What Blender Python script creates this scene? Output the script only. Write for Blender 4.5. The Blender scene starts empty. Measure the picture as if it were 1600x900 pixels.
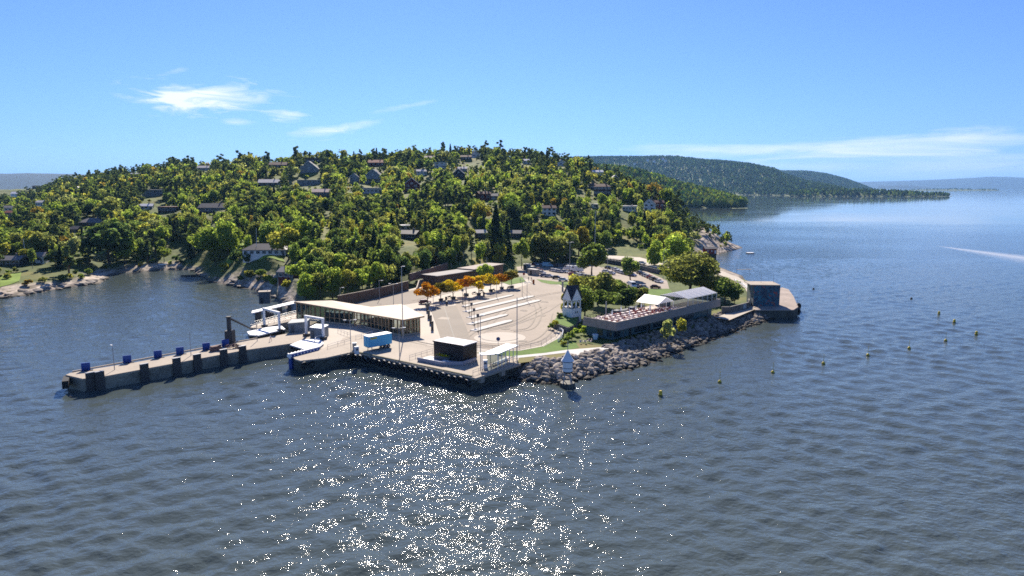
import bpy, bmesh, math, random
import numpy as np
from mathutils import Vector, Matrix
random.seed(7)
rng = np.random.default_rng(7)
R = math.radians
SC = bpy.context.scene
COL = SC.collection

# ------------------------------------------------------------------ camera
F = 1067.0; HC = 44.0; PITCH = math.atan(159.0 / F)
CP, SP = math.cos(PITCH), math.sin(PITCH)
cam_d = bpy.data.cameras.new('camera'); cam = bpy.data.objects.new('camera', cam_d); COL.objects.link(cam)
cam.location = (0, 0, HC); cam.rotation_euler = (math.pi / 2 - PITCH, 0, 0)
cam_d.sensor_width = 36; cam_d.lens = 36 * F / 1600; cam_d.clip_start = 1; cam_d.clip_end = 200000
SC.camera = cam

def rayd(px, py):
    a = (px - 800) / F; b = (450 - py) / F
    return a, CP + b * SP, -SP + b * CP
def G(px, py, z=3.0):                      # where the sight line through a pixel meets the level z
    d = rayd(px, py); t = (z - HC) / d[2]
    return Vector((d[0] * t, d[1] * t, z))
def P(px, py, Y):                          # ... and where it reaches the distance Y
    d = rayd(px, py); t = Y / d[1]
    return Vector((d[0] * t, Y, HC + d[2] * t))
def proj(x, y, z):
    zc = y * CP - (z - HC) * SP
    return 800 + F * x / zc, 450 - F * (y * SP + (z - HC) * CP) / zc
def poly(pts, z=3.0):
    return [tuple(G(a, b, z)[:2]) for a, b in pts]

# ------------------------------------------------------------------ mesh builder
class MB:
    def __init__(s): s.v = []; s.f = []; s.m = []
    def add(s, vs, fs, mi=0):
        o = len(s.v); s.v += [tuple(v) for v in vs]
        for f in fs: s.f.append([i + o for i in f]); s.m.append(mi)
        return s
    def box(s, c, d, rz=0, mi=0, tilt=None):
        x, y, z = d[0] / 2, d[1] / 2, d[2] / 2
        vs = [Vector((i * x, j * y, k * z)) for k in (-1, 1) for j in (-1, 1) for i in (-1, 1)]
        m = Matrix.Rotation(rz, 3, 'Z')
        if tilt: m = m @ Matrix.Rotation(tilt[1], 3, tilt[0])
        vs = [m @ v + Vector(c) for v in vs]
        return s.add(vs, [(0, 2, 3, 1), (4, 5, 7, 6), (0, 1, 5, 4), (2, 6, 7, 3), (0, 4, 6, 2), (1, 3, 7, 5)], mi)
    def prism(s, pl, z0, z1, mi=0, top=None):
        a = sum(pl[i][0] * pl[(i + 1) % len(pl)][1] - pl[(i + 1) % len(pl)][0] * pl[i][1] for i in range(len(pl)))
        if a < 0: pl = pl[::-1]
        n = len(pl)
        zs = z1 if isinstance(z1, (list, tuple)) else [z1] * n
        if a < 0 and isinstance(z1, (list, tuple)): zs = zs[::-1]
        vs = [(p[0], p[1], z0) for p in pl] + [(p[0], p[1], zz) for p, zz in zip(pl, zs)]
        fs = [tuple(range(n))[::-1], tuple(range(n, 2 * n))] + [(i, (i + 1) % n, n + (i + 1) % n, n + i) for i in range(n)]
        return s.add(vs, fs, mi)
    def tube(s, p0, p1, r0, r1=None, n=6, mi=0):
        p0, p1 = Vector(p0), Vector(p1); r1 = r0 if r1 is None else r1
        q = (p1 - p0).to_track_quat('Z', 'Y').to_matrix()
        vs = []
        for p, r in ((p0, r0), (p1, r1)):
            for i in range(n):
                a = 2 * math.pi * i / n; vs.append(p + q @ Vector((r * math.cos(a), r * math.sin(a), 0)))
        fs = [(i, (i + 1) % n, n + (i + 1) % n, n + i) for i in range(n)] + [tuple(range(n))[::-1], tuple(range(n, 2 * n))]
        return s.add(vs, fs, mi)
    def lathe(s, prof, c=(0, 0, 0), n=12, mi=0):
        vs = []; fs = []
        for r, z in prof:
            for i in range(n):
                a = 2 * math.pi * (i + .5) / n; vs.append((c[0] + r * math.cos(a), c[1] + r * math.sin(a), c[2] + z))
        for k in range(len(prof) - 1):
            for i in range(n): fs.append((k * n + i, k * n + (i + 1) % n, (k + 1) * n + (i + 1) % n, (k + 1) * n + i))
        fs.append(tuple(range(n))[::-1]); fs.append(tuple(range((len(prof) - 1) * n, len(prof) * n)))
        return s.add(vs, fs, mi)
    def torus(s, c, r, t, axis='Y', n=14, k=7, mi=0, rz=0):
        vs = []; fs = []; m = Matrix.Rotation(rz, 3, 'Z')
        for i in range(n):
            a = 2 * math.pi * i / n
            for j in range(k):
                b = 2 * math.pi * j / k; rr = r + t * math.cos(b)
                v = Vector((rr * math.cos(a), t * 1.3 * math.sin(b), rr * math.sin(a))) if axis == 'Y' else Vector((rr * math.cos(a), rr * math.sin(a), t * math.sin(b)))
                vs.append(m @ v + Vector(c))
        for i in range(n):
            for j in range(k):
                fs.append((i * k + j, ((i + 1) % n) * k + j, ((i + 1) % n) * k + (j + 1) % k, i * k + (j + 1) % k))
        return s.add(vs, fs, mi)
    def sheet(s, pl, z, mi=0):
        a = sum(pl[i][0] * pl[(i + 1) % len(pl)][1] - pl[(i + 1) % len(pl)][0] * pl[i][1] for i in range(len(pl)))
        if a < 0: pl = pl[::-1]
        return s.add([(p[0], p[1], z) for p in pl], [tuple(range(len(pl)))], mi)
    def build(s, name, mats, parent=None, smooth=False, recalc=False):
        me = bpy.data.meshes.new(name); me.from_pydata(s.v, [], s.f)
        if not isinstance(mats, (list, tuple)): mats = [mats]
        for m in mats: me.materials.append(m)
        if len(mats) > 1: me.polygons.foreach_set('material_index', s.m)
        if smooth: me.polygons.foreach_set('use_smooth', [True] * len(s.f))
        if recalc:
            b = bmesh.new(); b.from_mesh(me); bmesh.ops.recalc_face_normals(b, faces=b.faces); b.to_mesh(me); b.free()
        me.update()
        o = bpy.data.objects.new(name, me); COL.objects.link(o)
        if parent: o.parent = parent
        return o

def np_mesh(name, V, Q, mats, parent=None, tint=None, smooth=False):
    """V (n,3) and quads Q (m,4) straight into a mesh"""
    me = bpy.data.meshes.new(name); k = Q.shape[1]
    me.vertices.add(len(V)); me.vertices.foreach_set('co', np.ascontiguousarray(V, dtype=np.float32).ravel())
    me.loops.add(Q.size); me.loops.foreach_set('vertex_index', np.ascontiguousarray(Q, dtype=np.int32).ravel())
    me.polygons.add(len(Q)); me.polygons.foreach_set('loop_start', np.arange(0, Q.size, k, dtype=np.int32))
    me.polygons.foreach_set('use_smooth', np.full(len(Q), smooth))
    me.update(calc_edges=True)
    if tint is not None:
        at = me.color_attributes.new('tint', 'FLOAT_COLOR', 'POINT')
        at.data.foreach_set('color', np.concatenate([tint, np.ones((len(tint), 1))], 1).astype(np.float32).ravel())
    for m in (mats if isinstance(mats, (list, tuple)) else [mats]): me.materials.append(m)
    o = bpy.data.objects.new(name, me); COL.objects.link(o)
    if parent: o.parent = parent
    return o

def tag(o, label=None, cat=None, group=None, kind=None):
    if label: o['label'] = label
    if cat: o['category'] = cat
    if group: o['group'] = group
    if kind: o['kind'] = kind
    return o
def thing(name, label, cat, loc=(0, 0, 0), rz=0, group=None):
    o = bpy.data.objects.new(name, None); COL.objects.link(o); o.empty_display_size = .5
    o.location = loc; o.rotation_euler = (0, 0, rz)
    return tag(o, label, cat, group)
def kids(o): return list(o.children)
def copy_tree(o, loc, rz, label, group=None, sc=None):
    r = o.copy(); COL.objects.link(r); r.location = loc; r.rotation_euler = (0, 0, rz)
    if sc is not None: r.scale = sc if hasattr(sc, '__len__') else (sc,) * 3
    r['label'] = label
    if group: r['group'] = group
    for ch in kids(o):
        c = ch.copy(); COL.objects.link(c); c.parent = r
        for g in kids(ch):
            d = g.copy(); COL.objects.link(d); d.parent = c
    return r
def structure(o): o['kind'] = 'structure'; return o
ORD = ['nearest', 'second', 'third', 'fourth', 'fifth', 'sixth', 'seventh', 'eighth', 'ninth', 'tenth', 'eleventh', 'twelfth', 'thirteenth',
       'fourteenth', 'fifteenth', 'sixteenth', 'seventeenth', 'eighteenth', 'nineteenth', 'twentieth']
def ordinal(i, first='first'):
    if i == 0: return first
    if i < 20: return ORD[i]
    t = ['', '', 'twenty', 'thirty', 'forty', 'fifty', 'sixty', 'seventy', 'eighty', 'ninety'][i // 10 if i < 100 else 9]
    u = (i + 1) % 10; t = ['', '', 'twenty', 'thirty', 'forty', 'fifty', 'sixty', 'seventy', 'eighty', 'ninety'][min((i + 1) // 10, 9)]
    return t.replace('ty', 'tieth') if u == 0 else t + '-' + ['', 'first', 'second', 'third', 'fourth', 'fifth', 'sixth', 'seventh', 'eighth', 'ninth'][u]

# ------------------------------------------------------------------ materials
def nodes(name):
    m = bpy.data.materials.new(name); m.use_nodes = True; nt = m.node_tree
    return m, nt, nt.nodes, nt.links, nt.nodes['Principled BSDF'], nt.nodes['Material Output']
def M(name, col, rough=.75, var=.18, scale=.6, bump=0., metal=0., spec=.3, fine=6., col2=None):
    m, nt, N, L, b, o = nodes(name)
    tc = N.new('ShaderNodeTexCoord')
    n1 = N.new('ShaderNodeTexNoise'); n1.inputs['Scale'].default_value = scale; n1.inputs['Detail'].default_value = 6
    n2 = N.new('ShaderNodeTexNoise'); n2.inputs['Scale'].default_value = scale * fine; n2.inputs['Detail'].default_value = 4
    L.new(tc.outputs['Object'], n1.inputs['Vector']); L.new(tc.outputs['Object'], n2.inputs['Vector'])
    ad = N.new('ShaderNodeMath'); ad.operation = 'ADD'; L.new(n1.outputs['Fac'], ad.inputs[0]); L.new(n2.outputs['Fac'], ad.inputs[1])
    r = N.new('ShaderNodeMapRange'); r.inputs['From Min'].default_value = .7; r.inputs['From Max'].default_value = 1.3
    L.new(ad.outputs[0], r.inputs['Value'])
    mx = N.new('ShaderNodeMix'); mx.data_type = 'RGBA'; L.new(r.outputs[0], mx.inputs['Factor'])
    c2 = col2 or tuple(min(1, c * (1 + var)) for c in col)
    mx.inputs['A'].default_value = (*[c * (1 - var) for c in col], 1); mx.inputs['B'].default_value = (*c2, 1)
    L.new(mx.outputs['Result'], b.inputs['Base Color'])
    b.inputs['Roughness'].default_value = rough; b.inputs['Metallic'].default_value = metal; b.inputs['Specular IOR Level'].default_value = spec
    if bump:
        bp = N.new('ShaderNodeBump'); bp.inputs['Strength'].default_value = bump; bp.inputs['Distance'].default_value = .1
        L.new(n2.outputs['Fac'], bp.inputs['Height']); L.new(bp.outputs[0], b.inputs['Normal'])
    return m
def planks(name, col, sc=2.0, axis='X', rough=.8, dark=.6):
    m = M(name, col, rough, .2, .8); nt = m.node_tree; N, L = nt.nodes, nt.links; b = N['Principled BSDF']
    w = N.new('ShaderNodeTexWave'); w.bands_direction = axis; w.inputs['Scale'].default_value = sc; w.wave_profile = 'SAW'; w.inputs['Distortion'].default_value = .15
    tc = N.new('ShaderNodeTexCoord'); L.new(tc.outputs['Object'], w.inputs['Vector'])
    src = b.inputs['Base Color'].links[0].from_socket
    r = N.new('ShaderNodeMapRange'); r.inputs['From Min'].default_value = 0; r.inputs['From Max'].default_value = .18; r.inputs['To Min'].default_value = dark; r.inputs['To Max'].default_value = 1
    L.new(w.outputs['Fac'], r.inputs['Value'])
    mu = N.new('ShaderNodeMix'); mu.data_type = 'RGBA'; mu.blend_type = 'MULTIPLY'; mu.inputs['Factor'].default_value = 1
    L.new(src, mu.inputs['A']); L.new(r.outputs[0], mu.inputs['B']); L.new(mu.outputs['Result'], b.inputs['Base Color'])
    return m
def leafmat(name, attr=False, trans=.56, gain=2.1):
    m, nt, N, L, b, o = nodes(name); N.remove(b)
    if attr:
        src = N.new('ShaderNodeVertexColor'); src.layer_name = 'tint'; c = src.outputs['Color']
    else:
        src = N.new('ShaderNodeObjectInfo'); c = src.outputs['Color']
    g = N.new('ShaderNodeNewGeometry')
    h = N.new('ShaderNodeHueSaturation'); L.new(c, h.inputs['Color'])
    r1 = N.new('ShaderNodeMapRange'); r1.inputs['To Min'].default_value = .6; r1.inputs['To Max'].default_value = 1.45
    L.new(g.outputs['Random Per Island'], r1.inputs['Value']); L.new(r1.outputs[0], h.inputs['Value'])
    r2 = N.new('ShaderNodeMapRange'); r2.inputs['To Min'].default_value = .485; r2.inputs['To Max'].default_value = .515
    wn = N.new('ShaderNodeTexWhiteNoise'); wn.noise_dimensions = '1D'; L.new(g.outputs['Random Per Island'], wn.inputs['W'])
    L.new(wn.outputs['Value'], r2.inputs['Value']); L.new(r2.outputs[0], h.inputs['Hue'])
    d = N.new('ShaderNodeBsdfDiffuse'); t = N.new('ShaderNodeBsdfTranslucent')
    mul = N.new('ShaderNodeMix'); mul.data_type = 'RGBA'; mul.blend_type = 'MULTIPLY'; mul.inputs['Factor'].default_value = 1
    mul.inputs['B'].default_value = (gain * .98, gain, gain * .62, 1); L.new(h.outputs[0], mul.inputs['A'])
    L.new(h.outputs[0], d.inputs['Color']); L.new(mul.outputs['Result'], t.inputs['Color'])
    mx = N.new('ShaderNodeMixShader'); mx.inputs[0].default_value = trans
    L.new(d.outputs[0], mx.inputs[1]); L.new(t.outputs[0], mx.inputs[2]); L.new(mx.outputs[0], o.inputs['Surface'])
    return m
def glassmat(name, tint=(.6, .75, .78), op=.45):
    m, nt, N, L, b, o = nodes(name)
    b.inputs['Base Color'].default_value = (.02, .035, .04, 1); b.inputs['Roughness'].default_value = .06
    t = N.new('ShaderNodeBsdfTransparent'); t.inputs['Color'].default_value = (*tint, 1)
    mx = N.new('ShaderNodeMixShader'); mx.inputs[0].default_value = op
    L.new(t.outputs[0], mx.inputs[1]); L.new(b.outputs[0], mx.inputs[2]); L.new(mx.outputs[0], o.inputs['Surface'])
    return m

m_conc = M('concrete', (.37, .315, .25), .85, .16, .12, .15, fine=14)
m_plaza = M('pale_paving', (.46, .405, .335), .85, .13, .09, .05, fine=22)
m_asph = M('worn_asphalt', (.33, .277, .22), .9, .17, .07, .1, fine=18)
m_asph2 = M('grey_asphalt', (.25, .215, .175), .9, .12, .05, .1, fine=25)
m_lane = M('lane_asphalt', (.26, .225, .18), .9, .1, .06, .1, fine=25)
m_dkconc = M('shaded_weathered_concrete', (.045, .045, .04), .7, .4, .35, .3, fine=5, col2=(.10, .105, .085))  # weathered dark; the quay wall's shade is painted into the colour too
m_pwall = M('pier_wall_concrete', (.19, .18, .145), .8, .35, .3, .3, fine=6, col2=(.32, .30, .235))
m_fend = M('fender_timber', (.062, .058, .055), .7, .25, .8)
m_blue = M('blue_paint', (.012, .06, .28), .45, .15, 1.)
m_lblue = M('sky_blue_paint', (.07, .40, .66), .4, .05, .5)
m_white = M('white_paint', (.80, .80, .80), .5, .04, .6)
m_white2 = M('offwhite_wood', (.72, .73, .74), .6, .06, .8)
m_steel = M('galvanised_steel', (.33, .34, .35), .5, .15, 1., metal=.3)
m_dark = M('black_metal', (.02, .02, .022), .5, .2, 1.)
m_rubber = M('black_rubber', (.018, .018, .019), .75, .3, 1.5)
m_greyp = M('grey_panel', (.17, .20, .22), .6, .1, .6)
m_dgrey = M('dark_grey_panel', (.09, .10, .11), .6, .15, .6)
m_wood = M('warm_timber', (.42, .27, .14), .65, .15, .8)
m_roofT = planks('pale_roof_boards', (.55, .45, .33), 1.3, 'X', .7, .88)
m_brown = planks('brown_boards', (.15, .095, .06), 1.2, 'X', .8, .5)
m_slate = M('slate_roof', (.045, .045, .055), .6, .25, 1.2)
m_grass = M('lawn_grass', (.10, .17, .025), .95, .3, .2, .2, fine=10)
m_dry = M('dry_grass', (.24, .19, .075), .95, .25, .3, .2, fine=10, col2=(.17, .17, .05))
m_path = M('white_gravel', (.55, .53, .49), .9, .1, .3)
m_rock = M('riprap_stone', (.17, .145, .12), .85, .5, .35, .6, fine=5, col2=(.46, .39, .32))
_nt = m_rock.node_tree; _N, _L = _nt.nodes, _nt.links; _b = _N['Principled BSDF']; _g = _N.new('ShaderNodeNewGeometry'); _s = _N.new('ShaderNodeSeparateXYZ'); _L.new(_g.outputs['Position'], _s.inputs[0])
_r = _N.new('ShaderNodeMapRange'); _r.inputs['From Min'].default_value = .35; _r.inputs['From Max'].default_value = 1.0; _L.new(_s.outputs[2], _r.inputs['Value'])   # wet tide band, also painting in the shade on the lower riprap
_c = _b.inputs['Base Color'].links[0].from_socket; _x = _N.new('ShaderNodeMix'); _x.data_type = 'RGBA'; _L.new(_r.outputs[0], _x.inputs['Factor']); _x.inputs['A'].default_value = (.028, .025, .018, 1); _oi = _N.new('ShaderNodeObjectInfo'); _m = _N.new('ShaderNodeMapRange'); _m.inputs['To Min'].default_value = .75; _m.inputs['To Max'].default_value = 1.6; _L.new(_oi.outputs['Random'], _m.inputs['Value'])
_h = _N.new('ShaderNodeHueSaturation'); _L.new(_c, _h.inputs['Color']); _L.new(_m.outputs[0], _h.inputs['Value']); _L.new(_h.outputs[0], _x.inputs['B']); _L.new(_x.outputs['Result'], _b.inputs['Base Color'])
m_rock2 = M('wet_stone', (.07, .065, .06), .6, .4, .35, .5, fine=5, col2=(.20, .19, .17))
m_pane = M('dark_glass', (.02, .035, .045), .06, .2, .3, spec=.6)
m_glass = glassmat('hall_glass', (.62, .74, .74), .42)
m_tent, _nt, _N, _L, _b, _o = nodes('white_tent_canvas'); _b.inputs['Base Color'].default_value = (.86, .86, .87, 1); _b.inputs['Roughness'].default_value = .22
_t = _N.new('ShaderNodeBsdfTranslucent'); _t.inputs['Color'].default_value = (.95, .95, .96, 1); _x = _N.new('ShaderNodeMixShader'); _x.inputs[0].default_value = .45; _L.new(_b.outputs[0], _x.inputs[1]); _L.new(_t.outputs[0], _x.inputs[2]); _L.new(_x.outputs[0], _o.inputs['Surface'])
m_yellow = M('buoy_yellow', (.55, .42, .03), .5, .15, 1.)
m_red = M('signal_red', (.35, .03, .02), .5, .15, 1.)
m_bark = M('bark', (.085, .065, .05), .9, .3, 2.)
m_barkp = M('pine_bark', (.17, .085, .05), .9, .3, 2.)
m_birch = M('birch_bark', (.42, .40, .37), .85, .3, 2.)
m_leaf = leafmat('leaf'); m_leafA = leafmat('wood_leaf', True)
m_needle = leafmat('needle', False, .42, 1.8); m_needleA = leafmat('wood_needle', True, .42, 1.8)
SKY_STR = .068; SKY_DUST = .1; SKY_SAT = .8; SKY_TINT = (.325, .525, .99); CLOUD = 9.0; HAZE_D = 3.4e-5; EXPO = 1.03
DENOISE = False
# ------------------------------------------------------------------ noise
_perm = rng.random((256, 256)).astype(np.float64)
def vnoise(x, y):
    xi = np.floor(x).astype(int); yi = np.floor(y).astype(int); fx = x - xi; fy = y - yi
    fx = fx * fx * (3 - 2 * fx); fy = fy * fy * (3 - 2 * fy)
    g = lambda a, b: _perm[a & 255, b & 255]
    return (g(xi, yi) * (1 - fx) + g(xi + 1, yi) * fx) * (1 - fy) + (g(xi, yi + 1) * (1 - fx) + g(xi + 1, yi + 1) * fx) * fy
def fbm(x, y, sc, oct=4):
    s = 0; a = .5
    for k in range(oct): s = s + a * (vnoise(x / sc + 17.3 * k, y / sc + 5.7 * k) - .5); a *= .5; sc *= .5
    return s
# ------------------------------------------------------------------ the wooded headland
COAST_PX = [(-260, 520), (-100, 480), (0, 467), (40, 462), (100, 451), (160, 443), (176, 430), (200, 426), (240, 424), (276, 421), (300, 423), (306, 431), (330, 441), (380, 450),
            (412, 458), (436, 470), (452, 492), (470, 522), (482, 531), (556, 541), (738, 586), (803, 590), (822, 597), (880, 600), (915, 592), (960, 582), (1002, 572), (1060, 552), (1130, 525), (1190, 505),
            (1222, 494), (1238, 484), (1222, 458), (1185, 446), (1168, 437), (1164, 431), (1130, 418), (1114, 412), (1112, 404), (1124, 398), (1150, 391), (1164, 387)]
coast = [tuple(G(a, b, 0)[:2]) for a, b in COAST_PX]
coast += [(172, 530), (162, 560), (152, 620), (160, 700), (170, 760), (160, 830), (100, 1400), (-500, 2200), (-1600, 2200), (-1200, 700), (-420, 250)]
CO = np.array(coast)
def sdist(x, y):
    x = np.asarray(x, float); y = np.asarray(y, float); shp = x.shape; x = x.ravel(); y = y.ravel()
    d = np.full(x.shape, 1e9); ins = np.zeros(x.shape, bool)
    for i in range(len(CO)):
        a = CO[i]; b = CO[(i + 1) % len(CO)]; e = b - a
        t = np.clip(((x - a[0]) * e[0] + (y - a[1]) * e[1]) / (e @ e), 0, 1)
        d = np.minimum(d, np.hypot(x - a[0] - t * e[0], y - a[1] - t * e[1]))
        c = (a[1] > y) != (b[1] > y)
        with np.errstate(divide='ignore', invalid='ignore'): ins ^= c & (x < (b[0] - a[0]) * (y - a[1]) / (b[1] - a[1]) + a[0])
    return np.where(ins, d, -d).reshape(shp)
# column of the photograph: end of the flat ground, then four (distance, height) nodes up the hill and one behind it
PROF = [(-250, 200, (240, 3), (340, 9), (600, 16), (1000, 20), (1400, 28)), (0, 200, (290, 4), (330, 8), (450, 16), (900, 15), (1300, 34)),
        (60, 200, (300, 4), (350, 9), (470, 19), (880, 26), (1300, 36)), (100, 200, (315, 4), (400, 11), (480, 20), (850, 42), (1200, 42)), (200, 200, (365, 4), (450, 14), (620, 37), (800, 53), (1100, 50)),
        (300, 200, (380, 4), (480, 19), (620, 41), (780, 62), (1100, 55)), (360, 200, (325, 6), (450, 20), (620, 42), (760, 60), (1100, 55)), (430, 215, (270, 6), (440, 20), (620, 42), (755, 61), (1100, 55)),
        (500, 252, (275, 7), (440, 20), (620, 44), (750, 67), (1100, 55)), (600, 280, (300, 8), (440, 21), (620, 46), (750, 69), (1100, 55)), (650, 292, (312, 8), (440, 22), (620, 47), (750, 71), (1100, 55)),
        (700, 318, (340, 7), (450, 23), (620, 48), (750, 72), (1100, 55)), (760, 335, (355, 6), (450, 22), (610, 48), (750, 75), (1100, 55)), (800, 345, (362, 5), (450, 22), (600, 47), (740, 74), (1100, 55)),
        (850, 362, (378, 5), (460, 23), (580, 43), (720, 68), (1000, 50)), (900, 365, (390, 5), (460, 20), (560, 39), (690, 60), (900, 45)), (950, 365, (395, 6), (450, 16), (550, 36), (650, 49), (850, 35)),
        (1000, 350, (390, 6), (430, 11), (500, 23), (600, 37), (750, 20)), (1050, 330, (380, 5), (430, 9), (490, 18), (560, 26), (680, 8)), (1080, 330, (400, 4), (450, 8), (490, 13), (545, 16), (650, 4)),
        (1120, 340, (440, 3.2), (465, 5.5), (490, 8), (515, 8), (560, 2)), (1165, 340, (440, 2), (470, 2.2), (490, 2.6), (505, 2.5), (520, 1)), (1300, 340, (440, 2), (470, 2), (490, 2), (505, 2), (520, 1))]
_pc = np.array([p[0] for p in PROF], float)
_pY = np.array([[p[1]] + [q[0] for q in p[2:]] for p in PROF], float)
_pZ = np.array([[2.85] + [q[1] for q in p[2:]] for p in PROF], float)
def hill(x, y, detail=True):
    x = np.asarray(x, float); y = np.asarray(y, float)
    c = 800 + F * x / (y * CP + 38 * SP)
    Ys = [np.interp(c, _pc, _pY[:, k]) for k in range(6)]; Zs = [np.interp(c, _pc, _pZ[:, k]) for k in range(6)]
    z = Zs[0].copy()
    for k in range(5):
        t = np.clip((y - Ys[k]) / np.maximum(Ys[k + 1] - Ys[k], 1), 0, 1)
        if k in (0, 4): t = t * t * (3 - 2 * t)
        z = z + t * (Zs[k + 1] - Zs[k])
    sd = sdist(x, y)
    up = np.clip((z - 3.2) / 8, 0, 1)
    if detail:
        z = z + up * (fbm(x, y, 70, 4) * 9 + fbm(x + 300, y, 14, 3) * 3)
        z = z + up.clip(0, .4) * 2.5 * np.clip(1 - sd / 60, 0, 1) * np.abs(fbm(x * .8 + y * .6, (y * .8 - x * .6) * .4, 9, 3)) * 6
    rocky = ((c < 432) | (y > 305)).astype(float)
    w = 7 + rocky * (9 + 10 * fbm(x, y, 25, 3) + 5 * fbm(x, y, 7, 3))
    w = np.where((c > 940) & (c < 1180) & (y < 235), 11.5, w)
    k = np.clip(sd / np.maximum(w, 2.5), 0, 1)
    zz = np.where(sd > 0, -.4 + (z + .4) * (k ** .8), np.maximum(-4, -.4 + sd * .3))
    return zz
def hz(x, y): return float(hill(np.array([x]), np.array([y]))[0])
def hit(px, py, y0=200., y1=1300.):          # where the sight line meets the hill
    d = np.array(rayd(px, py)); Y = np.arange(y0, y1, 1.0); t = Y / d[1]
    X = d[0] * t; Z = HC + d[2] * t; H = hill(X, Y); i = np.argmax(Z < H)
    if not (Z < H).any(): i = int(np.argmin(Z - H))
    return Vector((X[i], Y[i], float(H[i])))

def build_terrain():
    nu, ny = 430, 420
    c = np.linspace(-260, 1310, nu); u = (c - 800) / F
    Y = 125 * (1800 / 125) ** (np.linspace(0, 1, ny) ** 1.05)
    U, YY = np.meshgrid(u, Y); X = U * (YY * CP + 38 * SP)
    Z = hill(X, YY); sd = sdist(X, YY)
    n = nu * ny; idx = np.arange(n).reshape(ny, nu)
    Q = np.stack([idx[:-1, :-1], idx[:-1, 1:], idx[1:, 1:], idx[1:, :-1]], -1).reshape(-1, 4)
    V = np.stack([X, YY, Z], -1).reshape(-1, 3)
    cc = np.broadcast_to(c, X.shape)
    rocky = ((cc < 432) | (YY > 305))
    rock = np.clip((rocky * (np.where((cc > 285) & (cc < 445), 7, 15) + 24 * fbm(X, YY, 30, 3)) + (~rocky) * 8 - sd) / 5, 0, 1)
    rock = np.maximum(rock, np.clip((cc - 1072) / 25 + fbm(X, YY, 20, 3) * 1.6, 0, 1) * (YY > 430))
    rock = np.maximum(rock, np.clip((fbm(X + 50, YY, 26, 4) - .26) * 14, 0, 1) * (Z > 7))
    green_var = np.clip(.5 + 1.8 * fbm(X, YY, 40, 4), 0, 1); wet = np.clip(1 - Z / .9, 0, 1)  # first mask: random noise that varies the green of the ground
    # cut away what lies deep below the water
    keep = (sd.reshape(-1)[Q] > -14).any(1); Q = Q[keep]
    m, nt, N, L, b, o = nodes('headland_soil')
    at = N.new('ShaderNodeVertexColor'); at.layer_name = 'tint'
    sp = N.new('ShaderNodeSeparateColor'); L.new(at.outputs['Color'], sp.inputs[0])
    ge = N.new('ShaderNodeNewGeometry')
    def ns(s, d=5):
        q = N.new('ShaderNodeTexNoise'); q.inputs['Scale'].default_value = s; q.inputs['Detail'].default_value = d; L.new(ge.outputs['Position'], q.inputs['Vector']); return q
    def mix(fac, a, bb):
        q = N.new('ShaderNodeMix'); q.data_type = 'RGBA'; L.new(fac, q.inputs['Factor'])
        for s, v in (('A', a), ('B', bb)):
            if isinstance(v, tuple): q.inputs[s].default_value = (*v, 1)
            else: L.new(v, q.inputs[s])
        return q.outputs['Result']
    def ramp(src, lo, hi):
        q = N.new('ShaderNodeMapRange'); q.inputs['From Min'].default_value = lo; q.inputs['From Max'].default_value = hi; L.new(src, q.inputs['Value']); return q.outputs[0]
    n1 = ns(.05); n2 = ns(.5); mp = N.new('ShaderNodeMapping'); mp.inputs['Scale'].default_value = (1, .35, 2.2); mp.inputs['Rotation'].default_value = (0, .3, .5)
    L.new(ge.outputs['Position'], mp.inputs['Vector']); n3 = ns(.35, 8); L.new(mp.outputs[0], n3.inputs['Vector'])
    green = mix(ramp(n2.outputs['Fac'], .35, .65), (.08, .115, .025), (.16, .19, .04))
    green = mix(sp.outputs[1], (.06, .08, .022), green)
    green = mix(ramp(n1.outputs['Fac'], .5, .66), green, (.17, .16, .045))
    stone = mix(ramp(n3.outputs['Fac'], .38, .62), (.19, .155, .125), (.56, .47, .385))
    stone = mix(ramp(n2.outputs['Fac'], .56, .7), stone, (.13, .13, .05))
    colr = mix(sp.outputs[0], green, stone); colr = mix(sp.outputs[2], colr, (.05, .043, .035))
    L.new(colr, b.inputs['Base Color']); b.inputs['Roughness'].default_value = .9; b.inputs['Specular IOR Level'].default_value = .2
    bp = N.new('ShaderNodeBump'); bp.inputs['Strength'].default_value = .9; bp.inputs['Distance'].default_value = .8; L.new(n3.outputs['Fac'], bp.inputs['Height']); L.new(bp.outputs[0], b.inputs['Normal'])
    tint = np.stack([rock, green_var, wet], -1).reshape(-1, 3)
    structure(np_mesh('ground', V, Q, m, tint=tint, smooth=True))
build_terrain()

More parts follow.
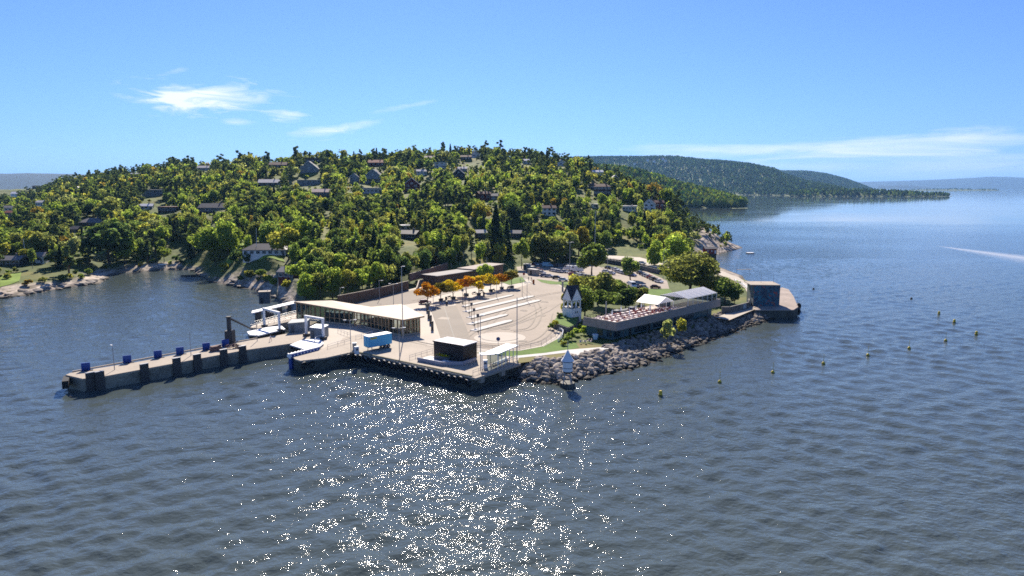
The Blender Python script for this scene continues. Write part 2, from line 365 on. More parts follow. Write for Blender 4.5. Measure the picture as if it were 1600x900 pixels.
# ------------------------------------------------------------------ far land
def ridge(name, prof, depth, rise, mat, seed, rough=.06, nx=160, ny=24, foot=0.):
    """prof: (column, skyline row, distance of the crest); the slope starts `rise` metres in front"""
    cs = np.linspace(prof[0][0], prof[-1][0], nx); pr = np.array(prof, float)
    sky = np.interp(cs, pr[:, 0], pr[:, 1]); Yc = np.interp(cs, pr[:, 0], pr[:, 2])
    d = [rayd(a, b) for a, b in zip(cs, sky)]
    zc = np.array([HC + q[2] * Y / q[1] for q, Y in zip(d, Yc)]); zc = np.maximum(zc, -3)
    T = np.linspace(0, 1.35, ny); V = []
    for t in T:
        Y = Yc - rise + rise * t; X = (cs - 800) / F * Y / CP
        h = np.sin(np.clip(t, 0, 1) * math.pi / 2) ** 1.15 if t <= 1 else 1 - (t - 1) * .6
        zz = (zc - foot) * h + foot + zc * rough * 5 * fbm(X + seed, Y, rise * .35, 4) * min(1, t * 3) * (1 if t < .9 else .4)
        V.append(np.stack([X, Y, zz - (2.5 if t == 0 else 0)], -1))
    V = np.array(V); idx = np.arange(nx * ny).reshape(ny, nx)
    Q = np.stack([idx[:-1, :-1], idx[:-1, 1:], idx[1:, 1:], idx[1:, :-1]], -1).reshape(-1, 4)
    structure(np_mesh(name, V.reshape(-1, 3), Q, mat, smooth=True))
    return V
m_far = M('far_forest_floor', (.09, .125, .05), .95, .4, .004, fine=12, col2=(.16, .19, .075))
m_farther = M('distant_forest', (.022, .034, .026), .95, .3, .002, fine=12, col2=(.035, .05, .035))
RIDGE = ridge('hills', [(480, 276, 5600), (640, 266, 5600), (760, 255, 5600), (820, 250, 5600), (880, 248, 5600), (930, 247, 5500), (1000, 247, 5300), (1050, 246, 5200), (1100, 252, 5000), (1160, 258, 4800), (1200, 266, 4600), (1216, 274, 4550), (1250, 285, 4500), (1290, 292, 4480), (1310, 296, 4460)], 0, 1300, m_far, 3, .03)
RIDGE2 = ridge('hills', [(1100, 268, 7600), (1180, 268, 7500), (1250, 269, 7400), (1280, 273, 7300), (1310, 281, 7200), (1335, 290, 7100), (1350, 296, 7050)], 0, 1200, m_far, 9, .02)
MID = ridge('hills', [(830, 262, 1750), (900, 266, 1750), (940, 267, 1750), (980, 271, 1750), (1020, 281, 1750), (1060, 292, 1750), (1100, 303, 1720), (1130, 311, 1700), (1150, 317, 1690), (1162, 319.5, 1680)], 0, 330, m_far, 21, .05, 120, 20)
ISLE = ridge('hills', [(1225, 303, 3080), (1250, 300, 3080), (1300, 299, 3080), (1350, 299.5, 3080), (1390, 301, 3080), (1425, 304, 3080), (1450, 305, 3080), (1478, 306.8, 3080)], 0, 120, m_far, 33, .0, 90, 8)
ISLE2 = ridge('hills', [(1405, 297.2, 7600), (1440, 295.5, 7600), (1475, 295.6, 7600), (1478, 294.8, 7600), (1482, 295.8, 7600), (1530, 296, 7600), (1548, 297.4, 7600)], 0, 200, m_far, 35, .0, 60, 6)
ISLE3 = ridge('hills', [(1585, 297.3, 7600), (1600, 295.8, 7600), (1680, 296, 7600)], 0, 200, m_far, 37, .0, 30, 6)
ridge('hills', [(1290, 286, 21000), (1340, 284, 21000), (1400, 282.5, 21000), (1450, 280.5, 21000), (1500, 278, 21000), (1530, 276, 21000), (1560, 276.5, 21000), (1600, 278.5, 21000), (1700, 277, 21000), (1900, 281, 21000)], 0, 2500, m_farther, 41, .0, 80, 8)
ridge('hills', [(1360, 290, 15000), (1385, 290.3, 15000), (1400, 289, 15000), (1420, 290.5, 15000), (1440, 293, 15000)], 0, 400, m_farther, 43, .0, 40, 6)
ridge('hills', [(-400, 268, 8500), (-100, 270, 8500), (0, 270.5, 8500), (30, 271.5, 8500), (60, 270.5, 8500), (130, 272, 8500), (220, 276, 8500), (400, 285, 8500)], 0, 1500, m_farther, 47, .02, 100, 10)

# ------------------------------------------------------------------ the sea
def build_water():
    iu = np.linspace(-.86, .86, 600); ou = .86 + np.geomspace(.02, 3.5, 24)
    u = np.concatenate([-ou[::-1], iu, ou])
    Y = [-150, -80, -20, 20, 45]; y = 56.
    while y < 2500: Y.append(y); y *= 1.0055 if y < 420 else 1.02
    while y < 27000: Y.append(y); y *= 1.25
    Y = np.array(Y); U, YY = np.meshgrid(u, Y); X = U * (np.maximum(YY, 0) + 40)
    Z = np.zeros_like(X); r2 = np.random.default_rng(5)
    cell = np.maximum(np.gradient(Y)[:, None] * np.ones_like(X), np.abs(np.gradient(X, axis=1)))
    for k in range(46):
        lam = 1.25 * (8.5 / 1.25) ** r2.random(); th = R(-75) + r2.normal() * R(48); amp = .0047 * lam ** .95
        kx, ky = math.cos(th) * 2 * math.pi / lam, math.sin(th) * 2 * math.pi / lam; ph = r2.random() * 6.28
        fade = np.clip(1.6 - 4.0 * cell / lam, 0, 1)
        q = np.sin(kx * X + ky * YY + ph + 1.2 * np.sin(X * .021 + YY * .013 + k))
        Z += amp * fade * (q + .22 * np.cos(2 * (kx * X + ky * YY + ph)))
    Z *= (.75 + .8 * (vnoise(X / 45, YY / 30 + 9)))
    n = len(u); idx = np.arange(X.size).reshape(X.shape)
    Q = np.stack([idx[:-1, :-1], idx[:-1, 1:], idx[1:, 1:], idx[1:, :-1]], -1).reshape(-1, 4)
    m, nt, N, L, b, o = nodes('sea_water')
    b.inputs['Base Color'].default_value = (.065, .082, .078, 1); b.inputs['Roughness'].default_value = .018; b.inputs['IOR'].default_value = 1.333
    ge = N.new('ShaderNodeNewGeometry')
    prev = None; bumps = []
    for sc, st, dist, rot, asp in ((.45, .5, .45, .35, .75), (1.3, .6, .34, -.2, .75), (3.0, .13, .11, .1, .8)):
        mp = N.new('ShaderNodeMapping'); mp.inputs['Scale'].default_value = (asp, 1, 1); mp.inputs['Rotation'].default_value = (0, 0, rot)
        L.new(ge.outputs['Position'], mp.inputs['Vector'])
        q = N.new('ShaderNodeTexNoise'); q.inputs['Scale'].default_value = sc; q.inputs['Detail'].default_value = 3; q.inputs['Roughness'].default_value = .5; q.inputs['Distortion'].default_value = .3
        L.new(mp.outputs[0], q.inputs['Vector'])
        bp = N.new('ShaderNodeBump'); bp.inputs['Strength'].default_value = st; bp.inputs['Distance'].default_value = dist
        L.new(q.outputs['Fac'], bp.inputs['Height'])
        if prev: L.new(prev.outputs[0], bp.inputs['Normal'])
        prev = bp; bumps.append(bp)
    # gusts: patches of rougher water
    g = N.new('ShaderNodeTexNoise'); g.inputs['Scale'].default_value = .012; g.inputs['Detail'].default_value = 4
    mg = N.new('ShaderNodeMapping'); mg.inputs['Scale'].default_value = (.5, 1, 1); L.new(ge.outputs['Position'], mg.inputs['Vector']); L.new(mg.outputs[0], g.inputs['Vector'])
    rr = N.new('ShaderNodeMapRange'); rr.inputs['From Min'].default_value = .3; rr.inputs['From Max'].default_value = .7; rr.inputs['To Min'].default_value = .28; rr.inputs['To Max'].default_value = .75
    L.new(g.outputs['Fac'], rr.inputs['Value']); 
    gl = N.new('ShaderNodeMapRange'); gl.inputs['From Min'].default_value = .3; gl.inputs['From Max'].default_value = .7; gl.inputs['To Min'].default_value = .55; gl.inputs['To Max'].default_value = 1.3; L.new(g.outputs['Fac'], gl.inputs['Value'])
    # calmer water far out in the open fjord, crossed by smooth wind lanes
    sep = N.new('ShaderNodeSeparateXYZ'); L.new(ge.outputs['Position'], sep.inputs[0])
    cal = N.new('ShaderNodeMapRange'); cal.inputs['From Min'].default_value = 260; cal.inputs['From Max'].default_value = 900; cal.inputs['To Min'].default_value = 1; cal.inputs['To Max'].default_value = 0; L.new(sep.outputs[1], cal.inputs['Value'])
    for bq in bumps:
        mu = N.new('ShaderNodeMath'); mu.operation = 'MULTIPLY'; mu.inputs[1].default_value = bq.inputs['Strength'].default_value; L.new(cal.outputs[0], mu.inputs[0]); g2 = N.new('ShaderNodeMath'); g2.operation = 'MULTIPLY'; L.new(mu.outputs[0], g2.inputs[0]); L.new(gl.outputs[0], g2.inputs[1]); L.new(g2.outputs[0], bq.inputs['Strength'])
    L.new(prev.outputs[0], b.inputs['Normal'])
    # foam of a passing boat's wake
    A = G(1466, 384.5, 0); B = G(1600, 403, 0); d = B - A; an = math.atan2(d.y, d.x)
    mw = N.new('ShaderNodeMapping'); mw.vector_type = 'TEXTURE'; mw.inputs['Location'].default_value = A; mw.inputs['Rotation'].default_value = (0, 0, an); L.new(ge.outputs['Position'], mw.inputs['Vector'])
    sw = N.new('ShaderNodeSeparateXYZ'); L.new(mw.outputs[0], sw.inputs[0])
    def mm(op, a, c):
        q = N.new('ShaderNodeMath'); q.operation = op; q.use_clamp = op == 'MULTIPLY'
        for i, v in enumerate((a, c)):
            if isinstance(v, (int, float)): q.inputs[i].default_value = v
            else: L.new(v, q.inputs[i])
        return q.outputs[0]
    fn = N.new('ShaderNodeTexNoise'); fn.inputs['Scale'].default_value = .25; fn.inputs['Detail'].default_value = 6; L.new(ge.outputs['Position'], fn.inputs['Vector'])
    wdt = mm('ADD', mm('DIVIDE', sw.outputs[0], d.length / 20.0), .5); 
    fo = mm('SUBTRACT', 1.0, mm('DIVIDE', mm('ABSOLUTE', sw.outputs[1], 0), wdt)); fo = mm('ADD', fo, mm('MULTIPLY', mm('SUBTRACT', fn.outputs['Fac'], .55), 2.5)); fo = mm('MULTIPLY', fo, mm('GREATER_THAN', sw.outputs[0], 0)); fo = mm('MULTIPLY', fo, .55)
    fm = N.new('ShaderNodeMix'); fm.data_type = 'RGBA'; fm.inputs['A'].default_value = b.inputs['Base Color'].default_value; fm.inputs['B'].default_value = (.75, .78, .8, 1); L.new(fo, fm.inputs['Factor']); L.new(fm.outputs['Result'], b.inputs['Base Color'])
    far = N.new('ShaderNodeMapRange'); far.inputs['From Min'].default_value = 230; far.inputs['From Max'].default_value = 1000; far.inputs['To Min'].default_value = .036; far.inputs['To Max'].default_value = .06; L.new(sep.outputs[1], far.inputs['Value'])
    ro = mm('ADD', mm('MULTIPLY', fo, .5), mm('MULTIPLY', far.outputs[0], gl.outputs[0])); L.new(ro, b.inputs['Roughness'])
    structure(np_mesh('water', np.stack([X, YY, Z], -1).reshape(-1, 3), Q, m, smooth=True))
build_water()
# ================================================================== flat ground of the point
def sheet(name, px, z, mat, kind='structure'):
    o = MB().sheet(poly(px, z), z).build(name, mat); o['kind'] = kind; return o
sheet('pavement', [(478, 530), (500, 505), (545, 480), (600, 462), (660, 447), (690, 437), (760, 430), (822, 426), (848, 436), (874, 444), (890, 455), (888, 480), (884, 505), (874, 528), (846, 545), (812, 556), (800, 562), (740, 585), (560, 545), (500, 545)], 2.94, m_plaza)
sheet('road', [(528, 478), (580, 466), (640, 454), (700, 442), (760, 435), (812, 428), (832, 434), (790, 442), (720, 453), (668, 463), (655, 472), (600, 481), (560, 487)], 2.98, m_asph2)
sheet('parking_ground', [(712, 472), (800, 452), (836, 441), (870, 447), (880, 462), (878, 485), (876, 505), (868, 525), (846, 539), (812, 546), (770, 547), (735, 541), (722, 505), (712, 484)], 2.98, m_asph)
sheet('bus_lane', [(674, 486), (680, 480), (712, 477), (716, 484), (728, 510), (737, 535), (700, 540), (690, 532), (682, 508)], 3.02, m_lane)
sheet('car_park', [(812, 423), (824, 413), (860, 408), (906, 411), (945, 418), (1010, 424), (1042, 438), (1046, 452), (962, 455), (930, 447), (905, 440), (868, 441), (836, 436)], 2.95, m_asph)
sheet('road', [(800, 402), (812, 398), (830, 408), (826, 428), (846, 437), (874, 446), (888, 456), (884, 462), (846, 447), (812, 430), (806, 415)], 2.96, m_asph)
def curb(name, px, w, z, h, mat, closed=False):
    """a low raised kerb or wall that follows a line on the ground"""
    pts = [G(a, b, z) for a, b in px]; mb = MB()
    for a, b in zip(pts[:-1], pts[1:]):
        d = (b - a).normalized(); n = Vector((-d.y, d.x, 0)) * w / 2
        mb.prism([(a - n)[:2], (b - n)[:2], (b + n)[:2], (a + n)[:2]], z - .3, z + h)
    return mb.build(name, mat)
k = curb('kerb', [(674, 486), (676, 482), (682, 479.5), (712, 474), (764, 463), (812, 450)], .5, 2.98, .14, m_conc); structure(k)
m_mark = M('road_paint', (.62, .60, .56), .8, .1, .5)
A = G(712, 534, 3.03); B = G(694, 480, 3.03); mb = MB(); mb.sheet([(A.x - .12, A.y), (A.x + .12, A.y), (B.x + .12, B.y), (B.x - .12, B.y)], 3.035); structure(mb.build('lane_marking', m_fend))
# queue islands
for i, (a, b, w) in enumerate((((724, 479), (801, 461), 1.9), ((727, 487.5), (833, 462.5), 2.4), ((733, 497), (843, 469), 2.4), ((733, 507), (792, 491.5), 2.1), ((739, 517), (799, 500.5), 2.4))):
    A, B = G(*a, 2.98), G(*b, 2.98); d = (B - A).normalized(); n = Vector((-d.y, d.x, 0)) * w / 2; L_ = (B - A).length
    t = thing('traffic_island', ['narrow white queue island under the autumn trees, farthest from the turning circle', 'long pale queue island, second from the autumn trees', 'longest pale queue island in the middle of the waiting lanes', 'short pale queue island, second from the turning circle', 'short wide pale queue island beside the turning circle'][i], 'traffic island', A, math.atan2(d.y, d.x), 'queue islands in the waiting lanes')
    q = MB(); q.prism([(0, -w / 2), (L_ - 2, -w / 2), (L_, -w / 6), (L_, w / 6), (L_ - 2, w / 2), (0, w / 2)], -.1, .16); q.build('paving', m_path, t)
    q = MB(); q.prism([(0, -w / 2 - .34), (L_ - 2, -w / 2 - .34), (L_, -w / 6 - .3), (L_, -w / 6 - .02), (L_ - 2, -w / 2 - .02), (0, -w / 2 - .02)], -.1, .19); q.build('kerb', m_fend, t)  # raised kerb; its dark colour paints in the island's shaded front edge
c = G(781, 527.5, 3.02); mb = MB(); mb.sheet([(c.x + 7.1 * math.cos(a * math.pi / 24), c.y + 7.1 * math.sin(a * math.pi / 24)) for a in range(48)], 3.02); structure(mb.build('turning_circle', m_plaza))
mb = MB()
for k in range(20):
    a0, a1 = R(200 + 140 * k / 20), R(200 + 140 * (k + 1) / 20); r0, r1 = 5.1, 5.4; cc = (c.x, c.y + .8)
    mb.add([(cc[0] + r * math.cos(a), cc[1] + r * math.sin(a), 3.06) for r, a in ((r0, a0), (r1, a0), (r1, a1), (r0, a1))], [(0, 1, 2, 3)])
structure(mb.build('circle_marking', m_fend))
mb = MB()   # tyre track sweeping in to the circle
tr = [(752, 524), (760, 517), (800, 509), (836, 496), (858, 486), (876, 474)]
pts = [G(a, b, 3.01) for a, b in tr]
for a, b in zip(pts[:-1], pts[1:]): mb.add([a + Vector((0, -.8, 0)), b + Vector((0, -.7, 0)), b + Vector((0, .7, 0)), a + Vector((0, .8, 0))], [(0, 1, 2, 3)])
for v in range(len(mb.v)): mb.v[v] = (*mb.v[v][:2], 3.012)
structure(mb.build('tyre_track', m_asph2))
for tr in ([(700, 545), (722, 535), (745, 538), (790, 541), (836, 533), (860, 515), (868, 490)], [(640, 532), (690, 540), (725, 527), (745, 516), (800, 505), (850, 480)], [(880, 456), (840, 463), (800, 478), (770, 500), (760, 515)], [(820, 455), (835, 470), (842, 490), (830, 512), (800, 517)], [(648, 470), (700, 457), (760, 444), (820, 431)]):
    mb = MB()
    for off in (-.9, .9):
        pts = [G(a, b, 3.025) for a, b in tr]; sm = [pts[0]]
        for k in range(len(pts) - 1):
            p0, p1, p2, p3 = pts[max(k - 1, 0)], pts[k], pts[k + 1], pts[min(k + 2, len(pts) - 1)]
            for q in range(1, 9):
                t_ = q / 8; sm.append(.5 * ((2 * p1) + (p2 - p0) * t_ + (2 * p0 - 5 * p1 + 4 * p2 - p3) * t_ * t_ + (3 * p1 - p0 - 3 * p2 + p3) * t_ ** 3))
        for a, b in zip(sm[:-1], sm[1:]):
            d = (b - a).normalized(); n = Vector((-d.y, d.x, 0)); a2, b2 = a + n * off, b + n * off; mb.add([a2 - n * .22, b2 - n * .22, b2 + n * .22, a2 + n * .22], [(0, 1, 2, 3)])
    structure(mb.build('tyre_track', m_lane))
for i in range(26):   # patched and stained spots in the paving
    px, py = random.uniform(580, 870), random.uniform(455, 560)
    if not (py > 545 - (px - 580) * .12 or px > 690) or (px > 800 and py > 535) or (px < 665 and py < 530): continue
    c = G(px, py, 3.03); s = random.uniform(.8, 2.4); n = random.choice((4, 9)); mb = MB(); mb.sheet([(c.x + s * random.uniform(.7, 1.3) * math.cos(6.283 * k / n + .6), c.y + s * random.uniform(.7, 1.3) * math.sin(6.283 * k / n + .6)) for k in range(n)], 3.031); structure(mb.build('paving_patch', random.choice((m_lane, m_asph2, m_conc))))
# grass and paths at the front
sheet('lawn', [(744, 551), (770, 548), (812, 548), (850, 541), (872, 529), (884, 529), (900, 536), (905, 543), (880, 548), (812, 558)], 3.03, m_grass)
sheet('dry_lawn', [(806, 556), (870, 546), (905, 536), (946, 541), (950, 544), (930, 550), (900, 556), (812, 567), (808, 566)], 3.0, m_dry)
sheet('path', [(804, 556), (850, 551.5), (886, 546.5), (950, 541.5), (960, 544), (906, 551), (910, 554), (901, 556), (884, 551), (850, 555), (806, 559.5)], 3.045, m_path)
sheet('lawn', [(962, 452), (1046, 451), (1050, 456), (1060, 462), (985, 466), (960, 461)], 3.0, m_grass)
sheet('lawn', [(838, 436), (870, 440), (902, 441), (900, 445), (860, 444), (846, 441)], 3.0, m_grass)
sheet('lawn', [(776, 438), (815, 432), (822, 440), (796, 445)], 3.02, m_grass)
sheet('path', [(1118, 496), (1160, 480), (1172, 466), (1164, 450), (1146, 438), (1110, 424), (1118, 421), (1154, 433), (1176, 448), (1184, 466), (1180, 483), (1140, 500)], 3.04, M('path_gravel', (.44, .39, .32), .9, .12, .3))
sheet('road', [(940, 397), (960, 396.5), (1000, 402), (1036, 412), (1080, 420), (1130, 424), (1126, 430), (1076, 428), (1030, 420), (990, 409), (945, 403)], 5.15, m_plaza)

# ================================================================== quay and piers
def lift(pl, z): return [(a[0], a[1], z) for a in pl]
def slab(name, px, label, cat, zt=3.0, zb=-3.5, wall=m_dkconc, deck=m_conc):
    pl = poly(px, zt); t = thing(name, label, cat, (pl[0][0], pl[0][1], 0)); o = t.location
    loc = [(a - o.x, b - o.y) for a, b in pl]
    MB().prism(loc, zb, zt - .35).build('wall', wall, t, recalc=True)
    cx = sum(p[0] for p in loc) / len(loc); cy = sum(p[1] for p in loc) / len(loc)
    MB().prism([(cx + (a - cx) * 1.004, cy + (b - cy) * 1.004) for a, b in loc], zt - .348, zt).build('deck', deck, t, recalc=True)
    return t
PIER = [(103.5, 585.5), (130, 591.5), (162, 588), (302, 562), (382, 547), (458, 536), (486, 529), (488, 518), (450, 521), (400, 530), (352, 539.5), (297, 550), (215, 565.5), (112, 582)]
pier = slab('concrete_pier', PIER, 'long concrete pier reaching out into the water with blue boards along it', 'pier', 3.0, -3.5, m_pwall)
def ptl(px, py, z=3.0): return G(px, py, z)
# raised kerb along the back edge of the pier
A, B = G(112, 581, 3), G(400, 529, 3); d = (B - A); ang = math.atan2(d.y, d.x); n = Vector((-d.y, d.x, 0)).normalized()
c = (A + B) / 2 - n * .4; MB().box((c.x - pier.location.x, c.y - pier.location.y, 3.13), (d.length, .35, .26), ang).build('edge_kerb', m_conc, pier)
e = G(103.5, 588, 3) - pier.location
MB().box((e.x + .3, e.y - .6, 1.9), (1.2, 5.2, 1.7), .5).build('end_fender', m_rubber, pier)
A, B = G(162, 588, 3), G(382, 547, 3); pd = (B - A).normalized(); pang = math.atan2(pd.y, pd.x); pn = Vector((pd.y, -pd.x, 0))
names = ['nearest the outer end of the pier', 'second from the outer end of the pier', 'third from the outer end of the pier', 'in the middle of the pier', 'beside the second pier lamp', 'in front of the brown crates', 'beside the heap of timber, nearest the terminal']
src = None
for i, px in enumerate((140.5, 155, 224.5, 275, 307, 348.5, 378)):
    py = np.interp(px, [130, 162, 302, 382], [591.5, 588, 562, 547]); g = G(px, py, 3) + pn * .36; g.z = 0
    lb = 'dark fender panel on the pier wall, ' + names[i]
    if src is None:
        src = thing('fender_pile', lb, 'fender', g, pang, 'fender panels along the pier')
        MB().box((0, 0, 1.6), (1.75, .55, 5.2)).build('panel', m_fend, src)
        MB().box((0, .02, 4.26), (1.8, .65, .12)).build('cap', m_steel, src)
    else: copy_tree(src, g, pang, lb)
src = None
for i, (px, py) in enumerate(((134.5, 579), (199, 567), (247, 559), (281.5, 553.5), (322.5, 546.5), (352.5, 541))):
    g = G(px, py, 3); lb = ['blue mooring board at the outer end of the pier', 'blue mooring board behind the third fender panel', 'blue mooring board just before the second pier lamp', 'blue mooring board nearest the second pier lamp', 'blue mooring board behind the brown crates', 'blue mooring board beside the dark mooring tower'][i]
    if src is None:
        src = thing('mooring_board', lb, 'mooring board', g, pang - .3, 'blue boards along the pier')
        MB().box((0, 0, .95), (1.75, .3, 1.7)).build('board', m_blue, src)
        q = MB()
        q.add([(s * .06 + x, y, z) for x in (.5,) for s in (-1, 1) for y, z in ((-.15, 1.2), (-1.0, 0), (-.15, 0))], [(0, 1, 2), (5, 4, 3), (0, 3, 4, 1), (1, 4, 5, 2), (2, 5, 3, 0)]); q.build('strut', m_blue, src)
        q = MB(); q.add([(s * .06 + x, y, z) for x in (-.5,) for s in (-1, 1) for y, z in ((-.15, 1.2), (-1.0, 0), (-.15, 0))], [(0, 1, 2), (5, 4, 3), (0, 3, 4, 1), (1, 4, 5, 2), (2, 5, 3, 0)]); q.build('strut', m_blue, src)
        MB().box((.25, -.2, .05), (2.2, .9, .1)).build('base', m_dark, src)
    else: copy_tree(src, g, pang - .3, lb)
def lamp(px, py, h, label, heads=1, z=3.0, rz=0, r=.07, arm=.8, group='lamp posts', loc=None):
    t = thing('lamp_post', label, 'lamp post', loc or G(px, py, z), rz, group)
    MB().tube((0, 0, 0), (0, 0, h), r * 1.3, r, 6).build('pole', m_steel, t)
    for s in ((1, -1) if heads == 2 else (1,)):
        if heads: MB().tube((0, 0, h - .05), (s * arm, 0, h + .05), r * .7, r * .6, 5).build('arm', m_steel, t); MB().box((s * (arm + .25), 0, h + .05), (.75, .3, .13)).build('lamp_head', m_white2, t)
    return t
lamp(179, 578, 5.6, 'thin lamp post near the outer end of the pier', 1, arm=.3, rz=2.5)
lamp(298.5, 555.5, 5.9, 'thin bare lamp post halfway along the pier', 0)
lamp(402, 533, 5.0, 'thin lamp post at the inner end of the pier', 0)
# dark mooring tower with boom
g = G(356.5, 538, 3); t = thing('mooring_tower', 'black steel tower with a long sloping boom behind the pier', 'tower', (g.x, g.y + 1.5, 0))
MB().box((0, 0, 3.1), (2.0, 2.0, 6.6)).build('base', m_fend, t); MB().box((-.1, 0, 8.2), (.85, .85, 3.6)).build('column', m_fend, t)
p1 = P(392, 513.5, g.y + 12) - t.location; MB().tube((0, 0, 9.75), p1, .3, .22, 6).build('boom', m_dark, t); MB().box((-.1, 0, 10.05), (1.1, 1.1, .22)).build('cap', m_fend, t)
# things lying on the pier
g = G(337, 548, 3); t = thing('crate_stack', 'low brown crates stacked on the pier between two fender panels', 'crate', g, pang); m_pinkw = M('old_boards', (.16, .09, .075), .8, .25, 1.)
MB().box((0, 0, .4), (2.6, 1.1, .75)).build('lower_crate', m_pinkw, t); MB().box((.1, 0, 1.0), (2.3, 1.0, .42)).build('upper_crate', m_pinkw, t)
g = G(367, 544, 3); q = MB()
for k in range(14):
    a = random.uniform(0, 3.14); x, y = random.gauss(0, .7), random.gauss(0, .4); q.tube((x - math.cos(a), y - math.sin(a) * .5, .12 + k * .05), (x + math.cos(a), y + math.sin(a) * .5, .25 + k * .07), .13, .13, 5)
o = q.build('timber_heap', m_pinkw); o.location = g; tag(o, 'loose heap of reddish timbers on the pier beside the black tower', 'timber heap')

ARM = [(457.5, 557), (461, 561), (470, 563.5), (508, 559), (551.8, 549.5), (580, 549), (580, 532), (528, 536), (500, 546), (480, 551)]
arm = slab('ferry_jetty', ARM, 'short concrete jetty arm beside the ferry ramp with rounded end', 'jetty', 2.992)
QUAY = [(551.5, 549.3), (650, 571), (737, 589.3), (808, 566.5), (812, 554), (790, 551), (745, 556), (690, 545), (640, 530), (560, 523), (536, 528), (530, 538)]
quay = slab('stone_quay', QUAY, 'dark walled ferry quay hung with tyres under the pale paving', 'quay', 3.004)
A, B = G(553, 550, 3), G(736, 589, 3); d = B - A; qa = math.atan2(d.y, d.x); qn = Vector((d.y, -d.x, 0)).normalized()
c = (A + B) / 2 - qn * .35 - quay.location; MB().box((c.x, c.y, 3.1), (d.length, .4, .24), qa).build('edge_kerb', M('mossy_kerb', (.22, .20, .13), .9, .3, .4), quay)
A2, B2 = G(737, 589.3, 3), G(808, 566.5, 3); d2 = B2 - A2; ra = math.atan2(d2.y, d2.x)
c = (A2 + B2) / 2 + Vector((d2.y, -d2.x, 0)).normalized() * .5 - quay.location; MB().box((c.x, c.y, 2.72), (d2.length, 1.3, .5), ra).build('gangway', m_conc, quay)
for f in (.15, .6):
    c = A2.lerp(B2, f) + Vector((d2.y, -d2.x, 0)).normalized() * .6 - quay.location; MB().box((c.x, c.y, 2.0), (1.2, 1.0, 1.2), ra).build('bracket', m_conc, quay)
# tyres hanging along the quay wall
src = None; nt_ = 22
for i in range(nt_):
    f = .03 + .95 * i / (nt_ - 1); g = A.lerp(B, f) + qn * .33; z = 1.75 + .2 * math.sin(i * 2.3)
    lb = 'tyre fender hanging on the dark quay wall, ' + (ordinal(i, 'closest to the inner corner') + (' from the inner corner' if i else '') if i < nt_ // 2 else (ordinal(nt_ - 1 - i, 'closest to the outer corner') + (' from the outer corner' if i < nt_ - 1 else '')))
    if src is None:
        src = thing('tyre_fender', lb, 'tyre', (g.x, g.y, z), qa, 'tyres hanging on the quay')
        MB().torus((0, 0, 0), .62, .27).build('tyre', m_rubber, src, smooth=True); MB().tube((0, .05, .5), (0, .15, 1.3), .04, .04, 5).build('chain', m_dark, src)
        q = MB()
        for k in range(6):
            a0, a1 = R(40 + 100 * k / 6), R(40 + 100 * (k + 1) / 6); q.add([(.8 * math.cos(a), -.3 + .22 * s, .8 * math.sin(a) + .14) for a in (a0, a1) for s in (-1, 1)], [(0, 1, 3, 2)])
        q.build('pale_cap', M('pale_rubber', (.20, .19, .18), .6, .2, 1.), src)  # pale strip over the upper arc of the tyre
    else: copy_tree(src, (g.x, g.y, z), qa, lb)
A3, B3 = G(470, 563.5, 3), G(552, 549.5, 3); d3 = B3 - A3; a3 = math.atan2(d3.y, d3.x); n3 = Vector((d3.y, -d3.x, 0)).normalized()
for i in range(7):
    g = A3.lerp(B3, .04 + .14 * i) + n3 * .33
    copy_tree(src, (g.x, g.y, 1.8), a3, 'tyre fender hanging on the short jetty arm, ' + ordinal(i, 'closest to its rounded end') + (' from its rounded end' if i else ''), 'tyres hanging on the jetty arm')
# blue fender bars beside the ramp; white ends paint in sun glints on steel
A4, B4 = G(457, 558, 3), G(499, 547, 3); d4 = B4 - A4; n4 = Vector((-d4.y, d4.x, 0)).normalized(); src = None; a4 = math.atan2(d4.y, d4.x)
for i in range(9):
    g = A4.lerp(B4, .02 + .96 * i / 8) + n4 * .7; g.z = 0
    lb = 'blue fender bar with painted white glint beside the ferry ramp, ' + ordinal(i, 'outermost') + (' from the water' if i else '')
    if src is None:
        src = thing('fender_bar', lb, 'fender', g, a4, 'blue fender bars beside the ferry ramp')
        MB().box((0, 0, 1.6), (.75, 1.1, 4.0)).build('bar', m_blue, src); MB().box((-.42, .1, 3.2), (.32, 1.3, .9), 0, tilt=('X', .4)).build('glint_plate', m_white, src); MB().box((0, -.1, 3.72), (.8, .7, .2)).build('cap', m_white, src)
    else: copy_tree(src, g, a4, lb)
# ferry ramps, portals, machine houses
def ramp(px, label):
    pl = poly(px, 3.5); t = thing('ferry_ramp', label, 'ferry ramp', (*pl[0], 0)); o = t.location; l = [(a - o.x, b - o.y) for a, b in pl]
    MB().prism(l, 3.2, 3.5).build('deck', m_white2, t, recalc=True); cx = sum(p[0] for p in l) / len(l); cy = sum(p[1] for p in l) / len(l)
    MB().prism([(cx + (a - cx) * .97, cy + (b - cy) * .97) for a, b in l], 2.2, 3.19).build('beam', m_dark, t, recalc=True)
    MB().prism([(cx + (a - cx) * .8, cy + (b - cy) * .8) for a, b in l], -2, 2.19).build('pontoon', m_dkconc, t, recalc=True); return t
ramp([(386, 518), (389, 523), (404, 524), (424, 519), (446, 514), (440, 509), (418, 511)], 'white ferry ramp at the far berth, beside the long canopy')
ramp([(453, 538.5), (474, 545), (500, 541), (506, 536), (498, 528), (472, 531)], 'white ferry ramp between the pier and the short jetty arm')
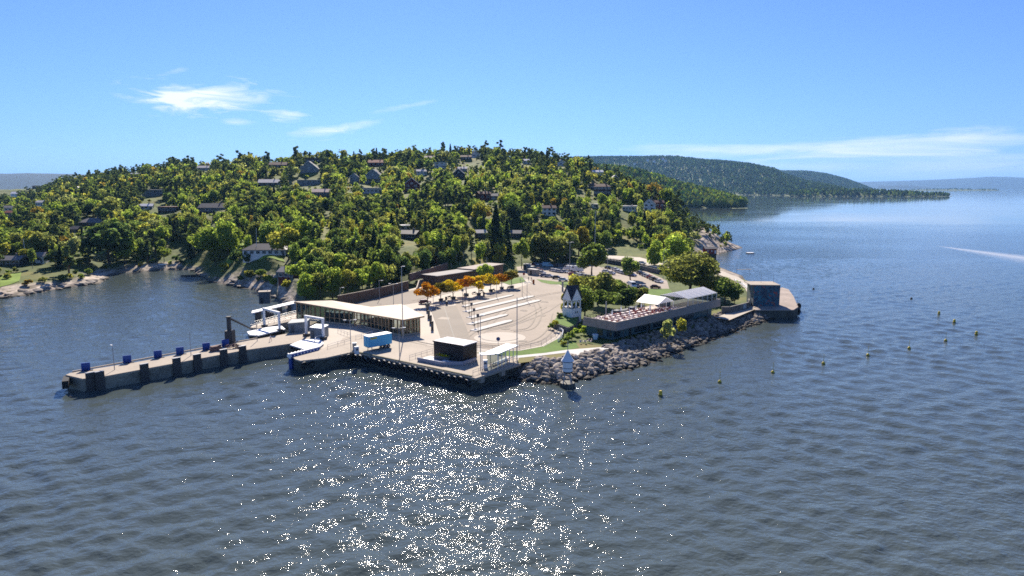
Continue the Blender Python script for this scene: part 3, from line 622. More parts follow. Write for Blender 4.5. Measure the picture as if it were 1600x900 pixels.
def portal(a, b, h, label):
    A, B = G(*a, 3), G(*b, 3); t = thing('ramp_portal', label, 'portal frame', A, 0, 'white lifting portals'); v = B - A; an = math.atan2(v.y, v.x)
    for q in (Vector((0, 0, 0)), v):
        MB().box((q.x, q.y, h / 2), (.6, .5, h), an).build('post', m_white2, t); MB().box((q.x, q.y, .35), (1.5, 1.3, .7), an).build('footing', m_fend, t)
    MB().box((v.x / 2, v.y / 2, h + .2), (v.length + .8, .55, .5), an).build('beam', m_white2, t)
    MB().box((v.x * .5, v.y * .5, h - .4), (v.length * .5, .12, .12), an).build('tie_rod', m_steel, t)
portal((413.5, 511), (437, 518), 5.3, 'white lifting portal over the far ferry ramp'); portal((479, 525), (505.5, 530), 5.4, 'white lifting portal over the near ferry ramp')
def mhouse(px, zt, label, roofm, wallm, dz=3.0):
    pl = poly(px, zt); t = thing('machine_house', label, 'machine house', (*pl[0], 3)); o = t.location; l = [(a - o.x, b - o.y) for a, b in pl]
    MB().prism(l, -.2, zt - 3.15).build('wall', wallm, t, recalc=True); cx = sum(p[0] for p in l) / len(l); cy = sum(p[1] for p in l) / len(l)
    MB().prism([(cx + (a - cx) * 1.04, cy + (b - cy) * 1.04) for a, b in l], zt - 3.148, zt - 3).build('roof', roofm, t, recalc=True); a, b = Vector((*l[0], 0)), Vector((*l[1], 0)); v = b - a; m = a.lerp(b, .22); nn = Vector((v.y, -v.x, 0)).normalized() * .04
    MB().box((m.x + nn.x, m.y + nn.y, 1.05), (.9, .08, 2.0), math.atan2(v.y, v.x)).build('door', m_dgrey, t)
m_panel = planks('grey_metal_panels', (.17, .20, .225), 1.0, 'X', .5, .75)
mhouse([(450, 505), (479, 502.5), (484, 497.5), (456, 499)], 5.8, 'long grey machine house between the two portals', m_greyp, m_panel)
mhouse([(484, 511), (503, 513), (513, 507.5), (494, 506)], 6.0, 'small grey machine house with a bright white roof behind the near portal', m_white, m_panel)
# narrow canopy of the far berth
t = thing('berth_canopy', 'long narrow white canopy on dark piers at the far berth', 'canopy', G(400, 505, 2.5)); o = t.location
r = [P(393, 489, 203), P(394, 485.5, 206), P(462, 469.5, 236), P(461, 473.5, 232)]
q = MB(); q.add([v - o for v in r] + [v - o + Vector((0, 0, -.3)) for v in r], [(0, 1, 2, 3), (7, 6, 5, 4), (0, 3, 7, 4), (1, 5, 6, 2), (0, 4, 5, 1), (2, 6, 7, 3)]); q.build('roof', m_white2, t, recalc=True)
for f, w in ((.12, 1.6), (.36, 2.4), (.6, 1.4), (.84, 1.0)):
    a = r[0].lerp(r[3], f) * .5 + r[1].lerp(r[2], f) * .5 - o; MB().box((a.x, a.y, a.z / 2 - 1.2), (w, w * .8, a.z + 2.0), .6).build('pier', m_fend, t)
pl = poly([(391, 512), (404, 513), (462, 500), (474, 492), (462, 489), (394, 505)], 2.6); MB().prism([(a - o.x, b - o.y) for a, b in pl], -1.2, .1).build('deck', m_conc, t, recalc=True)
for k in range(2):
    a, b = (G(392, 508 + 4 * k, 2.7) - o), (G(463, 489 + 8 * k, 2.7) - o); q = MB()
    for zz in (.55, 1.05): q.tube((a.x, a.y, zz), (b.x, b.y, zz), .05, .05, 5)
    for f in np.linspace(0, 1, 9): v = a.lerp(b, f); q.tube((v.x, v.y, 0), (v.x, v.y, 1.05), .05, .05, 5)
    q.build('railing', m_steel, t)
# hut on the rocks
g = G(414, 468, 3.6); t = thing('pump_hut', 'small dark flat roofed hut standing alone on the shore rocks', 'hut', (g.x, g.y, 2.2), .25)
MB().box((0, 0, 2.2), (3.8, 3.2, 4.2)).build('wall', m_dgrey, t); MB().box((0, 0, 4.4), (4.1, 3.5, .2)).build('roof', m_conc, t); MB().box((-.9, -1.62, 1.3), (.9, .08, 2.)).build('door', m_dark, t); MB().box((1., 0, 4.7), (.2, .2, .5)).build('vent_pipe', m_steel, t)
# railings on the quay
def railing(px, label, z=3.0, h=1.05, step=2.0, mat=m_steel, r=.035, rails=(.55, 1.05), name='railing', cat='railing'):
    pts = [G(a, b, z) for a, b in px]; t = thing(name, label, cat, pts[0])
    for a, b in zip(pts[:-1], pts[1:]):
        a, b = a - t.location, b - t.location; q = MB()
        for zz in rails: q.tube((a.x, a.y, zz), (b.x, b.y, zz), r, r, 4)
        q.build('rail', mat, t); n = max(1, int((b - a).length / step))
        for k in range(n + 1): v = a.lerp(b, k / n); MB().tube((v.x, v.y, 0), (v.x, v.y, h), r * 1.1, r * 1.1, 4).build('post', mat, t)
    return t
railing([(739, 586), (808, 562.5)], 'steel railing along the gangway at the outer corner of the quay'); railing([(640, 562), (676, 551)], 'thin steel railing beside the dark kiosk')
railing([(512, 545), (528, 540), (548, 535)], 'steel railing on the jetty arm beside the ramp'); railing([(490, 541), (494, 532), (502, 530)], 'white railing at the head of the near ferry ramp', mat=m_white2, r=.07)
railing([(556, 530), (582, 523)], 'pale railing before the glass ferry hall', mat=m_white2); railing([(528, 519), (548, 527)], 'railing beside the small grey machine house')
railing([(746, 545.5), (770, 547), (812, 546), (846, 540), (868, 526), (877, 512)], 'low wire fence round the edge of the turning circle', step=3.2, h=1.1)
t = railing([(864, 506), (870, 513), (880, 520), (878, 528), (872, 534)], 'white curved barrier below the grey retaining wall', mat=m_white, r=.12, step=2.4, h=.9, rails=(.45, .85), name='barrier', cat='barrier')
railing([(1148, 439), (1160, 445), (1170, 453), (1175, 462), (1175, 470)], 'white curved barrier along the path to the mural building', mat=m_white, r=.16, step=2.5, h=1.0, rails=(.35, .8), name='barrier', cat='barrier')
# ================================================================== ferry hall
gA = G(600, 520, 3)
t = thing('ferry_hall', 'glass ferry hall under a zigzag pale timber roof', 'ferry terminal', (gA.x, gA.y, 3)); o = t.location
def Pz(px, py, z): return G(px, py, z) - o
ra_ = [Pz(458.5, 471, 8.6), Pz(518, 469.3, 8.9), Pz(580, 479.5, 7.4), Pz(555.5, 487, 7.3)]
rb_ = [Pz(555.5, 487, 7.32), Pz(580, 479.5, 7.42), Pz(628, 475, 9.0), Pz(663, 493.6, 8.2), Pz(630, 499.6, 7.9)]
def roofslab(name, pts, faces, th, mat):
    q = MB(); n = len(pts); lo = [p + Vector((0, 0, -th)) for p in pts]
    q.add(pts + lo, faces + [tuple(n + i for i in f[::-1]) for f in faces] + [(i, n + i, n + (i + 1) % n, (i + 1) % n) for i in range(n)]); return q.build(name, mat, t, recalc=True)
roofslab('roof', ra_, [(0, 1, 3), (1, 2, 3)], .38, m_roofT); roofslab('roof', rb_, [(0, 1, 2), (0, 2, 4), (2, 3, 4)], .38, m_roofT)
def inset(pts, k):
    c = sum(pts, Vector()) / len(pts); return [c + (p - c) * k for p in pts]
def wallrun(a, b, za, zb, n, gl=m_glass, inner=False):
    d = Vector((b.x - a.x, b.y - a.y, 0)); L_ = d.length; an = math.atan2(d.y, d.x)
    MB().add([(a.x, a.y, .4), (b.x, b.y, .4), (b.x, b.y, zb), (a.x, a.y, za)], [(0, 1, 2, 3)]).build('glass_wall', gl, t)
    for k in range(n + 1):
        v = a + d * k / n; zz = za + (zb - za) * k / n; MB().box((v.x, v.y, zz / 2), (.22, .34, zz), an).build('timber_post', m_wood, t)
    for f in (0, .42): 
        z0 = .2 if f == 0 else f * min(za, zb); m = (a + b) / 2; MB().box((m.x, m.y, z0), (L_ - .25, .26 if f else .4, .14 if f else .4), an).build('transom', m_wood if f else m_conc, t)
ia = inset(ra_, .93); ib = inset(rb_, .86)
for pts, seq in ((ia, (0, 3)), (ib, (0, 4))):
    a, b = pts[seq[0]], pts[seq[1]]; wallrun(a, b, a.z - .42, b.z - .42, 12 if pts is ia else 11)
wallrun(ia[0], ia[1], ia[0].z - .42, ia[1].z - .42, 6); wallrun(ib[4], ib[3], ib[4].z - .42, ib[3].z - .42, 7)
wallrun(ia[1], ia[2], ia[1].z - .42, ia[2].z - .42, 9); wallrun(ib[2], ib[3], ib[2].z - .42, ib[3].z - .42, 6)
for pts in (ia, ib):
    c = sum(pts, Vector()) / len(pts); l = [((p - c) * .9 + c) for p in pts]; MB().prism([(p.x, p.y) for p in l], .0, .12).build('floor', m_conc, t, recalc=True)
c = sum(ib, Vector()) / 5; MB().box((c.x - 3, c.y, 1.4), (7, 3, 2.6), qa).build('kiosk_core', m_brown, t); c = sum(ia, Vector()) / 4; MB().box((c.x, c.y, 1.4), (10, 2.5, 2.6), qa).build('kiosk_core', m_dgrey, t)
for k in range(4): v = ib[0].lerp(ib[4], .25 + .2 * k) + Vector((.6, 2.2, 0)); MB().box((v.x, v.y, .6), (2.6, .6, .12), qa).build('bench', m_wood, t)
for px, py, zt in ((608, 521, 7.4), (630, 527.5, 7.5), (655, 515, 7.8), (638, 514, 8.)):
    a = G(px, py, 3) - o; MB().tube((a.x, a.y, 0), (a.x, a.y, zt - 3), .16, .16, 8).build('column', m_wood, t)
a, b = ra_[0], ra_[3]; MB().tube(a + Vector((0, -.05, -.2)), b + Vector((0, -.05, -.2)), .2, .2, 4).build('fascia', m_wood, t)
a, b = rb_[0], rb_[4]; MB().tube(a + Vector((0, -.05, -.2)), b + Vector((0, -.05, -.2)), .2, .2, 4).build('fascia', m_wood, t)
a, b = rb_[4], rb_[3]; MB().tube(a + Vector((0, -.05, -.2)), b + Vector((0, -.05, -.2)), .2, .2, 4).build('fascia', m_wood, t)

# ================================================================== trailer
g = G(586.5, 547, 3); te = G(606.5, 543.3, 3) - G(570, 550.5, 3); ta = math.atan2(te.y, te.x)
t = thing('trailer', 'sky blue box trailer with a white roof parked on the quay', 'trailer', (g.x + .4, g.y + 1.6, 3), ta); TL = te.length * .98
MB().box((0, 0, 2.35), (TL, 2.5, 2.7)).build('body', m_lblue, t); MB().box((0, 0, 3.74), (TL + .06, 2.56, .1)).build('roof', m_white, t); MB().box((0, 0, .92), (TL - .3, 1.6, .16)).build('chassis', m_dark, t)
for sx in (.22, .36):
    for sy in (-1, 1):
        w = MB().lathe([(.48, -.15), (.48, .15)], n=12).build('wheel', m_rubber, t); w.rotation_euler = (math.pi / 2, 0, 0); w.location = (TL * sx, sy * 1.05, .48)
        h = MB().lathe([(.22, -.18), (.22, .18)], n=10).build('rim', m_steel, w)
for sy in (-1, 1): MB().box((-TL * .36, sy * .9, .45), (.14, .14, .9)).build('landing_leg', m_steel, t)
m_yel = M('yellow_sign', (.55, .5, .03), .5, .1, 2.)
for c_, d_ in (((-TL * .3, -1.262, 3.2), (1.9, .02, .42)), ((-TL * .5 - .012, .1, 1.9), (.02, 1.0, .4))):
    s_ = MB().box(c_, d_).build('sign_plate', m_yel, t)
    MB().box((c_[0] - (.012 if d_[0] < .1 else 0), c_[1] - (.012 if d_[1] < .1 else 0), c_[2]), (d_[0] * .8 if d_[0] > .1 else .01, d_[1] * .8 if d_[1] > .1 else .01, .1)).build('sign_stripe', m_dgrey, s_)
for c_ in (-.6, .6): MB().box((-TL / 2 - .02, c_, 2.35), (.03, 1.1, 2.5)).build('rear_door', m_lblue, t)
# ================================================================== dark kiosk on its platform
a, b, c_ = G(678, 558, 3.3), G(724, 566.5, 3.3), G(739.5, 561, 3.3); e1 = b - a; ka = math.atan2(e1.y, e1.x); W_ = e1.length; D_ = 5.2
ctr = a + e1 / 2 + Vector((-e1.y, e1.x, 0)).normalized() * D_ / 2
t = thing('kiosk', 'dark brown flat roofed kiosk block at the quay edge', 'kiosk', (ctr.x, ctr.y, 3), ka)
m_kb = planks('dark_panel_boards', (.028, .023, .022), 1.0, 'X', .6, .5); m_kr = M('white_roof_felt', (.66, .64, .65), .8, .06, .4)
MB().box((0, 0, 2.2), (W_, D_, 4.0)).build('wall', m_kb, t); MB().box((0, 0, 4.28), (W_ + .3, D_ + .3, .16)).build('roof', m_kr, t); MB().box((0, -D_ / 2 - .155, 4.26), (W_ + .32, .05, .3)).build('roof_edge', m_dark, t)
for k in (-.32, -.02, .26): MB().box((W_ * k, -D_ / 2 - .02, 1.9), (1.5, .05, 3.2)).build('door', m_kb, t)
pl = [(-W_ * .66, -D_ / 2 - 4.2), (W_ * .18, -D_ / 2 - 4.2), (W_ * .6, -D_ / 2 - 1.2), (W_ * .6, D_ / 2 - 1.5), (-W_ * .5, D_ / 2 - 1.5)]
pf = thing('quay_platform', 'low pale stepped platform with white slabs before the dark kiosk', 'platform', (ctr.x, ctr.y, 3), ka); m_pl = M('bluish_concrete', (.30, .31, .36), .8, .12, .5)
MB().prism(pl, 0, .3).build('slab', m_pl, pf, recalc=True)
for i, (p0, p1) in enumerate(zip(pl, pl[1:] + pl[:1])):
    if i > 2: continue
    p0, p1 = Vector(p0), Vector(p1); d = p1 - p0; m = (p0 + p1) / 2; MB().box((m.x, m.y, .62), (d.length, .3, .62), math.atan2(d.y, d.x)).build('parapet', m_pl, pf)
for x, y, sx, sy in ((-W_ * .45, -D_ / 2 - 2.4, 2.4, 1.6), (-W_ * .2, -D_ / 2 - 3.0, 2.2, .9), (W_ * .08, -D_ / 2 - 3.0, 1.7, .8), (W_ * .1, -D_ / 2 - 1.8, 1.9, .7), (-W_ * .5, -D_ / 2 - 1.0, 1.4, 1.0)): MB().box((x, y, .45), (sx, sy, .3)).build('bench_slab', m_white2, pf)
q = MB().box((ctr.x, ctr.y, 0), (.01, .01, .01)); 
pb = thing('planter', 'long grey planter of yellow flowers against the dark kiosk', 'planter', Vector((ctr.x, ctr.y, 3.3)) + Matrix.Rotation(ka, 3, 'Z') @ Vector((-W_ * .12, -D_ / 2 - .75, 0)), ka)
MB().box((0, 0, .45), (W_ * .42, 1.0, .9)).build('trough', m_dgrey, pb)
def blobcloud(n, sx, sy, sz, s, seed=0):
    r = np.random.default_rng(seed); c = r.normal(size=(n, 3)) * np.array([sx, sy, sz]) * .5; c[:, :2] = np.clip(c[:, :2], [-sx, -sy], [sx, sy]); return leafquads(c, r.normal(size=(n, 3)), s, r)
def leafquads(c, nrm, s, r):
    nrm = nrm / np.linalg.norm(nrm, axis=1)[:, None]; a = np.cross(nrm, r.normal(size=nrm.shape)); a /= np.linalg.norm(a, axis=1)[:, None]; b = np.cross(nrm, a)
    s = (s * r.uniform(.6, 1.4, len(c)))[:, None]; k = r.uniform(.55, 1., len(c))[:, None]
    V = np.stack([c - a * s, c - b * s * k, c + a * s, c + b * s * k], 1).reshape(-1, 3); return V, np.arange(len(V)).reshape(-1, 4)
V, Q = blobcloud(160, W_ * .2, .4, .3, .16, 4); f = np_mesh('flowers', V + np.array([0, 0, 1.05]), Q, m_leaf, pb); f.color = (.40, .36, .02, 1)
# ================================================================== white waiting shelter
a, b = G(778, 573, 3.3), G(807.5, 559.5, 3.3); e1 = b - a; sa = math.atan2(e1.y, e1.x); L_ = e1.length
t = thing('waiting_shelter', 'white waiting shelter with slim posts at the end of the quay gangway', 'shelter', (a.x, a.y, 3), sa)
q = MB(); q.box((L_ / 2, 1.4, 3.35), (L_ + .8, 3.4, .2)); q.build('roof', m_white, t); MB().box((-1.2, 2.2, 3.34), (3.4, 2.0, .18), -.9).build('roof', m_white, t)
for k in range(6): MB().tube((L_ * k / 5, 0, 0), (L_ * k / 5, 0, 3.25), .1, .1, 6).build('post', m_white2, t)
for k in range(4): MB().tube((-2 + (L_ + 2) * k / 3, 3.0, 0), (-2 + (L_ + 2) * k / 3, 3.0, 3.25), .1, .1, 6).build('post', m_white2, t)
MB().add([(0, 2.9, .3), (L_, 2.9, .3), (L_, 2.9, 3.1), (0, 2.9, 3.1)], [(0, 1, 2, 3)]).build('glass_wall', m_glass, t); MB().box((L_ / 2, 1.9, .5), (L_ * .8, .5, .1)).build('bench', m_white2, t); MB().box((L_ / 2, 0, 1.0), (L_, .08, .1)).build('rail', m_white2, t)
for i, (px, py, lb) in enumerate(((758.5, 575, 'white ticket machine on the gangway beside the shelter'), (554, 547, 'grey control cabinet at the inner corner of the quay'), (557.5, 553, 'pale control cabinet at the edge of the quay beside the trailer'))):
    g = G(px, py, 3.); t = thing('control_cabinet', lb, 'cabinet', g, .3 * i); MB().box((0, 0, .9), (.95, .7, 1.8)).build('case', m_white2 if i != 1 else m_steel, t); MB().box((0, 0, 1.86), (1.05, .8, .1)).build('lid', m_white2, t); MB().box((0, -.36, 1.2), (.6, .03, .5)).build('panel', m_dgrey, t)
def bicycle(px, py, label, rz, z=3.):
    t = thing('bicycle', label, 'bicycle', G(px, py, z), rz, 'bicycles beside the waiting shelter')
    for s in (-.52, .52): MB().torus((s, 0, .35), .33, .035, n=12, k=5).build('wheel', m_rubber, t)
    q = MB()
    for a, b in (((-.52, 0, .35), (-.1, 0, .35)), ((-.1, 0, .35), (-.2, 0, .85)), ((-.2, 0, .8), (.4, 0, .8)), ((-.1, 0, .35), (.4, 0, .8)), ((.52, 0, .35), (.38, 0, .95)), ((-.52, 0, .35), (-.2, 0, .8))): q.tube(a, b, .03, .03, 5)
    q.build('frame', m_steel, t); MB().box((-.2, 0, .9), (.26, .14, .06)).build('saddle', m_dark, t); MB().tube((.38, -.28, .98), (.38, .28, .98), .02, .02, 5).build('handlebar', m_dark, t)
bicycle(769, 572.5, 'bicycle parked beside the white shelter, nearest the ticket machine', .6); bicycle(773, 570.5, 'bicycle parked beside the white shelter, closer to its roof posts', .75)
# ================================================================== bell tower
g = G(894.5, 503, 3.4); t = thing('bell_tower', 'white twin gabled bell tower with an open arcade above a plain block', 'tower', (g.x, g.y + 2.6, 3), R(38))
S = 4.1; MB().box((0, 0, 2.3), (S, S, 4.4)).build('lower_wall', m_white2, t); MB().box((0, 0, 4.56), (S + .3, S + .3, .12)).build('deck', m_dgrey, t)
for x in (-1, 0, 1):
    for y in (-1, 0, 1):
        if x == 0 and y == 0: continue
        MB().box((x * (S / 2 - .3), y * (S / 2 - .3), 5.75), (.3, .3, 2.3)).build('post', m_white, t)
for x in (-1, 1):
    for d_ in (1, -1): MB().box((x * (S / 2 - .31), d_ * .75, 6.5), (.18, .16, 1.3), tilt=('X', d_ * .7)).build('brace', m_white, t); MB().box((d_ * .75, x * (S / 2 - .31), 6.5), (.16, .18, 1.3), tilt=('Y', -d_ * .7)).build('brace', m_white, t)
MB().box((0, 0, 6.98), (S + .1, S + .1, .18)).build('beam', m_white, t)
h = 3.9; ov = S / 2 + .35
for i in range(4):      # four gables
    m = Matrix.Rotation(i * math.pi / 2, 3, 'Z'); q = MB(); q.add([m @ Vector(v) for v in ((-S / 2, -S / 2, 7.08), (S / 2, -S / 2, 7.08), (0, -S / 2, 7.08 + h * .93))], [(0, 1, 2)]); q.build('gable', m_white2, t)
q = MB()
for i in range(2):
    m = Matrix.Rotation(i * math.pi / 2, 3, 'Z')
    for s in (1, -1):
        p = [m @ Vector(v) for v in ((s * ov, -ov, 6.75), (s * ov, ov, 6.75), (0, ov, 7.08 + h), (0, -ov, 7.08 + h))]; q.add([v + Vector((0, 0, .003 * i)) for v in p], [(0, 1, 2, 3)])
        if i == 0: pass
# cross gable roof: trim each slope to its own quarter
q = MB()
for i in range(4):
    m = Matrix.Rotation(i * math.pi / 2, 3, 'Z'); ap = 7.1 + h
    for s in (1, -1):
        p = [m @ Vector(v) for v in ((0, -ov, ap), (0, 0, ap), (s * ov, -ov, 6.72))]; n = [v + Vector((0, 0, .14)) for v in p]
        q.add(p + n, [(0, 1, 2), (3, 4, 5), (0, 1, 4, 3), (1, 2, 5, 4), (2, 0, 3, 5)])
q.build('roof', m_slate, t, recalc=True)
for x in (-.3, .45): MB().box((x, -S / 2 - .015, 3.2), (.32, .05, .6)).build('window', m_pane, t)
MB().box((-S / 2 - .02, .5, 1.1), (.05, .9, 2.0)).build('door', m_dgrey, t); MB().lathe([(.12, 0), (.5, .1), (.42, .5), (.2, .75)], (0, 0, 5.6)).build('bell', m_dgrey, t)
MB().tube((0, 0, 6.95), (0, 0, 6.3), .04, .04, 5).build('bell_hanger', m_dark, t)
pl = poly([(863, 512), (888, 521), (900, 516), (905, 503), (872, 500)], 3); o = Vector((*pl[0], 0)); t = thing('retaining_wall', 'grey retaining wall holding the mound below the white bell tower', 'wall', o); o = t.location
l = [(a - o.x, b - o.y) for a, b in pl]; MB().prism(l, 2.5, 4.6).build('wall', m_dgrey, t, recalc=True)
MB().prism([(sum(p[0] for p in l) / 5 * .04 + a * .96, sum(p[1] for p in l) / 5 * .04 + b * .96) for a, b in l], 4.4, 4.75).build('planting', m_grass, t, recalc=True)
# ================================================================== beacon in the water
g = G(886.5, 603.5, 0); t = thing('harbour_beacon', 'small white conical beacon lamp house on legs in the water below the rocks', 'beacon', g)
MB().lathe([(2.0, -2), (1.75, .5), (1.6, .9), (.2, 1.0)], n=14).build('rock_base', m_dkconc, t)
for k in range(4): a = k * math.pi / 2 + .6; MB().tube((1.25 * math.cos(a), 1.25 * math.sin(a), .8), (.75 * math.cos(a), .75 * math.sin(a), 3.0), .12, .1, 6).build('leg', m_steel, t)
MB().lathe([(.5, 2.9), (1.15, 3.35), (1.2, 3.5)], n=8).build('floor', m_dark, t); MB().lathe([(1.15, 3.5), (1.15, 5.6)], n=8).build('lamp_house', m_white, t)
MB().lathe([(1.17, 4.2), (1.18, 4.35)], n=8).build('band', m_greyp, t); MB().lathe([(1.17, 5.6), (1.17, 5.9)], n=8).build('gallery_window', m_dark, t); MB().lathe([(1.55, 5.85), (1.0, 6.6), (.45, 7.6), (.16, 8.2)], n=8).build('roof', m_white2, t); MB().tube((0, 0, 8.2), (0, 0, 10.3), .07, .05, 6).build('finial', m_steel, t); MB().box((0, 0, 9.6), (.7, .06, .06)).build('crossbar', m_steel, t)
# ================================================================== restaurant
Pf = G(963, 503.7, 8.3); Pr = G(1126, 467, 8.3); e1 = Pr - Pf; LR = e1.length; ea = math.atan2(e1.y, e1.x); WR = 11.5
t = thing('restaurant', 'long low waterfront restaurant with a brown fascia band and an open roof terrace', 'restaurant', (Pf.x, Pf.y, 3), ea); rest = t; o = t.location
RM = Matrix.Translation(o) @ Matrix.Rotation(ea, 4, 'Z')
m_fas = planks('fascia_boards', (.29, .245, .215), .9, 'Z', .7, .85); m_teal = M('teal_panel', (.06, .12, .135), .5, .15, .5)
MB().box((LR / 2, -.0 + .12, 4.1), (LR, .24, 2.4)).build('fascia', m_fas, t); MB().box((.12, WR / 2, 4.1), (.24, WR - .5, 2.4)).build('fascia', m_fas, t); MB().box((LR - .12, WR / 2, 4.1), (.24, WR - .5, 2.4)).build('fascia', m_fas, t)
MB().box((LR / 2, WR - .12, 3.6), (LR, .24, 1.6)).build('fascia', m_fas, t)
MB().box((LR / 2, WR / 2, 4.2), (LR - .5, WR - .5, .3)).build('terrace_deck', M('terrace_boards', (.42, .34, .29), .8, .15, .6), t)
MB().box((LR / 2, WR / 2 + 1.0, 1.45), (LR - 2.5, WR - 2.6, 2.9)).build('wall', m_teal, t)
yw = 2.3 - .03 + .0
for x0, n, w in ((2.0, 2, 1.4), (11.5, 4, 1.6), (20.5, 6, 1.5), (33.5, 5, 1.7)):
    for k in range(n):
        wd = MB().box((x0 + k * (w + .15) + w / 2, yw, 1.5), (w, .08, 2.2)).build('window', m_pane, t); MB().box((x0 + k * (w + .15) + w / 2, yw - .05, 2.64), (w + .12, .06, .1)).build('frame', m_greyp, wd)
for x in (9.5, 18.6, 32.0): MB().box((x, yw, 1.25), (1.2, .08, 2.4)).build('door', m_dark, t)
for k in range(5): MB().box((4.5 + 11 * k, .9, 1.45), (.22, .22, 2.9)).build('column', m_dgrey, t)
for k, y in enumerate((3.2, 6.4)): MB().box((1.23, y, 1.5), (.08, 1.8, 1.7)).build('window', m_pane, t)
mc = MB()
for k in range(24): mc.tube((.4 + (LR * .52) * k / 23, WR - .3, 4.3), (.4 + (LR * .52) * k / 23, WR - .3, 5.5), .05, .05, 4)
mc.tube((.4, WR - .3, 5.5), (LR * .53, WR - .3, 5.5), .06, .06, 4); mc.build('terrace_railing', m_dark, t); MB().tube((9., WR - 1, 4.3), (9., WR - 1, 8.5), .16, .16, 8).build('flue', m_steel, t)
def rw(x, y, z=4.35): return RM @ Vector((x, y, z))
def marquee(x, y, w, d, hw, hr, label, glass, turn=0.):
    q = thing('marquee', label, 'marquee', rw(x, y), ea + turn)
    for s in (-1, 1):
        MB().add([(-w / 2 - .15, s * (d / 2 + .2), hw - .1), (w / 2 + .15, s * (d / 2 + .2), hw - .1), (w / 2 + .15, 0, hr), (-w / 2 - .15, 0, hr)], [(0, 1, 2, 3)]).build('roof', m_tent, q); MB().add([(s * w / 2, -d / 2, hw), (s * w / 2, d / 2, hw), (s * w / 2, 0, hr - .05)], [(0, 1, 2)]).build('gable', m_tent, q)
        n = max(3, int(w / 2.6))
        for k in range(n + 1): MB().tube((-w / 2 + w * k / n, s * d / 2, 0), (-w / 2 + w * k / n, s * d / 2, hw), .07, .07, 5).build('post', m_white, q)
        if glass: MB().add([(-w / 2, s * d / 2, .1), (w / 2, s * d / 2, .1), (w / 2, s * d / 2, hw), (-w / 2, s * d / 2, hw)], [(0, 1, 2, 3)]).build('clear_wall', m_glass, q); MB().add([(s * w / 2, -d / 2, .1), (s * w / 2, d / 2, .1), (s * w / 2, d / 2, hw), (s * w / 2, -d / 2, hw)], [(0, 1, 2, 3)]).build('clear_wall', m_glass, q)
    n = max(3, int(w / 2.6))
    for k in range(1, n): 
        for s in (-1, 1): MB().tube((-w / 2 + w * k / n, s * (d / 2 + .1), hw - .06), (-w / 2 + w * k / n, 0, hr - .05), .05, .05, 4).build('roof_rib', m_white, q)
marquee(28.2, 6.9, 7.4, 8.2, 2.5, 4.2, 'smaller white marquee with open sides on the restaurant terrace', False, math.pi / 2); marquee(LR - 9.5, WR / 2 + .1, 17, WR - 1.6, 3.0, 4.4, 'larger white marquee with clear walls at the far end of the terrace', True)
MB().box((34.8, 8.5, 5.6), (3.2, 3.4, 2.5)).build('stair_head', m_dgrey, rest); q = thing('roof_duct', 'dark ventilation duct lying along the back of the restaurant terrace', 'duct', rw(17, WR - 1.2), ea); MB().box((0, 0, .5), (11, 1.0, .8)).build('duct', m_dgrey, q); MB().box((-4, -.6, .7), (2, 1.5, 1.3)).build('fan_box', m_dgrey, q); MB().box((3, -.7, .7), (1.6, 1.4, 1.4)).build('fan_box', m_dgrey, q)
# terrace furniture
m_tab = M('table_top', (.70, .60, .56), .6, .1, 1.); m_cha = M('chair_weave', (.62, .5, .46), .7, .15, 1.); m_chr = M('red_chair', (.36, .07, .05), .7, .15, 1.)
tb = thing('terrace_table', 'pale table with chairs around it on the open restaurant terrace', 'table', rw(2, 2), ea, 'tables on the terrace'); MB().box((0, 0, .74), (1.3, .8, .06)).build('tabletop', m_tab, tb); MB().box((0, 0, .36), (.12, .12, .72)).build('leg', m_steel, tb); MB().box((0, 0, .03), (.6, .5, .05)).build('foot', m_steel, tb)
def chair0(mat, lb, gr):
    c = thing('terrace_chair', lb, 'chair', rw(2, 3), ea, gr); MB().box((0, 0, .45), (.5, .5, .07)).build('seat', mat, c); MB().box((0, .24, .75), (.5, .06, .55)).build('backrest', mat, c); q = MB()
    for x in (-.2, .2):
        for y in (-.2, .2): MB().box((x, y, .2), (.04, .04, .42)).build('leg', m_steel, c)
    return c
ca = chair0(m_cha, 'pale woven chair at a table on the open restaurant terrace', 'pale chairs on the terrace'); cb = chair0(m_chr, 'red chair at a table on the terrace before the smaller marquee', 'red chairs on the terrace')
used = {'a': 0, 'b': 0, 't': 0}
for i in range(13):
    for j in range(4):
        x, y = 1.8 + i * 2.35 + random.uniform(-.3, .3), 1.5 + j * 2.2 + random.uniform(-.25, .25)
        if y > WR - 2.2 and x > 11: continue
        if 23.5 < x < 33.5 and y > 4.2: continue
        rz = ea + random.choice((0, 1.57)) + random.uniform(-.1, .1); p = rw(x, y)
        if used['t'] == 0: tb.location = p; tb.rotation_euler.z = rz
        else: copy_tree(tb, p, rz, tb['label'])
        used['t'] += 1
        red = (x > 17 and (i + j) % 4 != 0) or (i * 3 + j) % 5 == 0
        for s in (-1, 1):
            for u in ((-.35, .35) if random.random() < .6 else (0,)):
                q = p + Matrix.Rotation(rz, 3, 'Z') @ Vector((u, s * .68, 0)); z_ = rz + (0 if s > 0 else math.pi) + random.uniform(-.25, .25); src, kk = (cb, 'b') if red else (ca, 'a')
                if used[kk] == 0: src.location = q; src.rotation_euler.z = z_
                else: copy_tree(src, q, z_, src['label'])
                used[kk] += 1
um = thing('parasol', 'closed pale parasol standing between the terrace tables', 'parasol', rw(6, 6), 0, 'closed parasols on the terrace'); MB().tube((0, 0, 0), (0, 0, 2.9), .04, .04, 6).build('pole', m_steel, um); MB().lathe([(.05, 1.2), (.22, 1.5), (.14, 2.3), (.03, 2.95)], n=8).build('canopy', m_tent, um); MB().lathe([(.3, 0), (.3, .1)], n=8).build('base', m_dgrey, um)
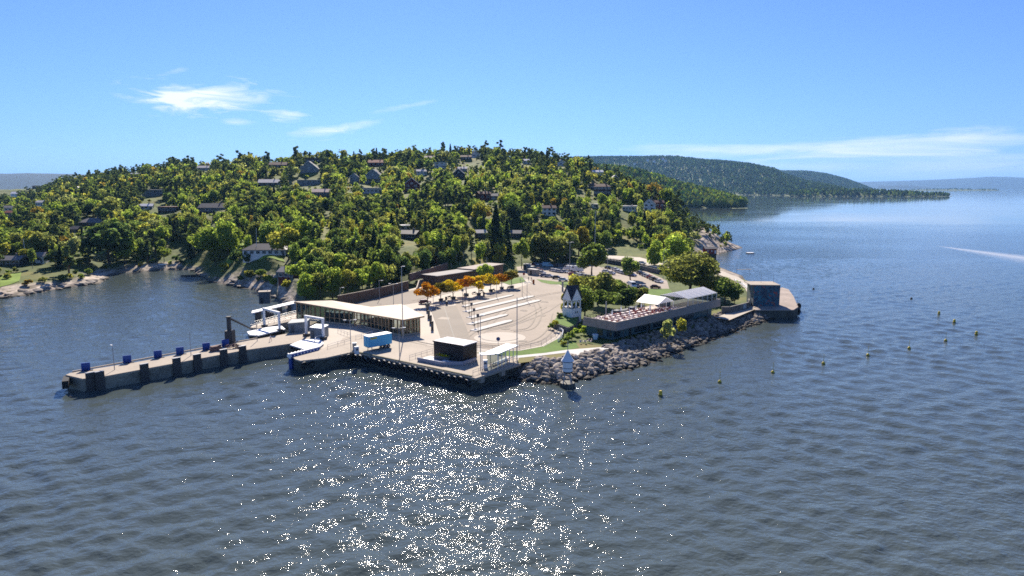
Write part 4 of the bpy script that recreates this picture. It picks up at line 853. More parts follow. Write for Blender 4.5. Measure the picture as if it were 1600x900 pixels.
for x, y in ((10.5, 3.4), (13, 8.2), (16.5, 5.6), (20, 3.2), (22, 7.5)): copy_tree(um, rw(x, y), 0, um['label'])
sofa = thing('lounge_sofa', 'dark lounge sofa at the back edge of the restaurant terrace', 'sofa', rw(15.5, 8.4), ea); MB().box((0, 0, .3), (2.6, .9, .5)).build('seat', m_dgrey, sofa); MB().box((0, .4, .65), (2.6, .25, .7)).build('backrest', m_dgrey, sofa)
for s in (-1, 1): MB().box((s * 1.2, 0, .5), (.25, .9, .6)).build('armrest', m_dgrey, sofa)
# white chairs, sign and clutter beside the restaurant end
for i, (px, py, lb) in enumerate(((930, 530, 'pale blue tub standing on the grass at the restaurant corner'),)):
    g = G(px, py, 3); t = thing('tub', lb, 'tub', g); MB().lathe([(.6, 0), (.75, .9), (.8, 1.3)], n=12).build('shell', M('pale_blue_plastic', (.45, .62, .72), .4, .05, 1.), t); MB().lathe([(.78, 1.25), (.84, 1.3), (.84, 1.38), (.7, 1.38)], n=12).build('rim', m_white, t)
for i, (px, py) in enumerate(((907, 537), (911, 535.5), (915, 537), (919, 534.5), (923, 535.5))): copy_tree(ca, G(px, py, 3.05), i * 1.3, 'pale garden chair on the grass below the bell tower', 'garden chairs on the grass').name = 'garden_chair'
# ================================================================== mural building and its quay
a, b = G(1176.5, 478, 3.2), G(1217.5, 478.5, 3.2); e1 = b - a; ma = math.atan2(e1.y, e1.x); W_ = e1.length; D_ = 8.5
m_mur, nt, N, L, bb, oo = nodes('mural_paint'); tcn = N.new('ShaderNodeTexCoord'); v1 = N.new('ShaderNodeTexNoise'); v1.inputs['Scale'].default_value = .55; v1.inputs['Detail'].default_value = 3; v1.inputs['Distortion'].default_value = 1.2; L.new(tcn.outputs['Object'], v1.inputs['Vector'])
cr = N.new('ShaderNodeValToRGB'); cr.color_ramp.interpolation = 'EASE'
for p, c in ((.0, (.012, .03, .05)), (.44, (.03, .055, .085)), (.52, (.02, .16, .22)), (.58, (.04, .06, .09)), (.64, (.35, .06, .05)), (.70, (.06, .08, .10)), (.76, (.38, .2, .06))):
    e = cr.color_ramp.elements.new(p); e.color = (*c, 1)
L.new(v1.outputs['Fac'], cr.inputs['Fac']); L.new(cr.outputs['Color'], bb.inputs['Base Color']); bb.inputs['Roughness'].default_value = .7
pl = poly([(1180, 484), (1240, 484), (1247, 479.5), (1240, 463), (1232, 452), (1222, 449), (1176, 470)], 3.2); qv = thing('mole', 'weathered concrete mole with a dark wall around the mural building', 'mole', (*pl[0], 0)); oo_ = qv.location; l = [(x - oo_.x, y - oo_.y) for x, y in pl]
MB().prism(l, -3, 2.9).build('wall', m_dkconc, qv, recalc=True); MB().prism(l, 2.903, 3.2).build('deck', M('pinkish_concrete', (.33, .27, .225), .9, .25, .2, .3), qv, recalc=True)
for i, (px, py, z) in enumerate(((1245.5, 486, 1.2), (1246, 482.5, 2.4))):
    g = G(px, py, 1.5); q = thing('rubber_fender', ['lower black rubber fender at the tip of the mole', 'upper black rubber fender at the tip of the mole'][i], 'fender', (g.x + .3, g.y, z)); MB().torus((0, 0, 0), .8, .4, rz=.6).build('tyre', m_rubber, q, smooth=True); MB().tube((0, 0, .8), (-.4, .4, 2.2), .06, .06, 5).build('chain', m_dark, q)
ctr = a + e1 / 2 + Vector((-e1.y, e1.x, 0)).normalized() * D_ / 2
t = thing('mural_building', 'windowless dark blue grey block with a colourful painted mural on the mole', 'building', (ctr.x, ctr.y, 3.2), ma)
MB().box((0, 0, 3.6), (W_, D_, 7.2)).build('wall', m_greyp, t); MB().box((0, -D_ / 2 - .03, 3.5), (W_ - .02, .05, 7.0)).build('mural', m_mur, t); MB().box((-.6, 0, 7.3), (W_ + 1.2, D_ + .5, .22)).build('roof', m_conc, t); MB().box((W_ / 2 + .03, 0, 1.2), (.06, 1.2, 2.2)).build('door', m_dgrey, t); MB().tube((-W_ / 2 - .9, -D_ / 2, 0), (-W_ / 2 - .9, -D_ / 2, 7.2), .12, .12, 6).build('downpipe', m_greyp, t)
for x in (-.6, W_ / 2 - .8): MB().tube((x, 1, 7.4), (x, 1, 10.6), .05, .04, 5).build('aerial', m_steel, t)
t = thing('stone_wall', 'low dark stone wall with a pale painted patch beside the mural building path', 'wall', G(1100, 497, 3)); pp = [G(1128, 489, 3), G(1140, 489, 3), G(1168, 482, 3), G(1170, 476, 3)]; o = t.location
for a, b in zip(pp[:-1], pp[1:]): d = b - a; m = (a + b) / 2 - o; MB().box((m.x, m.y, 1.0), (d.length + .3, .6, 2.2), math.atan2(d.y, d.x)).build('wall', m_rock2, t)
d = pp[2] - pp[1]; m = pp[1].lerp(pp[2], .8) - o; MB().box((m.x + .1, m.y - .35, 1.1), (2.2, .06, 1.6), math.atan2(d.y, d.x)).build('painted_patch', M('painted_patch', (.3, .34, .36), .8, .5, 1.), t)
# ================================================================== long brown wall and service building
def longwall(px, h, label, mat, z=3.0, cap=True):
    pts = [G(a, b, z) for a, b in px]; t = thing('timber_wall', label, 'wall', pts[0]); o = t.location
    for a, b in zip(pts[:-1], pts[1:]):
        d = b - a; m = (a + b) / 2 - o; an = math.atan2(d.y, d.x); MB().box((m.x, m.y, h / 2), (d.length, .3, h), an).build('wall', mat, t); MB().box((m.x, m.y, h + .06), (d.length, .42, .1), an).build('coping', m_conc, t)
        n = max(2, int(d.length / 5)); nn = Vector((d.y, -d.x, 0)).normalized() * .2
        for k in range(n + 1): v = a.lerp(b, k / n) - o + nn; MB().box((v.x, v.y, h / 2), (.16, .12, h - .1), an).build('post', m_brown, t)
longwall([(528, 478), (560, 471.5), (600, 462.5), (638, 452.5)], 3.5, 'long brown timber noise wall behind the ferry hall', m_brown)
longwall([(640, 440), (668, 432), (699, 421)], 3.2, 'upper reddish timber wall climbing beneath the trees', M('reddish_boards', (.20, .115, .085), .8, .2, .6), 5.0)
fa = [G(683, 447.5, 3), G(740, 438, 3), G(786, 428.5, 3)]; t = thing('service_building', 'long dark timber service building with a bent flat roof behind the autumn trees', 'building', (fa[0].x, fa[0].y, 3)); o = t.location
for i, (a, b) in enumerate(zip(fa[:-1], fa[1:])):
    d = b - a; an = math.atan2(d.y, d.x); n = Vector((-d.y, d.x, 0)).normalized(); c = (a + b) / 2 + n * 4 - o; hh = 4.2 + .5 * i
    MB().box((c.x, c.y, hh / 2), (d.length, 8, hh), an).build('wall', m_brown, t); MB().box((c.x, c.y, hh + .12 + .02 * i), (d.length + .8, 9.2, .24), an).build('roof', [M('roof_felt', (.30, .28, .26), .85, .12, .3), M('roof_felt_brown', (.33, .28, .24), .85, .12, .3)][i], t)
    for k in range(5): v = a.lerp(b, .12 + .19 * k) - n * .04 - o; MB().box((v.x, v.y, 1.5), (1.1, .08, 2.2), an).build('door' if k % 2 else 'window', m_dgrey if k % 2 else m_pane, t)
a = G(664, 446, 3); b = G(690, 440, 3); 
longwall([(651, 460), (655, 447), (682, 439)], 2.4, 'grey concrete wall stepping up beside the service building', m_conc)
q = [G(824, 421, 3), G(828.5, 424.5, 3), G(833.5, 429.5, 3)]
for i, v in enumerate(q):
    t = thing('utility_shed', ['dark green utility shed at the car park entrance, farthest back', 'grey green utility shed between the other two at the car park entrance', 'pale roofed utility shed nearest the grass at the car park entrance'][i], 'shed', v, -.75); MB().box((0, 0, 1.3), (3.4 if i < 2 else 5.2, 2.4, 2.6)).build('wall', [m_dgrey, m_greyp, m_conc][i], t); MB().box((0, 0, 2.7), (3.7 if i < 2 else 5.5, 2.7, .16)).build('roof', [m_steel, m_greyp, m_path][i], t); MB().box((-.5, -1.22, 1.05), (1.0, .05, 2.)).build('door', m_dark, t)
# dark guard wall below the road
pp = [G(944, 406.5, 4.4), G(985, 414, 4.2), G(1030, 425, 4.)]; t = thing('road_wall', 'dark retaining wall carrying the road above the car park', 'wall', (pp[0].x, pp[0].y, 2.5)); o = t.location
for a, b in zip(pp[:-1], pp[1:]):
    d = b - a; m = (a + b) / 2 - o; an = math.atan2(d.y, d.x); MB().box((m.x, m.y, 1.3), (d.length, .5, 2.8), an).build('wall', m_dgrey, t)
    for k in range(9): v = a.lerp(b, k / 8) - o; MB().tube((v.x, v.y, 2.7), (v.x, v.y, 3.8), .05, .05, 4).build('post', m_steel, t)
    MB().tube((a.x - o.x, a.y - o.y, 3.7), (b.x - o.x, b.y - o.y, 3.7), .06, .06, 4).build('rail', m_steel, t)
# ================================================================== lamps, masts, signs
lamp(608.5, 537, 5.0, 'double armed lamp between the trailer and the ferry hall', 2) if False else None
lamp(548.5, 549, 8.0, 'double armed lamp at the inner corner of the quay', 2, arm=1.0, rz=.2); lamp(624.5, 561, 7.6, 'double armed lamp on the quay edge beside the trailer', 2, arm=1.0, rz=.2)
lamp(615, 474, 7.0, 'double armed lamp at the brown wall behind the ferry hall', 2, arm=1.0); lamp(593, 468, 7., 'lamp post beside the brown wall, left of the double lamp', 1); lamp(532, 476, 6., 'lamp post at the near end of the brown wall', 1)
lamp(751, 578, 12.5, 'tall mast with small lamps at the shelter end of the gangway', 1, r=.07, arm=.3); lamp(807.8, 566, 15.5, 'tallest bare mast at the end of the white shelter', 0, r=.09)
lamp(630, 532, 20, 'very tall mast rising before the front tip of the hall roof', 1, r=.1, arm=.3); lamp(823.5, 471, 7., 'lamp post on the waiting lanes, farthest from the ferry hall', 2, arm=.5); lamp(816, 463, 6.5, 'lamp post beside the autumn tree row, farthest back', 1); lamp(776, 465, 6.0, 'lamp post between the autumn trees and the first queue island', 0)
lamp(677, 477, 7., 'thin lamp post beside the orange tree nearest the ferry hall', 0); lamp(872, 452, 0.01, 'x', 0) if False else None
lamp(890, 428, 15, 'tall lamp mast in the middle of the main car park', 2, r=.12, arm=1.2); lamp(949, 424, 11, 'double armed street lamp at the road above the car park', 2, r=.1, arm=1.2); lamp(1036, 436, 13, 'tall street lamp beside the large maple', 1, r=.1); lamp(1122, 436, 14, 'tall lamp mast on the shore path beyond the maple', 0, r=.1)
lamp(929, 406, 26, 'tall grey mast among the trees above the car park', 0, r=.16, z=5.2)
g = G(879, 455, 3); t = thing('bollard_post', 'thick grey post standing at the edge of the waiting lanes beside the tower trees', 'post', g); MB().box((0, 0, 1.9), (.7, .7, 3.8)).build('shaft', m_steel, t); MB().box((0, 0, 3.88), (.85, .85, .16)).build('cap', m_conc, t)
g = G(778.5, 549, 3); t = thing('round_sign', 'round dark blue road sign before the turning circle', 'road sign', g); MB().tube((0, 0, 0), (0, 0, 3.2), .05, .05, 6).build('post', m_steel, t); p_ = MB().lathe([(.5, -.03), (.5, .03)], n=16).build('disc', M('sign_blue', (.02, .05, .2), .4, .05, 1.), t); p_.rotation_euler = (math.pi / 2, 0, 0); p_.location = (0, -.06, 3.2)
g = G(818.5, 438, 3); t = thing('round_sign', 'round red road sign at the car park entrance', 'road sign', g); MB().tube((0, 0, 0), (0, 0, 2.8), .05, .05, 6).build('post', m_steel, t); p_ = MB().lathe([(.55, -.03), (.55, .03)], n=16).build('disc', m_red, t); p_.rotation_euler = (math.pi / 2, 0, 0); p_.location = (0, -.06, 2.8)
# lane signals: square signs on posts in two rows
src = None
for i, (px, py) in enumerate(((727, 481), (733, 489), (737, 498), (741, 508), (747, 518), (723, 474))):
    lb = 'square lane sign at the head of the queue islands, ' + ['second from the autumn trees', 'third from the autumn trees', 'middle of the row', 'second from the turning circle', 'nearest the turning circle', 'nearest the autumn trees'][i]
    g = G(px, py, 3.1)
    if src is None:
        src = thing('lane_sign', lb, 'lane sign', g, -.2, 'lane signs over the waiting lanes'); MB().tube((0, 0, 0), (0, 0, 4.6), .08, .07, 6).build('post', m_dark, src); MB().box((0, -.12, 4.7), (.8, .12, .85)).build('panel', m_fend, src); MB().box((0, -.19, 4.7), (.62, .02, .66)).build('screen', m_dgrey, src)
        MB().lathe([(.32, 0), (.28, .2), (.1, .25)], n=10).build('base', m_fend, src)
    else: copy_tree(src, g, -.2, lb)
src = None
for i, (px, py) in enumerate(((668, 487), (670, 498), (673, 506), (675.5, 516))):
    lb = 'dark information pillar between the ferry hall and the bus lane, ' + ['farthest from the quay', 'second from the autumn trees', 'third from the autumn trees', 'nearest the quay'][i]; g = G(px, py, 3)
    if src is None:
        src = thing('info_pillar', lb, 'pillar', g, .2, 'dark pillars beside the bus lane'); MB().box((0, 0, 1.35), (.75, .4, 2.6)).build('panel', m_fend, src); MB().box((0, 0, .05), (.9, .6, .1)).build('foot', m_conc, src); MB().box((0, -.215, 1.7), (.6, .02, 1.2)).build('screen', m_pane, src)
    else: copy_tree(src, g, .2, lb)
for i, (px, py) in enumerate(((698, 476.5), (756, 462.5), (697, 470))):
    g = G(px, py, 3); t = thing('litter_bin', 'dark litter bin on the paving, ' + ['below the brown autumn tree', 'below the yellow autumn tree in the middle', 'behind the brown autumn tree'][i], 'litter bin', g); MB().lathe([(.35, 0), (.38, 1.3)], n=10).build('body', m_fend, t); MB().lathe([(.42, 1.3), (.42, 1.42), (.1, 1.5)], n=10).build('lid', m_dark, t)
src = None
for i, (px, py) in enumerate(((702, 466), (741, 459.5), (752, 456.5), (771, 455), (728, 462.5), (795, 451))):
    lb = 'dark motorcycle parked along the autumn trees, ' + ordinal(i, 'nearest the ferry hall') + (' in the line' if i else ''); g = G(px, py, 3)
    lb = ['dark motorcycle parked behind the brown autumn tree', 'dark motorcycle parked beside the second orange tree', 'dark motorcycle parked behind the middle yellow tree', 'dark motorcycle parked beside the third orange tree', 'dark motorcycle parked between the yellow tree and the second orange tree', 'dark motorcycle parked beneath the last orange tree'][i]
    if src is None:
        src = thing('motorcycle', lb, 'motorcycle', g, .4, 'motorcycles along the autumn trees')
        for s in (-.7, .7): MB().torus((s, 0, .33), .26, .09, n=12, k=5).build('wheel', m_rubber, src)
        MB().box((0, 0, .55), (.7, .3, .4)).build('engine', m_dgrey, src); MB().box((.15, 0, .85), (.5, .3, .25)).build('tank', m_dark, src); MB().box((-.4, 0, .82), (.7, .28, .14)).build('saddle', m_dark, src); MB().tube((.7, 0, .33), (.42, 0, 1.1), .05, .05, 5).build('fork', m_steel, src); MB().tube((.42, -.35, 1.1), (.42, .35, 1.1), .025, .025, 5).build('handlebar', m_dark, src)
    else: copy_tree(src, g, random.uniform(0, 1), lb)
# flagpoles on the far shore
for px, py, h, lb in ((401, 405, 14, 'white leaning flagpole beside the white house with the lawn'), (42, 413, 12, 'white flagpole beside the low cabin at the cove')):
    g = hit(px, py); t = thing('flagpole', lb, 'flagpole', g); MB().tube((0, 0, -.3), (.6 if px > 300 else -.5, 0, h), .12, .07, 6).build('pole', m_white, t); MB().lathe([(.02, 0), (.14, .1), (.02, .25)], (.6 if px > 300 else -.5, 0, h), 8).build('finial', m_white, t)
# ================================================================== buoys
src = None
bu = [(1032, 618, 0), (1124.5, 598, 1), (1207.5, 583, 1), (1286.5, 569, 1), (1356, 556, 1), (1420.5, 545, 1), (1477.5, 533, 1), (1525.5, 523, 0), (1491, 504, 0), (1467, 491, 0), (1424, 467, 2), (1271, 452, 2)]
bl = ['short pole free yellow buoy nearest the beacon, first of the line', 'yellow stick buoy, second in the line from the beacon', 'yellow stick buoy, third in the line from the beacon', 'yellow stick buoy, fourth in the line from the beacon', 'yellow stick buoy, fifth in the line from the beacon', 'yellow stick buoy, sixth in the line from the beacon', 'yellow stick buoy, seventh and last stick in the line', 'round yellow buoy at the bend of the buoy line, farthest from the shore', 'small yellow buoy just beyond the bend of the buoy line', 'small yellow buoy, second beyond the bend of the buoy line', 'small dark buoy at the far end of the buoy line', 'small dark buoy floating off the mural building']
for i, (px, py, k) in enumerate(bu):
    t = thing('buoy', bl[i], 'buoy', G(px, py, 0), .2 * i, 'buoys in a line off the shore'); t.scale = (.78, .78, .95); mt = m_fend if k == 2 else m_yellow
    MB().lathe([(.15, -.5), (.5, -.2), (.55, .3), (.3, .6), (.1, .7)], n=10).build('float', mt, t, smooth=True)
    MB().lathe([(.56, .02), (.57, .18)], n=10).build('band', m_fend, t)
    if k == 1: MB().tube((0, 0, .6), (.06, 0, 2.7), .07, .05, 6).build('stick', m_yellow, t); MB().box((.06, 0, 2.6), (.34, .06, .06)).build('cross', m_yellow, t)
    elif k == 0: MB().lathe([(.45, .5), (.45, 1.0), (.3, 1.15)], n=10).build('collar', m_yellow, t)
g = G(1172, 396, 0); t = thing('bathing_raft', 'flat pale bathing raft floating off the red boathouse', 'raft', g, .1); MB().box((0, 0, .45), (4.6, 3.6, .3)).build('deck', m_white2, t)
for s in (-1, 1): MB().tube((-2.2, s * 1.2, .1), (2.2, s * 1.2, .1), .3, .3, 8).build('float', m_fend, t)
# diving board frame and small jetties
g = G(1151, 424, .8); t = thing('diving_frame', 'thin steel diving frame at the rock edge before the boathouse', 'diving frame', g); MB().tube((0, 0, -.3), (0, 0, 5.5), .08, .08, 5).build('mast', m_steel, t); MB().tube((0, 0, 5.3), (6, 1, 1.2), .06, .06, 5).build('stay', m_steel, t); MB().box((4, .8, .9), (8, .9, .15), .15).build('board', m_conc, t); MB().tube((7.2, 1.3, .85), (7.2, 1.3, -1.5), .1, .1, 5).build('pile', m_steel, t)
g = G(1110, 402, 1.0); t = thing('boathouse', 'small red boathouse on dark piles at the rocky shore', 'boathouse', (g.x, g.y + 2, 0), .05)
MB().box((0, 0, 4.6), (7.0, 5.0, 3.2)).build('wall', M('falu_red', (.19, .028, .022), .8, .15, .8), t); q = MB()
for s in (-1, 1): q = MB(); q.prism([(-3.9, 0), (3.9, 0), (3.9, s * 3.0), (-3.9, s * 3.0)], 6.1, 6.2); q.v = [(x, y, z + 1.1 * (1 - abs(y) / 3.0)) for x, y, z in q.v]; q.build('roof', m_slate, t, recalc=True)
for x in (-2, 0.4): w = MB().box((x, -2.53, 4.8), (.9, .06, 1.1)).build('window', m_white, t); MB().box((x, -2.57, 4.8), (.6, .05, .8)).build('pane', m_pane, w)
MB().box((2.6, -2.53, 4.3), (.9, .06, 2.0)).build('door', m_white2, t); MB().box((4.2, -.8, 2.85), (2.2, 5.0, .2)).build('deck', m_conc, t); MB().box((0, 0, 2.8), (7.4, 5.6, .3)).build('floor', m_fend, t)
for x in (-3.2, 0, 3.2):
    for y in (-2.3, 2.3): MB().tube((x, y, -2), (x, y, 2.7), .2, .2, 6).build('pile', m_fend, t)
MB().box((0, .3, 1.2), (6.6, 4.4, 2.8)).build('base', m_dkconc, t)
# ================================================================== people
def person(px, py, label, shirt, legs, stride=.25, rz=0, z=3.):
    me = bpy.data.meshes.new('person'); s = stride
    J = [(0, 0, .95), (0, 0, 1.2), (0, .02, 1.42), (0, .02, 1.53), (0, 0, 1.66), (0, .01, 1.76), (.1, 0, .9), (.11, -s * .6, .5), (.11, -s * .5, .08), (.11, -s * .5 - .14, .04), (-.1, 0, .9), (-.11, s * .5, .5), (-.11, s * 1.0, .1), (-.11, s * 1.0 - .12, .05),
         (.19, .02, 1.42), (.25, .08, 1.14), (.25, -.05, .9), (.25, -.08, .82), (-.19, .02, 1.42), (-.25, -.04, 1.14), (-.24, -.2, .93), (-.24, -.24, .86)]
    E = [(0, 1), (1, 2), (2, 3), (3, 4), (4, 5), (0, 6), (6, 7), (7, 8), (8, 9), (0, 10), (10, 11), (11, 12), (12, 13), (2, 14), (14, 15), (15, 16), (16, 17), (2, 18), (18, 19), (19, 20), (20, 21)]
    rad = [.15, .14, .15, .06, .1, .085, .1, .07, .05, .045, .1, .07, .05, .045, .07, .05, .04, .035, .07, .05, .04, .035]
    me.from_pydata(J, E, []); o = bpy.data.objects.new('person_tmp', me); COL.objects.link(o)
    md = o.modifiers.new('s', 'SKIN'); md2 = o.modifiers.new('d', 'SUBSURF'); md2.levels = 1; md2.render_levels = 1
    for i, r in enumerate(rad): me.skin_vertices[0].data[i].radius = (r, r * .8)
    me.skin_vertices[0].data[0].use_root = True
    dg = bpy.context.evaluated_depsgraph_get(); nm = bpy.data.meshes.new_from_object(o.evaluated_get(dg)); bpy.data.objects.remove(o)
    nm.materials.clear()
    for m in (m_skin, shirt, legs, m_hair): nm.materials.append(m)
    for p in nm.polygons:
        c = p.center; p.use_smooth = True
        p.material_index = 3 if c.z > 1.7 or (c.z > 1.6 and c.y > .03) else 0 if c.z > 1.5 or (abs(c.x) > .2 and c.z < 1.1) else 1 if c.z > .93 else 2 if c.z > .09 else 3
    t = bpy.data.objects.new('person', nm); COL.objects.link(t); t.location = G(px, py, z); t.rotation_euler = (0, 0, rz); return tag(t, label, 'person')
m_skin = M('skin', (.45, .28, .2), .6, .05, 3.); m_hair = M('dark_hair', (.03, .022, .018), .7, .2, 3.); m_cl = [M('cloth_' + n, c, .85, .1, 3.) for n, c in (('dark', (.03, .03, .04)), ('white', (.65, .62, .62)), ('pink', (.5, .25, .28)), ('navy', (.03, .04, .09)))]
person(825.7, 438.5, 'person in dark clothes walking at the car park entrance, beside the red sign', m_cl[0], m_cl[0], .3, 2.2); person(830.3, 439, 'person in navy walking at the car park entrance, nearest the sheds', m_cl[3], m_cl[0], .25, 2.0)
person(423, 533, 'person in a pale shirt walking on the inner end of the pier', m_cl[1], m_cl[2], .3, 1.2, 3.); person(813, 441, 'person in white walking beside the last autumn tree', m_cl[1], m_cl[3], .2, .5)
person(646, 505, 'person in pink standing outside the glass end of the ferry hall', m_cl[2], m_cl[0], .1, .8)
g = G(833.5, 443.5, 3); t = thing('orange_bin', 'small orange brown bin where the path meets the waiting lanes', 'bin', g, .3); MB().box((0, 0, .9), (.7, .7, 1.8)).build('body', M('rust_orange', (.36, .10, .02), .6, .15, 1.), t); MB().box((0, 0, 1.86), (.8, .8, .12)).build('lid', m_dark, t)
g = G(825, 443, 3); t = thing('park_bench', 'dark bench beside the orange brown bin', 'bench', g, .1); MB().box((0, 0, .45), (3.2, .6, .1)).build('seat', m_fend, t)
for s in (-1, 1): MB().box((s * 1.3, 0, .2), (.12, .5, .4)).build('leg', m_steel, t)
# tree planters come with the trees
# ================================================================== cars
def car(label, col, rz, loc, van=0, group='cars in the car park'):
    t = thing('parked_car' if not van else 'parked_van', label, 'car' if not van else 'van', loc, rz, group)
    L_, W_, H = (4.4, 1.8, 1.48) if not van else (5.6, 2.0, 2.4)
    pr = [(-2.2, .3), (-2.22, .75), (-2.1, .95), (-1.2, 1.0), (.95, .98), (1.95, .82), (2.18, .6), (2.2, .3)] if not van else [(-2.8, .35), (-2.8, 2.2), (-2.6, 2.4), (.9, 2.4), (1.3, 2.25), (1.95, 1.35), (2.7, 1.05), (2.8, .4)]
    q = MB(); n = len(pr); hw = W_ / 2; q.add([(x, -hw, z) for x, z in pr] + [(x, hw, z) for x, z in pr], [tuple(range(n)), tuple(range(n, 2 * n))[::-1]] + [(i, n + i, n + (i + 1) % n, (i + 1) % n) for i in range(n)]); q.build('body', col, t, recalc=True)
    if not van:
        q = MB(); lo = [(-1.75, .97), (1.2, .97)]; up = [(-1.25, 1.42), (.35, 1.42)]
        q.add([(-1.85, -hw + .06, .97), (1.15, -hw + .06, .97), (1.15, hw - .06, .97), (-1.85, hw - .06, .97), (-1.3, -hw + .25, 1.43), (.35, -hw + .25, 1.43), (.35, hw - .25, 1.43), (-1.3, hw - .25, 1.43)], [(0, 1, 5, 4), (1, 2, 6, 5), (2, 3, 7, 6), (3, 0, 4, 7), (4, 5, 6, 7)]); q.build('window', m_cglass, t, recalc=True)
        q = MB(); q.box((-.48, 0, 1.46), (1.72, W_ - .46, .07)); q.build('roof', col, t)
    else:
        q = MB(); q.add([(1.32, -hw + .1, 2.2), (1.32, hw - .1, 2.2), (1.94, hw - .1, 1.4), (1.94, -hw + .1, 1.4)], [(0, 1, 2, 3)]); q.v = [(x + .04, y, z + .04) for x, y, z in q.v]; q.build('windscreen', m_cglass, t)
        for s in (-1, 1): q = MB(); q.box((1.0, s * (hw + .005), 1.75), (.9, .02, .6)); q.build('window', m_cglass, t)
    for x in (-1.35, 1.35):
        for s in (-1, 1):
            w = MB().lathe([(.33, -.11), (.33, .11)], n=12).build('wheel', m_rubber, t); w.rotation_euler = (math.pi / 2, 0, 0); w.location = (x * (1.25 if van else 1), s * (hw - .1), .33)
    for s in (-1, 1): MB().box((L_ / 2 - .02, s * .62, .68), (.08, .36, .16)).build('headlight', m_white, t)
    return t
m_cglass = M('car_glass', (.015, .018, .022), .05, .1, 1., spec=.7)
CC = {n: M('car_' + n.replace(' ', '_'), c, .25, .03, 1., spec=.6) for n, c in (('white', (.72, .73, .75)), ('silver', (.42, .43, .46)), ('grey', (.16, .165, .18)), ('black', (.015, .015, .018)), ('blue', (.03, .07, .20)), ('red', (.30, .02, .03)), ('maroon', (.12, .015, .03)))}
cars = [((842, 423), 'maroon', -.75, 'maroon car parked behind the pale roofed shed'), ((846, 427.5), 'silver', -.75, 'silver car second in the front row, behind the pale shed'), ((851, 432.5), 'blue', -.3, 'blue car parked in the front row beside the silver hatchback'), ((857.5, 433), 'silver', -.3, 'silver hatchback in the front row between the blue and the black car'), ((870, 435.5), 'black', -.3, 'black car parked in the front row beside the white one'), ((880, 439), 'white', -.2, 'white car at the near end of the front row on the grass edge'),
        ((882, 426), 'silver', -.8, 'silver car parked beside the two white vans'), ((895, 430.5), 'red', -.8, 'red car parked in front of the larger white van'), ((904, 431.5), 'white', -.8, 'white car parked between the red car and the round tree'), ((866, 417), 'black', -.1, 'black car in the shade at the back hedge, nearest the light blue truck'), ((873, 416), 'grey', -.1, 'grey car in the shade at the back hedge, middle of three'), ((880, 416), 'black', -.1, 'black car in the shade at the back hedge, beside the lamp mast'),
        ((951, 420), 'black', -.9, 'black car under the street lamp at the left of the second lot'), ((947, 426), 'white', -.9, 'white car in the second lot beside the round tree'), ((955, 428.5), 'silver', -.9, 'silver car in the second lot behind the yellowish trees'), ((962, 422.5), 'white', -.9, 'white car in the second lot nearest the small round tree'),
        ((1000.5, 428), 'grey', -1.1, 'grey car at the far end of the row below the road'), ((1004.5, 430), 'black', -1.1, 'black car, second from the far end of the row below the road'), ((1008.5, 432), 'silver', -1.1, 'silver car, third from the far end of the row below the road'), ((1012.5, 433.5), 'white', -1.1, 'white car in the middle of the row below the road'), ((1016.5, 435.5), 'red', -1.1, 'red car in the row below the road'), ((1020.5, 437.5), 'silver', -1.1, 'silver car beside the red car in the row below the road'), ((1025, 439.5), 'black', -1.1, 'black car, second from the maple end of the row below the road'), ((1029.5, 441.5), 'white', -1.1, 'white car at the maple end of the row below the road'),
        ((995, 449), 'black', -1.2, 'black car at the grass edge beside the white van'), ((1006, 451), 'grey', -1.2, 'dark grey car at the grass edge, right of the black car'), ((1024, 450.5), 'maroon', -.2, 'maroon car parked at the grass edge under the maple'), ((664, 474.5), 'maroon', .15, 'dark maroon car driving on the bus road beside the orange tree'), ((1003, 412.5), 'white', -.4, 'white car driving on the road above the second lot')]
rows = [('the back row under the broad olive tree', 'back', [(824 + 6.2 * k, 415.5 - .55 * k) for k in range(5)], -.9), ('the middle row of the main car park', 'mid', [(864 + 5.2 * k, 424 + .9 * k) for k in range(3)], -.8), ('the second row of the second lot', 'lot', [(966 + 5.5 * k, 426 + 1.4 * k) for k in range(5)], -1.0), ('the row along the hedge of the second lot', 'hedge', [(951 + 7 * k, 448 + .2 * k) for k in range(4)], -1.3), ('the row under the round car park tree', 'round', [(908 + 6.2 * k, 432 + 1.2 * k) for k in range(4)], -.8)]
rc = random.Random(3); cw_ = ['silver', 'white', 'black', 'silver', 'blue', 'white', 'red']
for nm, key, pts, rz in rows:
    for k, p in enumerate(pts):
        c = cw_[(k * 2 + len(key)) % 7]; cars.append((p, c, rz + rc.uniform(-.06, .06), f'{c} car in {nm}, ' + ordinal(k, 'leftmost')))
proto = {}
for (px, py), c, rz, lb in cars:
    z = 5.2 if lb.endswith('above the second lot') else 2.99
    gr = 'cars in the car park' if 'driving' not in lb else 'cars on the road'
    if c not in proto: proto[c] = car(lb, CC[c], rz, G(px, py, z), 0, gr)
    else: copy_tree(proto[c], G(px, py, z), rz, lb, gr)
v0 = car('white van parked beside the silver car, behind the larger van', CC['white'], 2.3, G(888, 422, 3), 1, 'vans in the car park'); v1 = copy_tree(v0, G(901, 424.5, 3), 2.3, 'largest white box van in the main car park', None, 1.25); copy_tree(v0, G(988, 449, 3), -1.4, 'white van at the grass edge of the second lot')
t = car('light blue truck in the shade at the back hedge', M('pale_truck_blue', (.25, .45, .55), .4, .05, 1.), -.1, G(856, 417, 3), 1); t.name = 'parked_truck'; t['category'] = 'truck'
